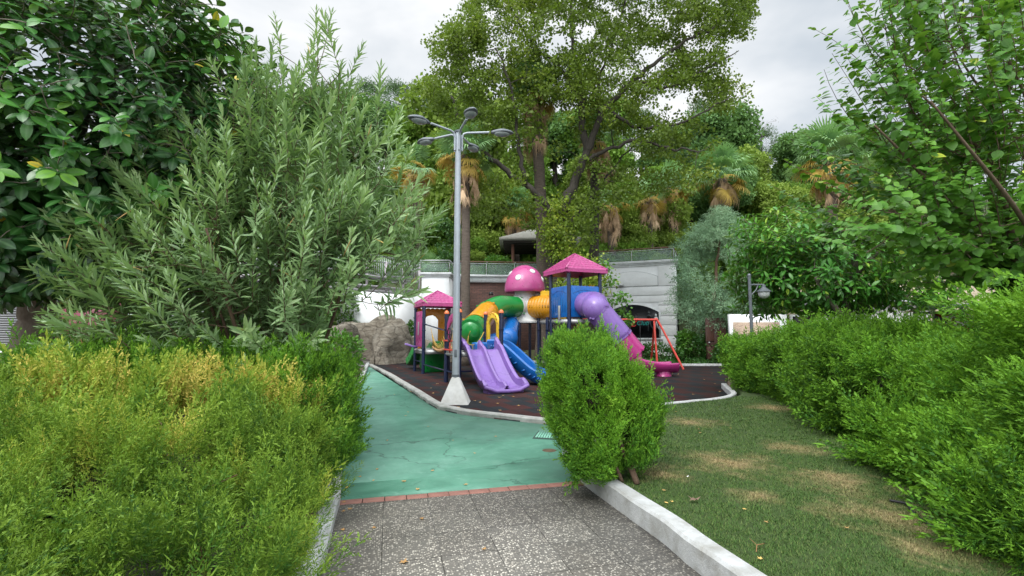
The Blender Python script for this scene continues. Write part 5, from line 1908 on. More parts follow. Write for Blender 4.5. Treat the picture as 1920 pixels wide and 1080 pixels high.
def blob_points(blobs, dens, rng, power=.75, zmin=.02, back=.35):
    """points and normals on the outside of a union of rounded boxes (cx,cy,cz,rx,ry,rz)"""
    PS, NS = [], []
    for bi, b in enumerate(blobs):
        c, r_ = np.array(b[:3]), np.array(b[3:6])
        area = 4 * PI * ((r_[0] * r_[1]) ** 1.6 / 3 + (r_[0] * r_[2]) ** 1.6 / 3 + (r_[1] * r_[2]) ** 1.6 / 3) ** (1 / 1.6)
        dist = np.linalg.norm(c - [0, 0, 1.5])
        n = int(area * dens * (b[6] if len(b) > 6 else 1))
        u = nrm(rng.normal(size=(n, 3)))
        p = np.sign(u) * np.abs(u) ** power
        q = c + p * r_
        nn = nrm(u / r_)
        keep = q[:, 2] > zmin
        for bj, b2 in enumerate(blobs):
            if bj != bi:
                e = np.abs((q - np.array(b2[:3])) / np.array(b2[3:6])) + 1e-9
                keep &= (e ** (2 / power)).sum(1) > .82
        tocam = nrm(np.array([0, 0, 1.5]) - q)
        f = (nn * tocam).sum(1)
        keep &= (f > -.25) | (nn[:, 2] > .3) | (rng.random(n) < back)
        PS.append(q[keep])
        NS.append(nn[keep])
    return np.concatenate(PS), np.concatenate(NS)
def hedge_part(name, parent, blobs, dens, tpls, size, mat, rng, up=.8, layers=.22, tintf=None, seed=0, back=.35, lumpy=.30, lean=(0, 0, 0), lead=.10, gate=.24):
    q, nn = blob_points(blobs, dens, rng, back=back)
    lump = vnoise(q, 2.7, 40 + seed) - .5
    lump2 = vnoise(q, 6.5, 44 + seed) - .5
    q = q + nn * (lump * lumpy + lump2 * lumpy * .8)[:, None]
    q = q - nn * (rng.random(len(q)) ** 1.4 * layers)[:, None]
    ok = (q[:, 2] > .03) & (vnoise(q, 4.2, 140 + seed) > gate)
    q, nn = q[ok], nn[ok]
    co = np.stack([vnoise(q, 3.2, 90 + seed + k) for k in range(3)], 1) - .5
    d_ = nrm(nn * .75 + np.array([0, 0, up]) + np.asarray(lean) + co * 1.9 + rng.normal(size=q.shape) * .20)
    tint = .38 + (vnoise(q, 1.6, 50 + seed) - .5) * .55 + rng.uniform(-.12, .12, len(q)) if tintf is None else tintf(q, rng)
    dist = np.linalg.norm(q - [0, 0, 1.5], axis=1)
    sz = size(dist) * rng.uniform(.7, 1.25, len(q))
    big_ = rng.random(len(q)) < lead
    sz = np.where(big_, sz * 1.35, sz)
    q = q + d_ * (big_ * .07)[:, None]
    near_ = dist < 4.3
    which = rng.integers(0, len(tpls), len(q)) + np.where(near_, 0, 100)
    m = M()
    fr = frame(d_, roll=rng.random(len(q)) * 6.28)
    far_t = PL_M if tpls is PL_N else tpls
    for k, t in list(enumerate(tpls)) + [(100 + k, t) for k, t in enumerate(far_t)]:
        s_ = which == k
        inst(m, t, q[s_] - d_[s_] * (sz[s_] * .45)[:, None], fr[s_], sz[s_], np.clip(tint[s_], 0, 1))
    o = m.build(name, mat, parent)
    print(name, parent.name, len(q), sum(len(f) for f in m.FS))
    return o
def lower(bl, dz):
    return [(b[0], b[1], b[2] - dz * .5) + (b[3], b[4], b[5] - dz * .5) + tuple(b[6:]) for b in bl]
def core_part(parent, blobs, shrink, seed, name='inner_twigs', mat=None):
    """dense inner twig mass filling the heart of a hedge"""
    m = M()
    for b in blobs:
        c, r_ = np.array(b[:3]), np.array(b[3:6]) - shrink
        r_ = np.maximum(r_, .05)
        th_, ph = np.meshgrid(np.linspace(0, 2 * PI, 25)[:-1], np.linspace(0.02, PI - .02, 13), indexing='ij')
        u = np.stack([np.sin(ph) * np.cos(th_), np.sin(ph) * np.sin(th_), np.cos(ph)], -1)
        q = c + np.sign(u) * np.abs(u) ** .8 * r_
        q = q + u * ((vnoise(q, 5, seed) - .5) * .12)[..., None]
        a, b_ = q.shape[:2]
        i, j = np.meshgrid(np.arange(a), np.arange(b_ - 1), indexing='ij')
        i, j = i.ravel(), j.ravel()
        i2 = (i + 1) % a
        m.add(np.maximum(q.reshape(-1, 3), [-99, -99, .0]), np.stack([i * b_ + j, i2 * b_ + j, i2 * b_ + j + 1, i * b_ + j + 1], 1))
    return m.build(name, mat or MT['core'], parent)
MT['core'] = simple('shaded_twigs', (.016, .015, .008), .95, .5, 14, bmp=1., bscale=30)  # twig brown taken near black, painting in the shade between the sprays
def stems(parent, base_pts, blobs, rng, n=40, r0=.02, mat=None, name='stems', z0=.0):
    sk = Skel()
    for b in base_pts:
        b = np.array([b[0], b[1], z0])
        sk.limb([b, b + [rng.normal() * .04, rng.normal() * .04, .35], b + [rng.normal() * .10, rng.normal() * .10, .55]], r0, r0 * .25, 5, 6)
    bl = [(np.array(b[:3]), np.array(b[3:6]) * .96) for b in blobs]
    tg_, _ = in_ellipsoids(n, bl, rng, .75)
    tg_ = tg_[tg_[:, 2] > .25]
    sk.reach(tg_, r0 * .4, .003, rng, 5, .05)
    return sk.m.build(name, mat or MT['redtwig'], parent, smooth=True)

rng = np.random.default_rng(11)
PL_N = [plume_tpl(rng, 22, 9, .34, .009, kl=.27) for _ in range(5)]
PL_M = [plume_tpl(rng, 17, 6, .34, .018, kl=.36) for _ in range(5)]
PL_L = [plume_tpl(rng, 14, 5, .36, .024, kl=.42) for _ in range(4)]
PL_F = [plume_tpl(rng, 9, 3, .46, .042) for _ in range(4)]

# ------------------------------------------------------------------ LEFT HEDGES
# golden juniper hedge in the foreground bed
LB = [(-2.20, 4.70, .52, .50, .70, .56), (-2.78, 4.50, .55, .7, .8, .58), (-3.58, 4.20, .55, .8, .8, .60), (-4.58, 4.00, .55, .8, .9, .60),
      (-1.83, 3.80, .42, .42, .60, .52), (-2.53, 3.40, .48, .6, .7, .54), (-3.28, 3.20, .50, .7, .7, .58), (-4.08, 2.90, .52, .7, .7, .62),
      (-1.63, 2.95, .32, .38, .50, .46), (-1.86, 2.40, .32, .50, .5, .48), (-2.63, 2.20, .42, .6, .55, .50), (-3.18, 2.00, .48, .5, .6, .58),
      (-1.37, 2.10, .20, .36, .42, .40), (-1.51, 1.55, .28, .42, .4, .42), (-1.91, 1.30, .36, .45, .45, .46), (-1.16, 1.30, .12, .3, .35, .34), (-0.91, 0.75, .10, .3, .35, .30)]
LB = lower(LB, .09)
t = thing('golden_hedge', 'wide golden green juniper hedge with yellow tips beside the terrazzo slabs', 'hedge', (-2.4, 3.4, 0))
def gold_t(q, rng):
    base = .33 + (vnoise(q, 1.9, 61) - .5) * .6 + (vnoise(q, 7, 62) - .5) * .5 + rng.uniform(-.18, .18, len(q))
    g_ = np.exp(-(((q[:, 0] + 2.3) / .9) ** 2 + ((q[:, 1] - 4.9) / .6) ** 2)) * .55
    g2 = np.exp(-(((q[:, 0] + 3.6) / 1.3) ** 2 + ((q[:, 1] - 4.6) / .8) ** 2)) * .30
    g3 = (q[:, 2] > .75) * .14
    return base + (g_ + g2) * (q[:, 2] > .62) + g3
core_part(t, LB, .30, 3)
hedge_part('foliage', t, LB, 330, PL_N, lambda d_: .26 + .012 * d_, MT['gold'], rng, up=1.1, layers=.26, lumpy=.40, lead=.12, lean=(.1, 0, 0), gate=.37, tintf=gold_t, seed=1)
stems(t, [(-1.8, 3.0), (-2.2, 4.6), (-3.0, 3.6), (-4.0, 4.2), (-2.4, 2.2)], LB, rng, 130, .022)
GB = [(-2.18, 5.5, .60, .46, .62, .68), (-2.75, 5.6, .64, .50, .7, .70), (-3.3, 5.55, .66, .55, .7, .68), (-4.0, 5.5, .66, .6, .7, .68), (-4.8, 5.4, .66, .7, .7, .66), (-2.02, 4.95, .48, .38, .45, .50)]
t = thing('green_cypress_shrub', 'dark green feathery cypress hedge at the far end of the golden hedge', 'hedge', (-3, 5.5, 0))
core_part(t, GB, .30, 5)
hedge_part('foliage', t, GB, 300, PL_M, lambda d_: .30 + 0 * d_, MT['cyp'], rng, up=1.2, layers=.22, seed=2, tintf=lambda q, r_: .30 + (vnoise(q, 1.6, 52) - .5) * .4 + r_.uniform(-.12, .12, len(q)))
stems(t, [(-2.5, 6.4), (-3.2, 6.4), (-4.2, 6.2)], GB, rng, 40)

# ------------------------------------------------------------------ RIGHT HEDGE
rowp = [(5.75, 11.9), (5.55, 11.0), (5.65, 10.1), (5.35, 9.1), (5.1, 8.1), (4.85, 7.1), (4.75, 6.1), (4.7, 5.1), (4.45, 4.2), (4.2, 3.4), (4.0, 2.6)]
RB = []
for k, (x, y) in enumerate(rowp):
    jz = [-.34, -.32, -.26, -.15, -.10, -.14, -.33, -.43, -.45, -.30, -.10][k]
    rw = .75 if y > 9 else .85
    RB.append((x + rw * .5, y, .78, rw, .72, .90 + jz))
    RB.append((x + .2, y + .3, .55, rw * .62, .55, .52 + jz * .5))
    if y < 11:
        RB.append((x + 1.7, y + .4, .8, .8, .7, .90 + jz, .5))
RB += [(4.05, 4.75, .42, .55, .5, .36), (3.75, 3.55, .42, .62, .5, .36), (3.3, 2.95, .36, .5, .42, .28), (4.55, 6.6, .5, .5, .45, .4), (3.65, 2.9, .9, .5, .45, .4),
       (4.35, 3.7, 1.15, .45, .5, .58), (4.3, 3.1, 1.2, .5, .5, .6)]
t = thing('cypress_hedge', 'tall bright green cypress hedge along the right side of the lawn', 'hedge', (5, 7, 0))
core_part(t, RB, .30, 7)
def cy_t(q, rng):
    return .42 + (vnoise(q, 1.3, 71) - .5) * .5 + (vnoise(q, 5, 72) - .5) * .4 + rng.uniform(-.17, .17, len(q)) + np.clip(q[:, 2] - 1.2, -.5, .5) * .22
near = [b for b in RB if b[1] < 5.6]
farb = [b for b in RB if b[1] >= 5.6]
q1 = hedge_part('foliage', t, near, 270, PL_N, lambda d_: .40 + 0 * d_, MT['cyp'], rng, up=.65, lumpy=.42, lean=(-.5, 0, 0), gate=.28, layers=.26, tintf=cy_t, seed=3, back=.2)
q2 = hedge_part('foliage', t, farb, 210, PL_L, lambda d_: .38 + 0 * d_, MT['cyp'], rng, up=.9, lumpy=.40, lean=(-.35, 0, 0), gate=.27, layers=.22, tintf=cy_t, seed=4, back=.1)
stems(t, [(x + .5, y) for x, y in rowp], RB, rng, 150, .025)

# ------------------------------------------------------------------ MIDDLE SHRUB
CB = [(.77, 4.75, .95, .37, .38, .50), (.62, 4.85, 1.20, .26, .32, .33), (.86, 4.85, 1.20, .24, .32, .30), (.67, 4.8, .80, .31, .34, .42), (1.06, 4.7, .72, .34, .36, .46), (.80, 4.6, .55, .30, .32, .30), (.56, 4.85, 1.12, .22, .3, .40), (1.15, 4.75, .62, .26, .3, .30), (.74, 4.6, .38, .30, .28, .20), (.95, 4.65, .42, .25, .25, .18), (1.28, 4.7, .55, .12, .2, .12)]
t = thing('leaning_cypress_shrub', 'rounded bright cypress shrub leaning over the white kerb on a thin bare trunk', 'shrub', (*G(1195, 908, LZ)[:2], LZ))
core_part(t, CB, .24, 9)
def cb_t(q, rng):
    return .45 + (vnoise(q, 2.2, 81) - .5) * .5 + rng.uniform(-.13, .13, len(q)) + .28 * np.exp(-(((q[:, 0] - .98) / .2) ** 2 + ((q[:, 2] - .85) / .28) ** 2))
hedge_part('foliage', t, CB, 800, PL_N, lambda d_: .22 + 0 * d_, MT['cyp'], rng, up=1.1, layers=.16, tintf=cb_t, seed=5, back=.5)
sk = Skel()
b = G(1195, 908, LZ)
sk.limb([b, b + [-.08, .08, .22], b + [-.18, .12, .5], [.85, 4.75, 1.0], [.8, 4.8, 1.3]], .026, .012, 6, 8)
sk.limb([b + [.02, .02, 0], b + [-.03, .05, .2], b + [.05, .2, .5]], .012, .006, 5, 6)
sk.limb([b + [-.12, .05, 0], b + [-.22, .07, .25], [.70, 4.7, .9]], .018, .008, 5, 7)
sk.limb([b + [-.2, .12, 0], b + [-.3, .1, .3], [.6, 4.7, .8]], .014, .008, 5, 7)
tg_, _ = in_ellipsoids(60, [(np.array(c[:3]), np.array(c[3:6]) * .95) for c in CB], rng, .7)
sk.reach(tg_, .012, .003, rng, 5, .02)
sk.m.build('trunk', MT['twig'], t, smooth=True)

# ------------------------------------------------------------------ OLEANDER
LF_OL = leaf_tpl(.098, 4, .25, .12, .5, .9)
def whorl_shoot(m, p0, p1, rng, n_w, per, ln, ang=(30, 55), tint=.4, tpl=LF_OL, bend=None, tipgrow=.6, start=.0, tv=.15):
    """leaves in whorls round a shoot from p0 to p1"""
    p0, p1 = np.asarray(p0), np.asarray(p1)
    ax = p1 - p0
    t_ = np.repeat(np.linspace(start, 1, n_w), per)
    n = len(t_)
    q = p0 + ax * t_[:, None] + (np.asarray(bend)[None] * (4 * t_ * (1 - t_))[:, None] if bend is not None else 0)
    a = np.repeat(np.arange(n_w) * 1.05 + rng.random() * 6, per) + np.tile(np.arange(per) * 2 * PI / per, n_w) + rng.normal(size=n) * .35
    d0 = nrm(ax)
    x = nrm(np.cross(d0, [.3, .2, 1.]))
    y = np.cross(d0, x)
    lat = np.cos(a)[:, None] * x + np.sin(a)[:, None] * y
    th_ = R(1) * np.interp(t_, [0, 1], [ang[1], ang[0]]) * rng.uniform(.6, 1.35, n)
    dd = d0 * np.cos(th_)[:, None] + lat * np.sin(th_)[:, None]
    s_ = ln * np.interp(t_, [0, .75, 1], [1, 1, tipgrow]) * rng.uniform(.65, 1.2, n)
    # leaf upper side faces the shoot tip
    fr = frame(dd, up=d0)
    inst(m, tpl, q, fr, s_, np.clip(tint + rng.uniform(-tv, tv, n) + .12 * t_, 0, 1))
OB = np.array([-3.05, 6.4, 0])
t = thing('oleander', 'tall grey green oleander bush with narrow leaves and many stems', 'shrub', OB)
sk = Skel()
for k in range(16):
    a = k * 2.4
    rr = .34 * math.sqrt(k / 16)
    b = OB + [math.cos(a) * rr, math.sin(a) * rr * .7, 0]
    out = np.array([math.cos(a), math.sin(a) * .6, 0]) * rng.uniform(.4, 1.25) * (.4 + rr * 2.4)
    out = out * (.45 if out[0] > 0 else 1)
    sk.limb([b, b + out * .25 + [0, 0, .8], b + out * .8 + [0, 0, 1.7], b + out * 1.3 + [0, 0, rng.uniform(2.5, 3.5)]], rng.uniform(.028, .045), .012, 6, 8)
els = [((-3.4, 6.15, 2.15), (2.15, 1.4, 1.75)), ((-3.0, 6.2, 3.45), (1.45, 1.0, 1.65)), ((-2.1, 6.1, 2.55), (1.2, 1.1, 1.15)), ((-4.6, 5.8, 2.05), (1.3, 1.0, 1.35)), ((-2.95, 6.2, 4.3), (.8, .6, .75))]
tips, u = in_ellipsoids(620, els, rng, .55)
def scr(q):
    dy_ = q[:, 1] * cP + (q[:, 2] - EYE) * sP
    return 960 + F * q[:, 0] / dy_, 540 - F * ((q[:, 2] - EYE) * cP - q[:, 1] * sP) / dy_
ox, oy = scr(tips)
ok = (tips[:, 2] > 1.15) & (tips[:, 1] < 7.2) & (ox > 60) & ~((oy > 480) & (ox > 705)) & ~((oy > 545) & (ox > 615))
tips = tips[ok]
# named long shoots that make the outline
extra = [P(515, 30, 6.10), P(622, 25, 6.00), P(480, 75, 5.89), P(680, 85, 6.00), P(590, 70, 6.21), P(560, 130, 6.10), P(640, 120, 6.00), P(395, 115, 6.10), P(705, 190, 6.00), P(750, 210, 5.78),
         P(770, 280, 5.78), P(830, 390, 5.67), P(800, 350, 5.56), P(790, 420, 5.67), P(300, 185, 6.10), P(250, 260, 5.89), P(205, 300, 5.67), P(120, 385, 5.45), P(115, 470, 5.23),
         P(750, 500, 5.56), P(110, 580, 5.01), P(665, 330, 5.34), P(590, 250, 5.34), P(340, 210, 6.00), P(440, 160, 6.10)]
more_ = np.concatenate([np.array(extra[:22]) + rng.normal(size=(22, 3)) * [.14, .14, .08] - [0, 0, .22], np.array(extra[:22]) + rng.normal(size=(22, 3)) * [.2, .2, .1] - [0, 0, .38]])
tips = np.concatenate([tips, more_, extra])
inner = tips.copy()
cc = np.array([-3.05, 6.35, 1.0])
L_ = rng.uniform(.45, .75, len(tips))
outd = nrm(nrm(tips - cc) * 1.15 + np.array([0, 0, .22]) + rng.normal(size=tips.shape) * .22)
bases = tips - outd * L_[:, None]
sk.reach(bases, .016, .005, rng, 5, .0, rise=.05)
m = M()
for k in range(len(tips)):
    sk.m.tube([bases[k], tips[k]], [.005, .003], 4, cap=False)
    whorl_shoot(m, bases[k], tips[k], rng, int(L_[k] / .048), 3, rng.uniform(.15, .21), (16, 80), tint=rng.uniform(.3, .62), tipgrow=.55)
# leaves along the inner branches
more, _ = in_ellipsoids(240, [(e[0], np.array(e[1]) * .7) for e in els], rng)
ox, oy = scr(more)
more = more[(more[:, 2] > 1.0) & ~((oy > 470) & (ox > 690)) & ~((oy > 540) & (ox > 610))]
for q in more:
    dd = nrm(nrm(q - cc) + rng.normal(size=3) * .3 + [0, 0, .3])
    whorl_shoot(m, q - dd * .2, q + dd * .2, rng, 8, 3, .17, (45, 80), tint=rng.uniform(.2, .45))
m.build('foliage', MT['olea'], t)
sk.m.build('stems', MT['twig'], t, smooth=True)
podm = leafmat('pod', [(0, (.24, .15, .05)), (1, (.40, .30, .09))], .6, 0)
for k in rng.choice(len(tips), 60, replace=False):
    q = tips[k] - outd[k] * .1
    dd = nrm(outd[k] + rng.normal(size=3) * .7 + [0, 0, -.1])
    M().tube([q, q + dd * .08, q + dd * .20 + [0, 0, -.01]], [.005, .007, .002], 5, tint=rng.random()).build('seed_pod', podm, t)
print('oleander', len(tips))

# ------------------------------------------------------------------ RUBBER TREES
LF_FI = leaf_tpl(.26, 6, .12, .22, .5, .7)
def rosettes(m, q, axes, rng, n=9, ln=.22, tint=.4, tpl=LF_FI, spread=(35, 95), tv=.18, yellow=.012, curl=.18):
    for k in range(len(q)):
        nn_ = rng.integers(max(3, n - 3), n + 3)
        a = np.arange(nn_) * 2.4 + rng.random() * 6
        th_ = R(1) * np.linspace(spread[0], spread[1], nn_) * rng.uniform(.85, 1.15, nn_)
        d0 = nrm(axes[k])
        x = nrm(np.cross(d0, [.31, .2, 1.]))
        y = np.cross(d0, x)
        lat = np.cos(a)[:, None] * x + np.sin(a)[:, None] * y
        dd = d0 * np.cos(th_)[:, None] + lat * np.sin(th_)[:, None] - np.array([0, 0, curl])
        pos = q[k] - d0 * (np.linspace(0, ln * .9, nn_))[:, None] + dd * ln * .12
        tt = tint + rng.normal() * .10 + (float(vnoise(q[k:k + 1], .9, 15)[0]) - .45) * .7 + rng.uniform(-tv, tv, nn_)
        tt = np.where(rng.random(nn_) < yellow, 1., np.clip(tt, 0, .9))
        inst(m, tpl, pos, frame(dd, up=nrm(d0 + np.array([0, 0, .6]))), ln * rng.uniform(.7, 1.15, nn_), tt)
TBs = P(95, 700, 8.6)
tb = np.array([-8.6, 8.3, 0])
t = thing('rubber_tree', 'huge dark rubber tree with big glossy leaves and thick leaning trunk', 'tree', tb)
sk = Skel()
sk.limb([tb, tb + [.35, -.1, .9], tb + [.75, -.3, 1.9], tb + [1.0, -.7, 3.2], tb + [1.2, -1.0, 4.6]], .34, .2, 8, 14, .02, rng)
for tgt in ([-5.6, 6.6, 3.4], [-6.6, 5.0, 3.4], [-4.6, 6.8, 4.6], [-5.6, 6.4, 5.6], [-7.5, 6.0, 5.8], [-6.0, 7.6, 4.4], [-8.0, 5.2, 4.0]):
    s_ = tb + [.9, -.6, 2.4]
    sk.limb([s_, (s_ + np.array(tgt)) / 2 + [0, 0, .3], tgt], .13, .04, 7, 8, .03, rng)
els = [((-6.0, 6.7, 4.4), (2.45, 2.0, 2.6)), ((-6.7, 6.2, 3.2), (1.35, .9, 1.6)), ((-6.9, 5.6, 4.9), (1.9, 1.1, 1.9)), ((-5.0, 7.3, 4.8), (1.5, 1.2, 1.9)), ((-5.3, 7.6, 3.0), (2.2, 1.0, 1.7)), ((-8.2, 6.8, 3.2), (1.6, 1.6, 2.0))]
q, u = in_ellipsoids(2600, els, rng, .35)
ok = (q[:, 2] > 1.75 + .25 * vnoise(q, 1, 5)) & (q[:, 1] > 3.4) & (q[:, 0] > -1.35 * q[:, 1] - 1.5)
q, u = q[ok], u[ok]
# keep clear of the oleander side
dirs = sk.reach(q, .022, .006, rng, 5, .12)
m = M()
ax = nrm(dirs * .5 + nrm(q - np.array([-6.3, 7.2, 3.6])) * .8 + [0, 0, .25])
rosettes(m, q, ax, rng, 9, .198, .42, yellow=.010)
m.build('crown', MT['ficus'], t)
sk.m.build('trunk', MT['bark_grey'], t, smooth=True)
print('rubber', len(q))

tb = P(1588, 620, 12.6)
tb[2] = 0
tb2 = np.array([tb[0], tb[1], 0])
t = thing('broad_leaved_tree', 'broad leaved evergreen tree with pale forked trunk above the right hedge', 'tree', tb2)
sk = Skel()
sk.limb([tb2 + [.25, 0, 0], P(1588, 600, 12.6), P(1590, 560, 12.6), P(1602, 505, 12.6), P(1600, 440, 12.5)], .13, .07, 6, 10)
sk.limb([P(1588, 605, 12.6), P(1565, 575, 12.4), P(1545, 550, 12.2), P(1530, 520, 12)], .085, .04, 6, 8)
sk.limb([P(1590, 590, 12.6), P(1580, 570, 13.5), P(1520, 600, 14.5) * 0 + P(1524, 590, 14.0), P(1520, 640, 14.2)], .07, .09, 6, 8)
sk.limb([P(1600, 520, 12.6), P(1640, 480, 12.4), P(1680, 450, 12.2)], .06, .03, 6, 8)
els = [((8.7, 13.2, 3.2), (2.2, 1.8, 1.25)), ((7.45, 14.0, 3.3), (1.15, 1.1, 1.2)), ((9.9, 12.0, 3.0), (1.6, 1.4, 1.0)), ((7.6, 13.2, 4.0), (1.6, 1.2, 1.0)), ((7.3, 14.2, 2.35), (.8, .7, .45)), ((9.3, 12.9, 2.25), (1.0, .9, .40))]
q, u = in_ellipsoids(1050, els, rng, .4)
dirs = sk.reach(q, .02, .006, rng, 5, .1)
m = M()
rosettes(m, q, nrm(nrm(q - np.array([8.2, 13, 2.6])) + [0, 0, .35]), rng, 10, .215, .48, leaf_tpl(.19, 4, .2, .25, .5, .8), tv=.22, yellow=.03)
m.build('crown', MT['ficus2'], t)
sk.m.build('trunk', MT['bark_grey'], t, smooth=True)

# ------------------------------------------------------------------ RIGHT NEAR TREE (round leaves on long shoots)
LF_MU = leaf_tpl(.42, 5, .10, .16, .38, .9)
cr0 = P(1905, 470, 6.4)
t = thing('round_leaved_tree', 'round leaved tree with long upright shoots and dark trunk at the right edge', 'tree', (cr0[0], cr0[1], 0))
sk = Skel()
sk.limb([[cr0[0] + .35, cr0[1], 0], [cr0[0] + .28, cr0[1], 1.2], P(1918, 520, 6.4), P(1900, 455, 6.4), P(1890, 400, 6.35)], .13, .035, 8, 12)
limbs = [
    [(1895, 460, 6.4), (1800, 395, 6.1), (1735, 335, 5.9), (1690, 285, 5.7), (1640, 235, 5.6)],
    [(1905, 440, 6.4), (1850, 300, 6.0), (1790, 240, 5.8), (1730, 180, 5.6)],
    [(1960, 480, 5.9), (1900, 385, 5.4), (1830, 295, 5.1), (1745, 190, 4.9)],
    [(1900, 455, 6.4), (1790, 420, 6.5), (1700, 400, 6.7), (1600, 385, 7.0), (1530, 340, 7.1)],
    [(1910, 440, 6.4), (1960, 320, 6.0), (1930, 200, 5.8), (1880, 90, 5.6)],
    [(1910, 440, 6.4), (1960, 340, 7.0), (1860, 200, 7.2), (1780, 80, 7.2)],
    [(1900, 460, 6.4), (1850, 440, 7.2), (1760, 380, 7.6), (1680, 300, 7.8)],
]
for l in limbs:
    sk.limb([P(*p) for p in l], .034, .010, 7, 8)
ends = []
def shoot_to(px, py, Y):
    ends.append(P(px, py, Y))
for e in [(1522, 52, 5.6), (1545, 130, 5.6), (1530, 180, 5.7), (1580, -20, 5.5), (1600, 60, 5.6), (1640, -60, 5.5), (1575, 230, 5.8), (1560, 100, 5.9), (1620, 150, 5.7), (1590, 10, 5.9),
          (1490, 235, 7.2), (1470, 300, 7.0), (1500, 270, 7.3), (1560, 300, 7.2), (1480, 380, 7.2), (1440, 345, 7.4), (1470, 250, 7.4), (1520, 410, 7.3), (1700, -90, 5.4), (1760, -120, 5.4), (1820, -150, 5.3),
          (1700, -20, 5.3), (1660, 30, 5.5), (1760, -40, 5.2), (1900, -120, 5.2)]:
    shoot_to(*e)
for k in range(380):
    py = rng.uniform(-150, 440)
    lo = np.interp(py, [-150, 0, 150, 240, 300, 440], [1610, 1590, 1560, 1600, 1530, 1500])
    px = rng.uniform(lo, 2150)
    ends.append(P(px, py, rng.uniform(5.2, 8.0)))
for k in range(70):
    ends.append(P(rng.uniform(1690, 2100), rng.uniform(430, 530), rng.uniform(5.6, 7.5)))
ends = np.array(ends)
org_ = np.array([cr0[0] + .2, cr0[1] + .3, 2.2])
outd = nrm(nrm(ends - org_) + rng.normal(size=ends.shape) * .12)
lowm = ends[:, 2] < 2.6
outd[lowm, 2] -= .15
SL = rng.uniform(.7, 1.3, len(ends))
SL[:25] = 1.5
SL[lowm] = .6
starts = ends - outd * SL[:, None]
sk.reach(starts, .016, .007, rng, 5, .0)
m = M()
for k in range(len(ends)):
    sag = rng.normal(size=3) * .05
    ts = np.linspace(0, 1, 7)[:, None]
    pth = starts[k] + (ends[k] - starts[k]) * ts + sag * 4 * ts * (1 - ts)
    sk.m.tube(pth, np.linspace(.007, .0025, 7), 4, cap=False)
    nL = int(SL[k] / .032)
    tt = np.linspace(.05, 1, nL)
    pos = starts[k] + (ends[k] - starts[k]) * tt[:, None] + sag * (4 * tt * (1 - tt))[:, None]
    d0 = outd[k]
    side = nrm(np.cross(d0, [0, 0, 1.]) + rng.normal(size=3) * .25)
    sg = np.where(np.arange(nL) % 2 == 0, 1, -1)[:, None]
    dd = nrm(side * sg * .95 + d0 * .5 + np.array([0, 0, -.40]) + rng.normal(size=(nL, 3)) * .45)
    sz = .122 * np.interp(tt, [0, .7, 1], [1, 1, .5]) * rng.uniform(.75, 1.2, nL)
    inst(m, LF_MU, pos + dd * .025, frame(dd, up=nrm(d0 * .5 + np.array([0, -.35, .8]) + rng.normal(size=3) * .3)), sz, np.clip(rng.uniform(.2, .6) + rng.uniform(-.15, .15, nL) + (rng.random(nL) < .02) * .5, 0, 1))
m.build('crown', MT['mulberry'], t)
sk.m.build('trunk', barkmat('tan_bark', (.085, .058, .036), (.17, .12, .08), 10), t, smooth=True)
print('mulberry', len(ends))

# ------------------------------------------------------------------ BIG TREE BEHIND THE PLAYGROUND
LF_Q = quad_tpl(.48, .12)
def leafcloud(m, c, rad, n, ln, rng, tint, tpl=LF_Q, hang=.3, tv=.16, flat=.8):
    """n leaves scattered round each twig end c"""
    K = len(c)
    off = rng.normal(size=(K, n, 3)) * np.array([1, 1, flat]) * np.broadcast_to(rad, (K,))[:, None, None] * .55
    pos = (c[:, None, :] + off).reshape(-1, 3)
    d_ = nrm(nrm(off.reshape(-1, 3)) + rng.normal(size=(K * n, 3)) * .8 - [0, 0, hang])
    tt = np.repeat(np.broadcast_to(tint, (K,)), n) + rng.uniform(-tv, tv, K * n)
    inst(m, tpl, pos, frame(d_, roll=rng.random(K * n) * 6.28), ln * rng.uniform(.6, 1.25, K * n), tt)
YB = 23.0
tb = P(1041, 600, YB)
tb[2] = 0
t = thing('plane_tree', 'large spreading green tree with dark limbs rising behind the mushroom tower', 'tree', tb)
sk = Skel()
f0 = P(1040, 425, YB)
sk.limb([tb, tb + [.05, 0, 2.5], P(1041, 480, YB), f0], .36, .31, 6, 14, .02, rng)
L1 = sk.limb([f0, P(1028, 390, 22.8), P(985, 345, 22.4), P(930, 305, 22), P(880, 260, 21.6), P(845, 180, 21.2)], .20, .06, 6, 10, .05, rng)
L2 = sk.limb([f0, P(1062, 375, 23), P(1090, 310, 23), P(1108, 265, 23), P(1135, 200, 23), P(1190, 150, 22.8), P(1260, 95, 22.5), P(1340, 50, 22.2)], .26, .05, 6, 12, .05, rng)
sk.limb([P(1100, 285, 23), P(1092, 215, 23.2), P(1090, 160, 23.4), P(1075, 80, 23.4), P(1070, -40, 23.4)], .19, .05, 6, 10, .05, rng)
sk.limb([P(1095, 300, 23), P(1130, 285, 22.5), P(1195, 262, 22), P(1260, 280, 21.5), P(1310, 285, 21.2)], .12, .03, 6, 8, .05, rng)
sk.limb([P(1125, 215, 23), P(1120, 160, 23.6), P(1150, 80, 24), P(1180, -30, 24.2)], .11, .03, 6, 8, .05, rng)
sk.limb([P(1092, 190, 23.3), P(1050, 130, 22.6), P(1000, 80, 22), P(960, 20, 21.6)], .11, .03, 6, 8, .05, rng)
sk.limb([P(985, 345, 22.4), P(970, 250, 22), P(960, 170, 21.6), P(930, 90, 21.2)], .11, .03, 6, 8, .05, rng)
sk.limb([P(1135, 200, 23), P(1200, 240, 22), P(1290, 225, 21.5), P(1370, 180, 21)], .09, .025, 6, 8, .05, rng)
sk.limb([P(1041, 440, 23), P(1085, 400, 24.5), P(1140, 330, 25.2), P(1200, 260, 25.6)], .12, .03, 6, 8, .05, rng)
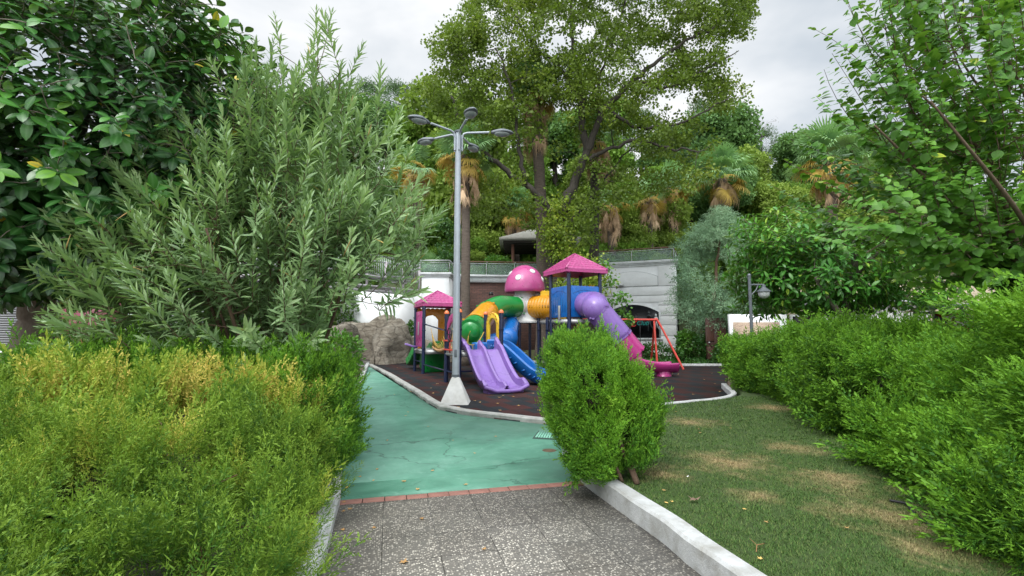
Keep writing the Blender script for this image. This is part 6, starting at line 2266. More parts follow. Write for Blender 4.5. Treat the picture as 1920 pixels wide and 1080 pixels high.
sk.limb([P(1190, 150, 22.8), P(1250, 165, 22), P(1320, 130, 21.6), P(1385, 95, 21.4)], .08, .02, 6, 8, .05, rng)
# crown: sample in photo space by its outline, spread in depth
outl = [(790, 95), (840, 40), (900, -20), (960, -120), (1150, -220), (1330, -120), (1420, -20), (1408, 60), (1385, 110), (1395, 190), (1330, 215), (1345, 262), (1345, 330), (1290, 355), (1215, 365), (1150, 380), (1130, 440), (1085, 470), (1060, 440), (1030, 420), (1000, 445), (960, 400), (900, 415), (850, 400), (850, 330), (880, 290), (850, 245), (800, 190)]
holes = [((1262, 195), 42, 40), ((1210, 205), 20, 14), ((1300, 190), 30, 30), ((1330, 235), 22, 26), ((820, 130), 26, 26), ((905, 118), 20, 16), ((870, 210), 14, 12), ((1150, 20), 14, 12), ((1240, 30), 12, 14), ((950, 60), 12, 10), ((1010, 300), 14, 26), ((1180, 300), 24, 16), ((1100, 340), 22, 20), ((1240, 310), 24, 18)]
c_ = []
while len(c_) < 2150:
    px, py = rng.uniform(780, 1430), rng.uniform(-220, 480)
    if not in_poly(np.array([[px, py]]), outl)[0]:
        continue
    if any(((px - h[0][0]) / h[1]) ** 2 + ((py - h[0][1]) / h[2]) ** 2 < 1 for h in holes) and rng.random() < .93:
        continue
    if py > 230 and rng.random() < .45:
        continue
    w_ = 5.0 * math.sqrt(max(0.1, 1 - ((px - 1100) / 340) ** 2 * .8))
    Yq = 23.3 + rng.uniform(-.62, 1) * w_ * .9
    if vnoise(np.array([[px / 58., py / 58., Yq * .45]]), 1, 78)[0] < (.44 if px > 960 else .40):
        continue
    c_.append(P(px, py, Yq))
for k in range(230):
    px, py = rng.uniform(792, 905), rng.uniform(50, 330)
    if in_poly(np.array([[px, py]]), outl)[0] and vnoise(np.array([[px / 40., py / 40., 3.]]), 1, 79)[0] > .38:
        c_.append(P(px, py, 21.8 + rng.uniform(-1.2, 1.8)))
c_ = np.array(c_)
sk.reach(c_, .05, .008, rng, 5, .06, wob=.12)
m = M()
yel = np.clip((vnoise(c_, .45, 91) - .5) * .55 + .42, 0, 1)
leafcloud(m, c_, .32, 46, .140, rng, yel, hang=.2)
m.build('crown', MT['sweetgum'], t)
sk.m.build('trunk', MT['bark_dark'], t, smooth=True)
print('bigtree', len(c_))

# vine creeping up the big trunk, and ivy on another trunk
def creeper(name, label, pts, wd, n, ln, mat, cat='climber', seed=1):
    q = spline(pts, 8)
    k = rng.integers(0, len(q), n)
    pos = q[k] + rng.normal(size=(n, 3)) * np.array([wd, wd, .25])
    pos = pos[(vnoise(pos, 1.4, seed) > .36)]
    m = M()
    d_ = nrm(rng.normal(size=pos.shape) + [0, -.5, -.5])
    inst(m, leaf_tpl(.36, 3, .1, .2, .4), pos, frame(d_, roll=rng.random(len(pos)) * 6.28), ln * rng.uniform(.6, 1.3, len(pos)), rng.random(len(pos)) * .5 + vnoise(pos, 1.1, seed + 4) * .5)
    o = m.build(name, mat)
    return tag(o, label, cat)
creeper('vine', 'yellow green vine climbing the trunk of the large tree behind the pink roofs', [P(1075, 560, 22.4), P(1085, 520, 22.4), P(1050, 470, 22.6), P(1040, 430, 22.7), P(1050, 380, 22.7)], .42, 5200, .13, MT['vine'], seed=3)
creeper('vine', 'lighter leafy vine beside the big pink roof and white building', [P(1040, 545, 20.4), P(1090, 540, 20.6), P(1110, 520, 21), P(1095, 490, 21.4)], .40, 2600, .12, MT['vine'], seed=5)
creeper('ivy', 'dark ivy column wrapped round a thin trunk left of the lamp pole', [P(836, 485, 28), P(835, 450, 28), P(833, 415, 28)], .28, 2600, .13, MT['ivy'], seed=7)
creeper('ivy', 'ivy covered stump beside the fan palms on the terrace', [P(770, 480, 29), P(772, 440, 29), P(770, 410, 29)], .22, 1300, .12, MT['ivy'], seed=9)
# ------------------------------------------------------------------ PALMS
def fan_tpl(rng, nseg=26, arc=200, droop=.35, jag=.12, wmul=1.0):
    """fan leaf, petiole base at origin, fan radius about 1, along y"""
    V, Fc, vt = [], [], []
    for k in range(nseg):
        a = R((k / (nseg - 1) - .5) * arc)
        r_ = 1 - .25 * abs(a / R(arc / 2)) + rng.uniform(-jag, .05)
        w2 = R(arc) / nseg * .46 * wmul
        dirv = np.array([math.sin(a), math.cos(a), 0])
        sd_ = np.array([math.cos(a), -math.sin(a), 0])
        b = len(V)
        zd = -droop * rng.uniform(.6, 1.3)
        for (t_, wf, zz) in ((.03, .3, 0), (.55, 1.0, -.02), (.82, .55, zd * .35), (1.0, .06, zd)):
            c = dirv * t_ * r_ + np.array([0, 0, zz])
            V += [c - sd_ * w2 * t_ * r_ * wf if t_ > .1 else c - sd_ * .02, c + sd_ * w2 * t_ * r_ * wf if t_ > .1 else c + sd_ * .02]
            vt += [0, 0]
        for i in range(3):
            Fc.append((b + 2 * i, b + 2 * i + 1, b + 2 * i + 3, b + 2 * i + 2))
        tv_ = rng.uniform(-.12, .12)
        for i in range(8):
            vt[b + i] = tv_
    return np.array(V), np.array(Fc), np.zeros(len(V)), np.array(vt)
rng = np.random.default_rng(23)
FANS = [fan_tpl(rng) for _ in range(3)]
DRY = [fan_tpl(rng, 14, 52, .12, .4, .8) for _ in range(3)]
def palm(label, base, top, tr, n_g=26, n_y=9, n_d=26, Lp=.9, Rf=.85, skirt=2.0, group=None, name='fan_palm', trunkmat=None):
    base, top = np.asarray(base, float), np.asarray(top, float)
    t = thing(name, label, 'palm tree', base, group)
    mid_ = (base + top) / 2 + [rng.normal() * .1, 0, 0]
    q = spline([base, mid_, top], 12)
    z_ = np.linspace(0, 1, len(q))
    M().tube(q, tr * (1.12 - .25 * z_ + .5 * np.exp(-z_ * 12)) * (1 + .04 * (np.arange(len(q)) % 2)), 14).build('trunk', trunkmat or MT['palmbark'], t, smooth=True)
    def fronds(n, el, tpls, Lp_, Rf_, mname, mat, tint, zoff=(0, 0), sd=.15):
        m = M()
        mp_ = M()
        for k in range(n):
            az = k * 2.4 + rng.uniform(-.4, .4)
            e = R(rng.uniform(*el))
            d_ = np.array([math.cos(az) * math.cos(e), math.sin(az) * math.cos(e), math.sin(e)])
            p0 = top + [0, 0, rng.uniform(*zoff)] + d_ * tr * .6
            L_ = Lp_ * rng.uniform(.75, 1.15)
            p1 = p0 + d_ * L_ - np.array([0, 0, .10 * L_])
            mp_.tube([p0, (p0 + p1) / 2 + [0, 0, .04], p1], [.022, .016, .012], 4, cap=False, tint=.4)
            dd = nrm(d_ - np.array([0, 0, .18]))
            inst(m, tpls[k % 3], [p1], frame([dd], roll=np.array([rng.normal() * .25])), Rf_ * rng.uniform(.8, 1.15), tint + rng.uniform(-sd, sd))
        for a, b_, c, d2, e2 in zip(mp_.V, mp_.T, mp_.Rb, range(10**6), range(10**6)):
            pass
        off = m.n
        m.V += mp_.V
        m.FS += [f + off for f in mp_.FS]
        m.T += mp_.T
        m.Rb += mp_.Rb
        m.n += mp_.n
        m.build(mname, mat, t)
    fronds(int(n_g * 1.4), (-8, 88), FANS, Lp, Rf, 'crown', MT['palm'], .5)
    if n_y:
        fronds(int(n_y * 1.3), (-72, 8), FANS, Lp * .8, Rf * .85, 'yellow_fronds', MT['palmyel'], .5)
    if n_d:
        m = M()
        for k in range(n_d):
            az = k * 2.4 + rng.uniform(-.4, .4)
            out = np.array([math.cos(az), math.sin(az), 0])
            z0 = -rng.random() ** 1.3 * skirt * .7
            p0 = top + out * tr * 1.1 + [0, 0, z0]
            p1 = p0 + out * rng.uniform(.12, .38) - [0, 0, rng.uniform(.2, .5)]
            m.tube([p0, p1], [.02, .014], 4, cap=False, tint=.5)
            dd = nrm(out * rng.uniform(.02, .35) + rng.normal(size=3) * .12 - [0, 0, 1.])
            inst(m, DRY[k % 3], [p1], frame([dd], up=out, roll=np.array([rng.normal() * .5])), Rf * rng.uniform(.8, 1.5), rng.uniform(.1, .9))
        for k in range(int(n_d * 1.2)):
            az = rng.random() * 6.28
            out = np.array([math.cos(az), math.sin(az), 0])
            p0 = top + out * tr * 1.0 + [0, 0, -rng.random() * .6]
            m.tube([p0, p0 + out * .3 + [0, 0, -.2], p0 + out * .36 + [0, 0, -rng.uniform(.7, 1.5)]], [.02, .016, .008], 4, cap=False, tint=rng.uniform(.2, 1))
        m.build('dead_fronds', MT['palmdry'], t)
    return t
def pz(px, py, Y):
    return P(px, py, Y)
def bs(px, Y, z=None):
    q = P(px, 500, Y)
    return np.array([q[0], Y, float(hill_z(q[0], Y)) - .1 if z is None else z])
palm('thick trunked fan palm right behind the lamp pole with a brown skirt', bs(872, 21.5, -.05), pz(873, 292, 21.5), .20, 20, 12, 34, .9, .85, 2.6)
palm('tallest fan palm standing inside the big spreading tree', bs(1018, 24.5, -.05), pz(1003, 178, 24.5), .30, 26, 6, 44, .95, .9, 3.4)
palm('fan palm with bright yellow fronds left of the lamp pole', bs(786, 29.5), pz(778, 318, 29.5), .22, 10, 16, 30, .9, .95, 2.4)
palm('small fan palm with tan skirt above the gazebo roof', bs(968, 35), pz(968, 392, 35), .28, 22, 14, 34, 1.0, 1.0, 2.0)
palm('dark slim trunked palm hidden in the crown of the big tree', bs(1110, 26.5, -.05), pz(1117, 262, 26.5), .27, 18, 4, 30, .9, .9, 2.5, trunkmat=MT['bark_dark'])
palm('fan palm with long brown skirt left of the roofed terrace building', bs(1147, 33), pz(1142, 385, 33), .26, 8, 10, 44, .9, .9, 3.0)
palm('twin trunk fan palm with shaggy skirt above the white building', bs(1262, 35.5), pz(1254, 352, 35.5), .34, 20, 14, 46, 1.05, 1.05, 2.6)
palm('thin brown skirted palm beside the twin trunk palm', bs(1218, 34), pz(1216, 372, 34), .2, 6, 10, 26, .8, .9, 2.8)
palm('fan palm with full green crown over yellow fronds right of the white building', bs(1352, 37), pz(1354, 335, 37), .36, 40, 16, 22, 1.3, 1.35, 1.4)
palm('fan palm with yellow fronds behind the round leaved tree', bs(1552, 24, 0), pz(1556, 305, 24), .27, 30, 16, 26, 1.1, 1.1, 1.8)
palm('pale fan palm deep in the trees behind the blue cypress', bs(1440, 44), pz(1300, 395, 40) + [3, 4, 0], .26, 20, 4, 20, 1.0, 1.0, 1.6)
# low fan palm clumps on the terrace
def palmetto(label, base, n, L_, Rf_):
    t = thing('dwarf_fan_palm', label, 'palm shrub', base)
    m = M()
    for k in range(n):
        az = rng.random() * 6.28
        e = R(rng.uniform(20, 85))
        d_ = np.array([math.cos(az) * math.cos(e), math.sin(az) * math.cos(e), math.sin(e)])
        p1 = base + d_ * L_ * rng.uniform(.6, 1.1)
        m.tube([base, p1], [.02, .012], 4, cap=False, tint=.4)
        inst(m, FANS[k % 3], [p1], frame([nrm(d_ + [0, 0, .1])], roll=np.array([rng.normal() * .4])), Rf_ * rng.uniform(.7, 1.1), rng.uniform(.2, .8))
    m.build('fronds', MT['palm'], t)
palmetto('low fan palm on the terrace nearest the walkway end', np.array([*P(762, 480, 29.6)[:2], 4.7]), 26, 1.5, .8)
palmetto('low fan palm on the terrace beside the ivy covered trunk', np.array([*P(806, 480, 29.4)[:2], 4.7]), 22, 1.2, .75)

# ------------------------------------------------------------------ BLUE CYPRESS (drooping)
cb = P(1338, 620, 23.5)
cb[2] = 0
t = thing('blue_cypress', 'grey blue drooping cypress between the white building and the garden lamp', 'tree', cb)
sk = Skel()
topc = P(1352, 392, 23.5)
sk.limb([cb, P(1336, 600, 23.5), P(1342, 520, 23.5), P(1350, 450, 23.5), topc], .13, .03, 8, 8, .03, rng)
q = []
while len(q) < 430:
    z = rng.uniform(1.7, 7.4)
    f = (7.6 - z) / 6.0
    rad = np.interp(z, [1.6, 2.4, 3.8, 5.5, 6.8, 7.6], [1.1, 1.9, 2.05, 1.7, .95, .15])
    a = rng.random() * 6.28
    rr = rad * math.sqrt(rng.uniform(.12, 1))
    p = np.array([cb[0] + .3 + math.cos(a) * rr, cb[1] + math.sin(a) * rr * .8, z + rng.normal() * .1])
    if vnoise(p[None], .95, 31)[0] < .38:
        continue
    q.append(p)
q = np.array(q)
sk.reach(q, .028, .006, rng, 5, .22)
m = M()
K = 11
dd = nrm(np.repeat(nrm((q - [cb[0], cb[1], 0]) * [1, 1, 0]), K, 0) + rng.normal(size=(len(q) * K, 3)) * .6 - [0, 0, .25])
pos = np.repeat(q, K, 0) + rng.normal(size=(len(q) * K, 3)) * [.22, .22, .14]
PLC = [plume_tpl(rng, 8, 3, .4, .035, .5, -.35) for _ in range(3)]
wh = rng.integers(0, 3, len(pos))
tt = np.clip(.45 + (vnoise(pos, 1.2, 33) - .5) * .8 + rng.uniform(-.15, .15, len(pos)), 0, 1)
for k in range(3):
    s_ = wh == k
    inst(m, PLC[k], pos[s_], frame(dd[s_], roll=rng.random(s_.sum()) * 6.28), rng.uniform(.3, .5, s_.sum()), tt[s_])
m.build('crown', MT['bluecyp'], t)
sk.m.build('trunk', MT['twig'], t, smooth=True)

# ------------------------------------------------------------------ BUSHES
def bush(label, blobs, dens, ln, mat, rng, tpl=None, name='bush', cat='bush', stem=True, group=None, seed=1):
    c0 = np.array(blobs[0][:3])
    zb = min(b[2] - b[5] for b in blobs)
    t = thing(name, label, cat, (c0[0], c0[1], max(zb, 0)), group)
    q, nn = blob_points(blobs, dens, rng, power=.95, zmin=-.05 if zb < 1 else zb, back=.4)
    q = q + nn * ((vnoise(q, 2.6, seed) - .5) * .5)[:, None] - nn * (rng.random(len(q)) * .35)[:, None]
    d_ = nrm(nn + rng.normal(size=q.shape) * .7 + [0, 0, .1])
    m = M()
    tt = np.clip(.42 + (vnoise(q, 1.7, seed + 3) - .5) * .6 + rng.uniform(-.2, .2, len(q)), 0, 1)
    inst(m, tpl or leaf_tpl(.3, 3, .15, .2, .45), q, frame(d_, roll=rng.random(len(q)) * 6.28), ln * rng.uniform(.6, 1.3, len(q)), tt)
    m.build('foliage', mat, t)
    if stem:
        sk = Skel()
        z0 = max(zb, 0)
        sk.limb([[c0[0], c0[1], z0 - .05], [c0[0], c0[1], z0 + .3], [c0[0] + .05, c0[1], z0 + .6]], .04, .025, 4, 6)
        tg_, _ = in_ellipsoids(26, [(np.array(b[:3]), np.array(b[3:6]) * .8) for b in blobs], rng, .5)
        sk.reach(tg_[tg_[:, 2] > z0 + .1], .02, .005, rng, 5)
        sk.m.build('stems', MT['twig'], t)
    return t
def bb(px, Y, z, rx, ry, rz):
    q = P(px, 500, Y)
    return (q[0], Y, z, rx, ry, rz)
bush('rounded bush with yellowish leaves under the corner of the white building', [bb(1290, 24.2, .75, .75, .6, .75), bb(1278, 24, 1.0, .5, .5, .55), bb(1305, 24.4, .5, .7, .6, .6)], 330, .13, MT['bush'], rng, seed=11)
bush('dark low bush at the foot of the blue cypress', [bb(1335, 23, .5, .9, .6, .6), bb(1318, 23, .8, .5, .5, .6)], 300, .12, MT['ivy'], rng, seed=12)
bush('dark shrub between the blue cypress and the brown door', [bb(1362, 21.8, .45, .8, .6, .65)], 300, .12, MT['ivy'], rng, seed=13)
bush('dark bush below the arched window behind the magenta slide end', [bb(1238, 23.6, .45, 1.1, .5, .5), bb(1205, 23.8, .4, .8, .5, .45)], 260, .12, MT['ivy'], rng, seed=14)
bush('leafy green shrub growing behind the long rock wall', [(-7.6, 27.2, 2.3, 1.7, .9, 1.3), (-6.0, 27.0, 2.2, 1.0, .7, 1.2), (-9.2, 27.0, 2.4, 1.4, .9, 1.5)], 230, .15, MT['hilltree2'], rng, seed=15)
bush('sprawling weed shrub against the white wall beside the rocks', [(-5.0, 24.6, 1.6, .45, .3, .5), (-4.95, 24.4, .9, .35, .25, .6)], 160, .16, MT['bush'], rng, seed=16)
bush('light green feathery bush on the terrace left of the gazebo', [(-.9, 29.6, 5.5, .85, .6, .75), (-.2, 29.5, 5.3, .5, .4, .5), (-1.5, 29.6, 5.3, .5, .4, .5)], 330, .14, MT['bush'], rng, seed=17)
bush('bushy green shrub on the roof terrace above the white building', [(8.0, 33.5, 6.6, 2.2, 1, 1.2), (5.6, 33.0, 6.2, 1.8, 1, 1.1)], 230, .17, MT['hilltree'], rng, seed=18)
bush('broad leafy shrub behind the right end of the white building', [(12.0, 29.5, 2.6, 2.0, 1.2, 2.4), (11.0, 28.6, 4.6, 1.4, 1.0, 1.4)], 200, .17, MT['hilltree'], rng, seed=19)
bush('dark green shrub filling the gap behind the grey walkway', [(-11.5, 24.5, 2.6, 2.4, 1.5, 2.7), (-14, 22.5, 2.6, 2.2, 1.5, 2.7), (-9.8, 26.5, 2.5, 1.5, 1.0, 2.4)], 130, .20, MT['hilldark'], rng, seed=20)
bush('dense dark shrub under the rubber tree beside the shop', [(-7.2, 10.6, 1.1, 1.5, .8, 1.3), (-5.6, 11.4, 1.0, 1.1, .7, 1.2)], 170, .15, MT['ivy'], rng, seed=21)
bush('bright shrub in the gap under the walkway', [(-6.4, 17.8, .7, .9, .7, .8), (-7.4, 17.2, .9, .9, .7, 1.0)], 200, .14, MT['bush'], rng, seed=22)
bush('deep green shrub bank behind the garden lamp', [(11.8, 23.5, 1.6, 1.6, 1.0, 2.0), (15.5, 20.5, 3.4, 2.5, 1.5, 2.0), (13.2, 21.5, 3.6, 2.0, 1.4, 1.4)], 150, .17, MT['hilltree'], rng, seed=23)
# sapling growing at the corner of the big tower
t = thing('sapling', 'thin leafy sapling beside the purple tube slide', 'sapling', (4.05, 17.9, 0))
sk = Skel()
sk.limb([(4.05, 17.9, 0), (4.1, 17.9, 1.2), P(1150, 600, 17.9), P(1148, 560, 17.9), P(1140, 520, 17.9)], .02, .007, 6, 6)
tg_ = np.array([P(x, y, 17.9 + rng.uniform(-.3, .3)) for x, y in ((1163, 555), (1172, 585), (1155, 590), (1180, 600), (1150, 565), (1135, 500), (1145, 530), (1160, 612), (1148, 610), (1170, 560))])
sk.reach(tg_, .008, .003, rng, 4)
m = M()
leafcloud(m, tg_, .2, 46, .13, rng, .55, tpl=leaf_tpl(.34, 3, .1, .2, .45))
m.build('foliage', MT['bush'], t)
sk.m.build('stem', MT['twig'], t)
# ground ivy in front of the white building, and soil bed
m = M()
n = 15000
xx, yy = rng.uniform(3.5, 11.5, n), rng.uniform(21.25, 24.4, n)
ok = vnoise(np.c_[xx, yy, xx * 0], .9, 3) > .28 + .3 * (yy < 21.9)
q = np.c_[xx, yy, np.abs(rng.normal(size=n)) * .08 + .02][ok]
inst(m, leaf_tpl(.4, 2, .1, .1, .45), q, frame(nrm(rng.normal(size=q.shape) + [0, -.3, .2]), roll=rng.random(len(q)) * 6), .13 * rng.uniform(.6, 1.3, len(q)), rng.random(len(q)) * .8)
tag(m.build('ground_cover', MT['ivy']), 'dark ivy ground cover along the far edge of the playground', 'ground cover', kind='stuff')

# ------------------------------------------------------------------ HILL TREES
rng = np.random.default_rng(5)
HT = []
def hill_tree(kind, seed, label, name='hillside_tree'):
    r_ = np.random.default_rng(seed)
    t = thing(name, label, 'tree', (0, 0, -60))
    sk = Skel()
    b = np.array([0, 0, -60.])
    if kind == 'pine':
        H = 8.5
        sk.limb([b, b + [.2, 0, 3], b + [.5, .1, 6], b + [.3, 0, 7.6]], .20, .07, 6, 8, .05, r_)
        q = []
        for k in range(150):
            a = r_.random() * 6.28
            z = r_.uniform(4.4, 8.2)
            rad = np.interp(z, [4.4, 6, 8.2], [1.8, 2.7, 1.0])
            q.append(b + [math.cos(a) * rad * r_.uniform(.3, 1), math.sin(a) * rad * r_.uniform(.3, 1), z])
        q = np.array(q)
        q = q[vnoise(q, .8, seed) > .42]
        sk.reach(q, .06, .015, r_, 5, .05)
        m = M()
        leafcloud(m, q, .55, 70, .26, r_, .45, tpl=quad_tpl(.10, .05), hang=-.3, flat=.45)
        mat = MT['pine']
    elif kind == 'dry':
        sk.limb([b, b + [.2, 0, 3], b + [.0, .1, 6], b + [.3, 0, 7.4]], .18, .05, 6, 8, .05, r_)
        q = b + np.c_[r_.normal(size=(260, 2)) * 1.4, r_.uniform(4, 8.2, 260)]
        sk.reach(q, .05, .014, r_, 4, .1, wob=.2)
        m = M()
        leafcloud(m, q, .4, 12, .22, r_, .5, tpl=quad_tpl(.07, .05), hang=-.2)
        mat = MT['dead']
    else:
        mat = kind
        sk.limb([b, b + [.1, 0, 1.2], b + [.0, .1, 3.2], b + [.2, 0, 5]], .22, .08, 6, 8, .05, r_)
        els = []
        for k in range(9):
            a = k * 2.4
            els.append((b + [math.cos(a) * 1.4 * r_.uniform(.3, 1), math.sin(a) * 1.4 * r_.uniform(.3, 1), r_.uniform(1.8, 5.2)], r_.uniform(.9, 1.5, 3) * [1, 1, .8]))
        q, u = in_ellipsoids(420, els, r_, .6)
        q = q[vnoise(q, .9, seed) > .30]
        sk.reach(q[::3], .04, .012, r_, 4, .1)
        m = M()
        tint = np.clip(.45 + (vnoise(q, .8, seed + 9) - .5) * .7, 0, 1)
        leafcloud(m, q, .42, 62, .19, r_, tint, hang=.2)
    m.build('crown', mat, t)
    sk.m.build('trunk', MT['bark_dark'] if kind != 'dry' else MT['twig'], t)
    return t
kinds = [(MT['hilltree'], 101, 'mid green leafy tree on the wooded hillside', 'leafy green trees on the hillside'),
         (MT['hilltree2'], 102, 'yellowish olive coloured tree on the wooded hillside', 'olive coloured trees on the hillside'),
         (MT['hilldark'], 103, 'dark green dense tree on the wooded hillside', 'dark dense trees on the hillside'),
         ('pine', 104, 'dark open crowned pine on the skyline of the hill', 'pines on the skyline'),
         ('pine', 105, 'bushy flat topped pine on the upper hillside', 'flat topped pines on the upper hillside'),
         ('dry', 106, 'bare brown twiggy tree on the skyline of the hill', 'bare trees on the skyline')]
protos = [hill_tree(k, s_, l, 'pine_tree' if k == 'pine' else ('bare_tree' if k == 'dry' else 'hillside_tree')) for k, s_, l, g_ in kinds]
used = [False] * len(protos)
def place_label(kind, x, y):
    base = {0: 'mid green leafy tree', 1: 'yellowish olive tree', 2: 'dense dark green tree', 3: 'dark open crowned pine', 4: 'bushy flat topped pine', 5: 'bare brown twiggy tree'}[kind]
    p_ = 960 + 900 * x / y
    h_ = 'at the foot of' if y < 34 else ('low on' if y < 40 else ('halfway up' if y < 47 else 'high on'))
    if y > 53:
        h_ = 'on the skyline of'
    side = next(n_ for l_, n_ in ((150, 'behind the shop'), (420, 'behind the rubber tree'), (640, 'behind the oleander'), (790, 'left of the lamp post'), (930, 'behind the lamp heads'), (1060, 'above the gazebo'), (1180, 'behind the big pink roof'), (1290, 'above the white building'), (1400, 'behind the blue cypress'), (1560, 'above the garden lamp'), (1750, 'behind the broad leaved tree'), (9999, 'behind the round leaved tree')) if p_ < l_)
    return '%s %s the hill, %s' % (base, h_, side)
def put(kind, x, y, sc_=1.0, zoff=-.2, label=None):
    t = protos[kind]
    label = label or place_label(kind, x, y)
    z = float(hill_z(x, y)) + zoff
    rz = rng.random() * 6.28
    if not used[kind]:
        used[kind] = True
        t.location = (x, y, z)
        t.rotation_euler = (0, 0, rz)
        s_ = sc_
        t.scale = (s_, s_, s_)
        t['group'] = kinds[kind][3]
        if label:
            t['label'] = label
        return t
    return dup(t, (x, y, z), rz, sc_ * np.array([1, 1, rng.uniform(.9, 1.12)]), label, kinds[kind][3])
def putpx(kind, px, pytop, Y, hgt, label=None):
    """tree whose top shows at (px,pytop) at distance Y"""
    q = P(px, pytop, Y)
    base = float(hill_z(q[0], Y))
    H0 = {0: 6.1, 1: 6.1, 2: 6.1, 3: 8.5, 4: 8.5, 5: 8.3}[kind]
    s_ = max(.45, min(2.2, (q[2] - base) / H0))
    return put(kind, q[0], Y, s_, -.1, label)
# skyline, measured
for a in [(3, 760, 150, 57), (3, 705, 150, 58), (2, 690, 180, 52), (3, 810, 175, 56), (4, 730, 200, 50), (2, 655, 170, 52), (0, 800, 215, 46), (1, 840, 180, 44), (3, 620, 160, 56),
          (4, 1320, 200, 52), (4, 1285, 235, 50), (2, 1350, 215, 50), (5, 1400, 235, 56), (3, 1430, 235, 54), (3, 1520, 232, 52), (2, 1500, 262, 50), (2, 1600, 240, 48), (0, 1680, 235, 46), (1, 1390, 275, 46),
          (2, 1760, 230, 46), (3, 1850, 220, 52), (2, 1250, 240, 54), (3, 1200, 215, 56), (0, 1120, 210, 50), (2, 1040, 200, 52), (3, 960, 190, 54), (0, 900, 195, 48), (2, 560, 190, 50), (3, 480, 190, 54), (2, 400, 200, 50), (2, 300, 210, 50),
          (0, 860, 250, 40), (1, 900, 215, 38)]:
    putpx(*a, 0)
# slope rows
for row, (yy, n, x0, x1) in enumerate([(31.5, 12, -21, 22), (36, 15, -26, 30), (41, 16, -30, 34), (46.5, 17, -34, 38), (52, 17, -38, 42)]):
    for k in range(n):
        x = x0 + (x1 - x0) * (k + .5) / n + rng.uniform(-.9, .9)
        y = yy + rng.uniform(-1.5, 1.5)
        if row == 0 and -9.5 < x < 13 :
            continue
        pxx = 960 + 900 * x / y
        if any(abs(pxx - a_) < 62 and y < b_ + .5 for a_, b_ in ((786, 29.5), (968, 35), (1147, 33), (1262, 35.5), (1218, 34), (1352, 37), (1552, 24))):
            continue
        kd = rng.choice([0, 0, 1, 1, 1, 2])
        if x < -10:
            kd = rng.choice([0, 2, 2])
        put(kd, x, y, rng.uniform(.62, .95))
# lighter shrubs on the slope seen through the railing (bright green, right behind the terrace)
for k, (px, Y, s_) in enumerate([(900, 31, .38), (880, 33, .5), (930, 36, .5), (1060, 31.5, .36), (1100, 33, .42), (1180, 35, .55), (1290, 33, .5), (1400, 31, .75), (1440, 29.5, .8), (1480, 33, .8), (860, 36, .55), (820, 33, .5), (1240, 32.5, .40), (1005, 37, .6), (1330, 33, .75), (720, 31.5, .6)]):
    q = P(px, 400, Y)
    put(0 if k % 3 else 1, q[0], Y, s_)
# left side trees seen between shop and oleander, right side behind the awning
for x, y, s_ in ((-14.5, 19, .8), (-18.5, 17, .9), (-11.5, 21.5, .75), (-17, 24, .95), (13.8, 27, .9), (17.5, 30.5, 1.1), (21, 26.5, 1.1), (23, 19, 1.0), (24.5, 31, 1.2)):
    put(2 if x < 0 else 0, x, y, s_ * .9, -.1 - min(0, 0))
m = M()
n = 26000
xx, yy = rng.uniform(-36, 40, n), rng.uniform(28.9, 58, n)
zz = hill_z(xx, yy)
ok = (zz > .2) & (vnoise(np.c_[xx, yy, zz], .5, 8) > .25) & ~((xx > -9) & (xx < 11.5) & (yy < 30.2))
q = np.c_[xx, yy, zz + .1 + rng.random(n) * .5][ok]
CT = [clump_tpl(9, .34, 1.0, np.random.default_rng(s_)) for s_ in (1, 2)]
tt = np.clip(.4 + (vnoise(q, .35, 4) - .5) * .8, 0, 1)
h = len(q) // 2
for k, sl_ in enumerate((slice(0, h), slice(h, None))):
    inst(m, CT[k], q[sl_], frame(nrm(rng.normal(size=q[sl_].shape))), rng.uniform(.25, .5, len(q[sl_])), tt[sl_])
tag(m.build('undergrowth', MT['hilltree']), 'tangled undergrowth covering the hillside', 'undergrowth', kind='stuff')

# ------------------------------------------------------------------ FALLEN LEAVES AND SMALL THINGS
def dryleaf(sz, seed):
    r_ = np.random.default_rng(seed)
    n = 15
    V = [(0, 0, .004)]
    for k in range(n):
        a = 2 * PI * k / n
        rr = sz * (1.0 if k % 3 == 0 else .48) * r_.uniform(.8, 1.1)
        V.append((math.cos(a) * rr, math.sin(a) * rr, .003 + r_.uniform(0, .35) * rr))
    return M().add(V, [(0, 1 + k, 1 + (k + 1) % n) for k in range(n)], r_.random())
LBL = {'path': ('small curled dry leaf lying on the green path', 'dry leaves on the green path'),
       'slab': ('small dry orange leaf lying on the terrazzo slabs', 'dry leaves on the terrazzo'),
       'play': ('tiny yellow leaf lying on the rubber playground floor', 'yellow leaves on the playground floor'),
       'lawn': ('pale dry leaf lying on the lawn', 'dry leaves on the lawn')}
proto = {}
def fleaf(where, px, py, sz=.022, label=None):
    z = {'path': .006, 'slab': .003, 'play': .023, 'lawn': LZ + .012}[where]
    q = G(px, py, z)
    k = (where, int(rng.integers(0, 3)))
    if k not in proto:
        o = dryleaf(.022, hash(k[1]) % 97 + len(proto)).build('fallen_leaf', MT['litter'])
        tag(o, LBL[where][0], 'leaf', LBL[where][1])
        proto[k] = o
    else:
        o = proto[k].copy()
        COL.objects.link(o)
    o.location = tuple(float(v) for v in q)
    o.rotation_euler = (0, 0, rng.random() * 6.28)
    o.scale = (sz / .022 * rng.uniform(.8, 1.2),) * 3
    if label:
        o['label'] = label
    return o
big = fleaf('slab', 757, 1055, .038, 'largest dry orange leaf on the terrazzo slabs')
for px, py in ((645, 942), (656, 955), (644, 959), (643, 994), (701, 990), (791, 973), (908, 1030), (700, 901) ):
    fleaf('slab' if py > 935 else 'path', px, py, .024)
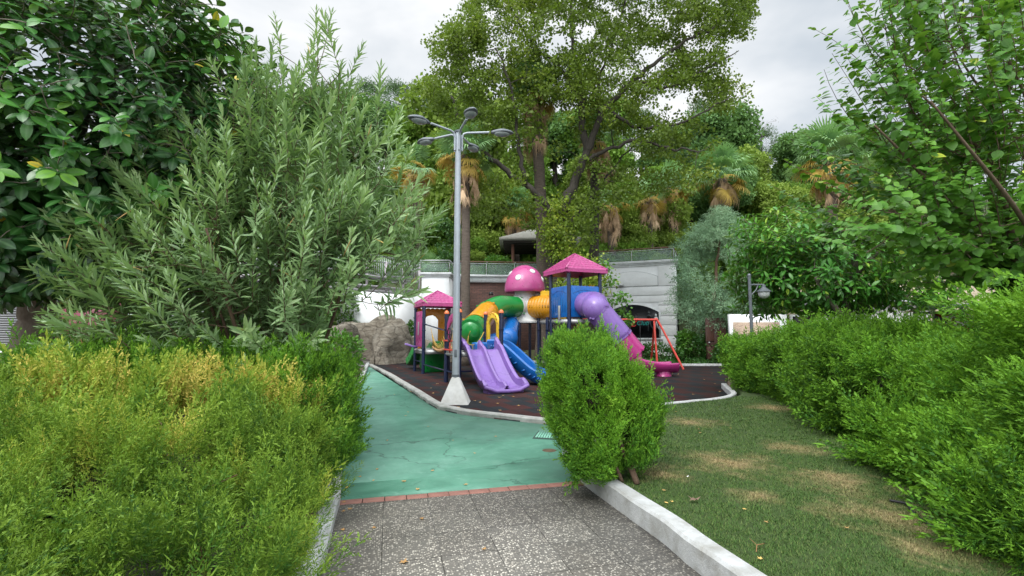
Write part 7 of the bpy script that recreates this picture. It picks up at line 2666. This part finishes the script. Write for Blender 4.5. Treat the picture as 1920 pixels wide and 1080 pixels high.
for px, py in ((707, 880), (675, 894), (757, 903), (783, 918), (873, 909), (761, 780), (739, 740), (765, 773), (726, 826), (849, 826), (803, 800), (929, 819), (811, 883), (890, 850), (700, 700), (720, 706), (650, 915)):
    fleaf('path', px, py, .026)
for px, py in ((1020, 715), (944, 742), (937, 746), (962, 744), (933, 757), (938, 770), (900, 755), (1010, 770), (973, 761), (1000, 738), (890, 752), (860, 764), (808, 728), (812, 738), (770, 735), (900, 700), (1260, 700), (1272, 702), (1262, 697), (1320, 712), (1335, 700), (1120, 700), (1300, 740), (1350, 735), (1240, 752), (1340, 720), (1352, 695), (835, 757), (820, 720), (745, 690)):
    fleaf('play', px, py, .045)
for px, py in ((1268, 772), (1310, 805), (1370, 803), (1313, 812), (1245, 920), (1260, 941), (1249, 943), (1395, 955), (1425, 1048), (1436, 979), (1470, 742), (1588, 990), (1348, 762)):
    fleaf('lawn', px, py, .020)
q = G(1301, 938, LZ + .02)
o = dryleaf(.055, 5)
o.V[0] = o.V[0] * [1, .8, 1.6]
o = o.build('fallen_leaf', simple('brown_leaf', (.16, .10, .07), .8, .2))
o.location = tuple(q)
tag(o, 'large crumpled brown leaf lying alone on the lawn', 'leaf')
o = M().add([(0, 0, 0), (.02, .002, .006), (.018, .014, .008), (.002, .012, .003)], [(0, 1, 2, 3)]).build('paper_scrap', simple('paper', (.75, .75, .78), .6))
o.location = tuple(G(1288, 894, LZ + .02))
tag(o, 'tiny white paper scrap on the lawn', 'litter')
# drain grate set in the green path
c4 = [G(998, 823, 0), G(1010, 808, 0), G(1052, 811, 0), G(1050, 826, 0)]
t = thing('drain_cover', 'green painted drain grate sunk in the path beside the shrub', 'drain cover', (*((c4[0] + c4[2]) / 2)[:2], 0))
g = M().add([q + [0, 0, .0055] for q in c4], [(0, 1, 2, 3)])
g.build('recess', simple('recess_dark', (.02, .045, .035), .8), t)
g = M()
n = 9
ins = lambda a, b: (c4[0] * (1 - a) * (1 - b) + c4[3] * a * (1 - b) + c4[1] * (1 - a) * b + c4[2] * a * b)
for k in range(n):
    a0, a1 = .06 + .9 * k / n, .06 + .9 * (k + .78) / n
    g.add([ins(a0, .14) + [0, 0, .009], ins(a1, .14) + [0, 0, .009], ins(a1, .94) + [0, 0, .009], ins(a0, .94) + [0, 0, .009]], [(0, 1, 2, 3)])
g.build('grate', simple('grate_green', (.15, .36, .26), .6, .1), t, solid=.006)
tag(M().lathe([(0, .0062), (.05, .0062), (.085, .0056), (.09, .004)], G(1030, 845, 0), 18).build('rust_patch', simple('rusty_stain', (.075, .05, .025), .8, .5, 20)), 'round rusty iron plug in the green path', 'metal plug')
# irrigation hose by the right hedge
pts = [G(1668, 938, LZ + .02), G(1700, 945, LZ + .02), G(1712, 960, LZ + .015), G(1745, 985, LZ + .015), G(1800, 1010, LZ + .02)]
tag(M().tube(spline(pts, 8), .010, 8).build('irrigation_hose', MT['black'], smooth=True), 'black irrigation hose on the lawn under the right hedge', 'hose')
# dry twig on the lawn
m = M()
q = G(1418, 1035, LZ + .01)
m.tube([q, q + [.03, .05, .02], q + [.09, .08, .015]], .003, 4).tube([q + [.03, .05, .02], q + [.02, .12, .03]], .002, 4)
tag(m.build('twig', MT['litter']), 'thin dry twig on the lawn near the white kerb', 'twig')
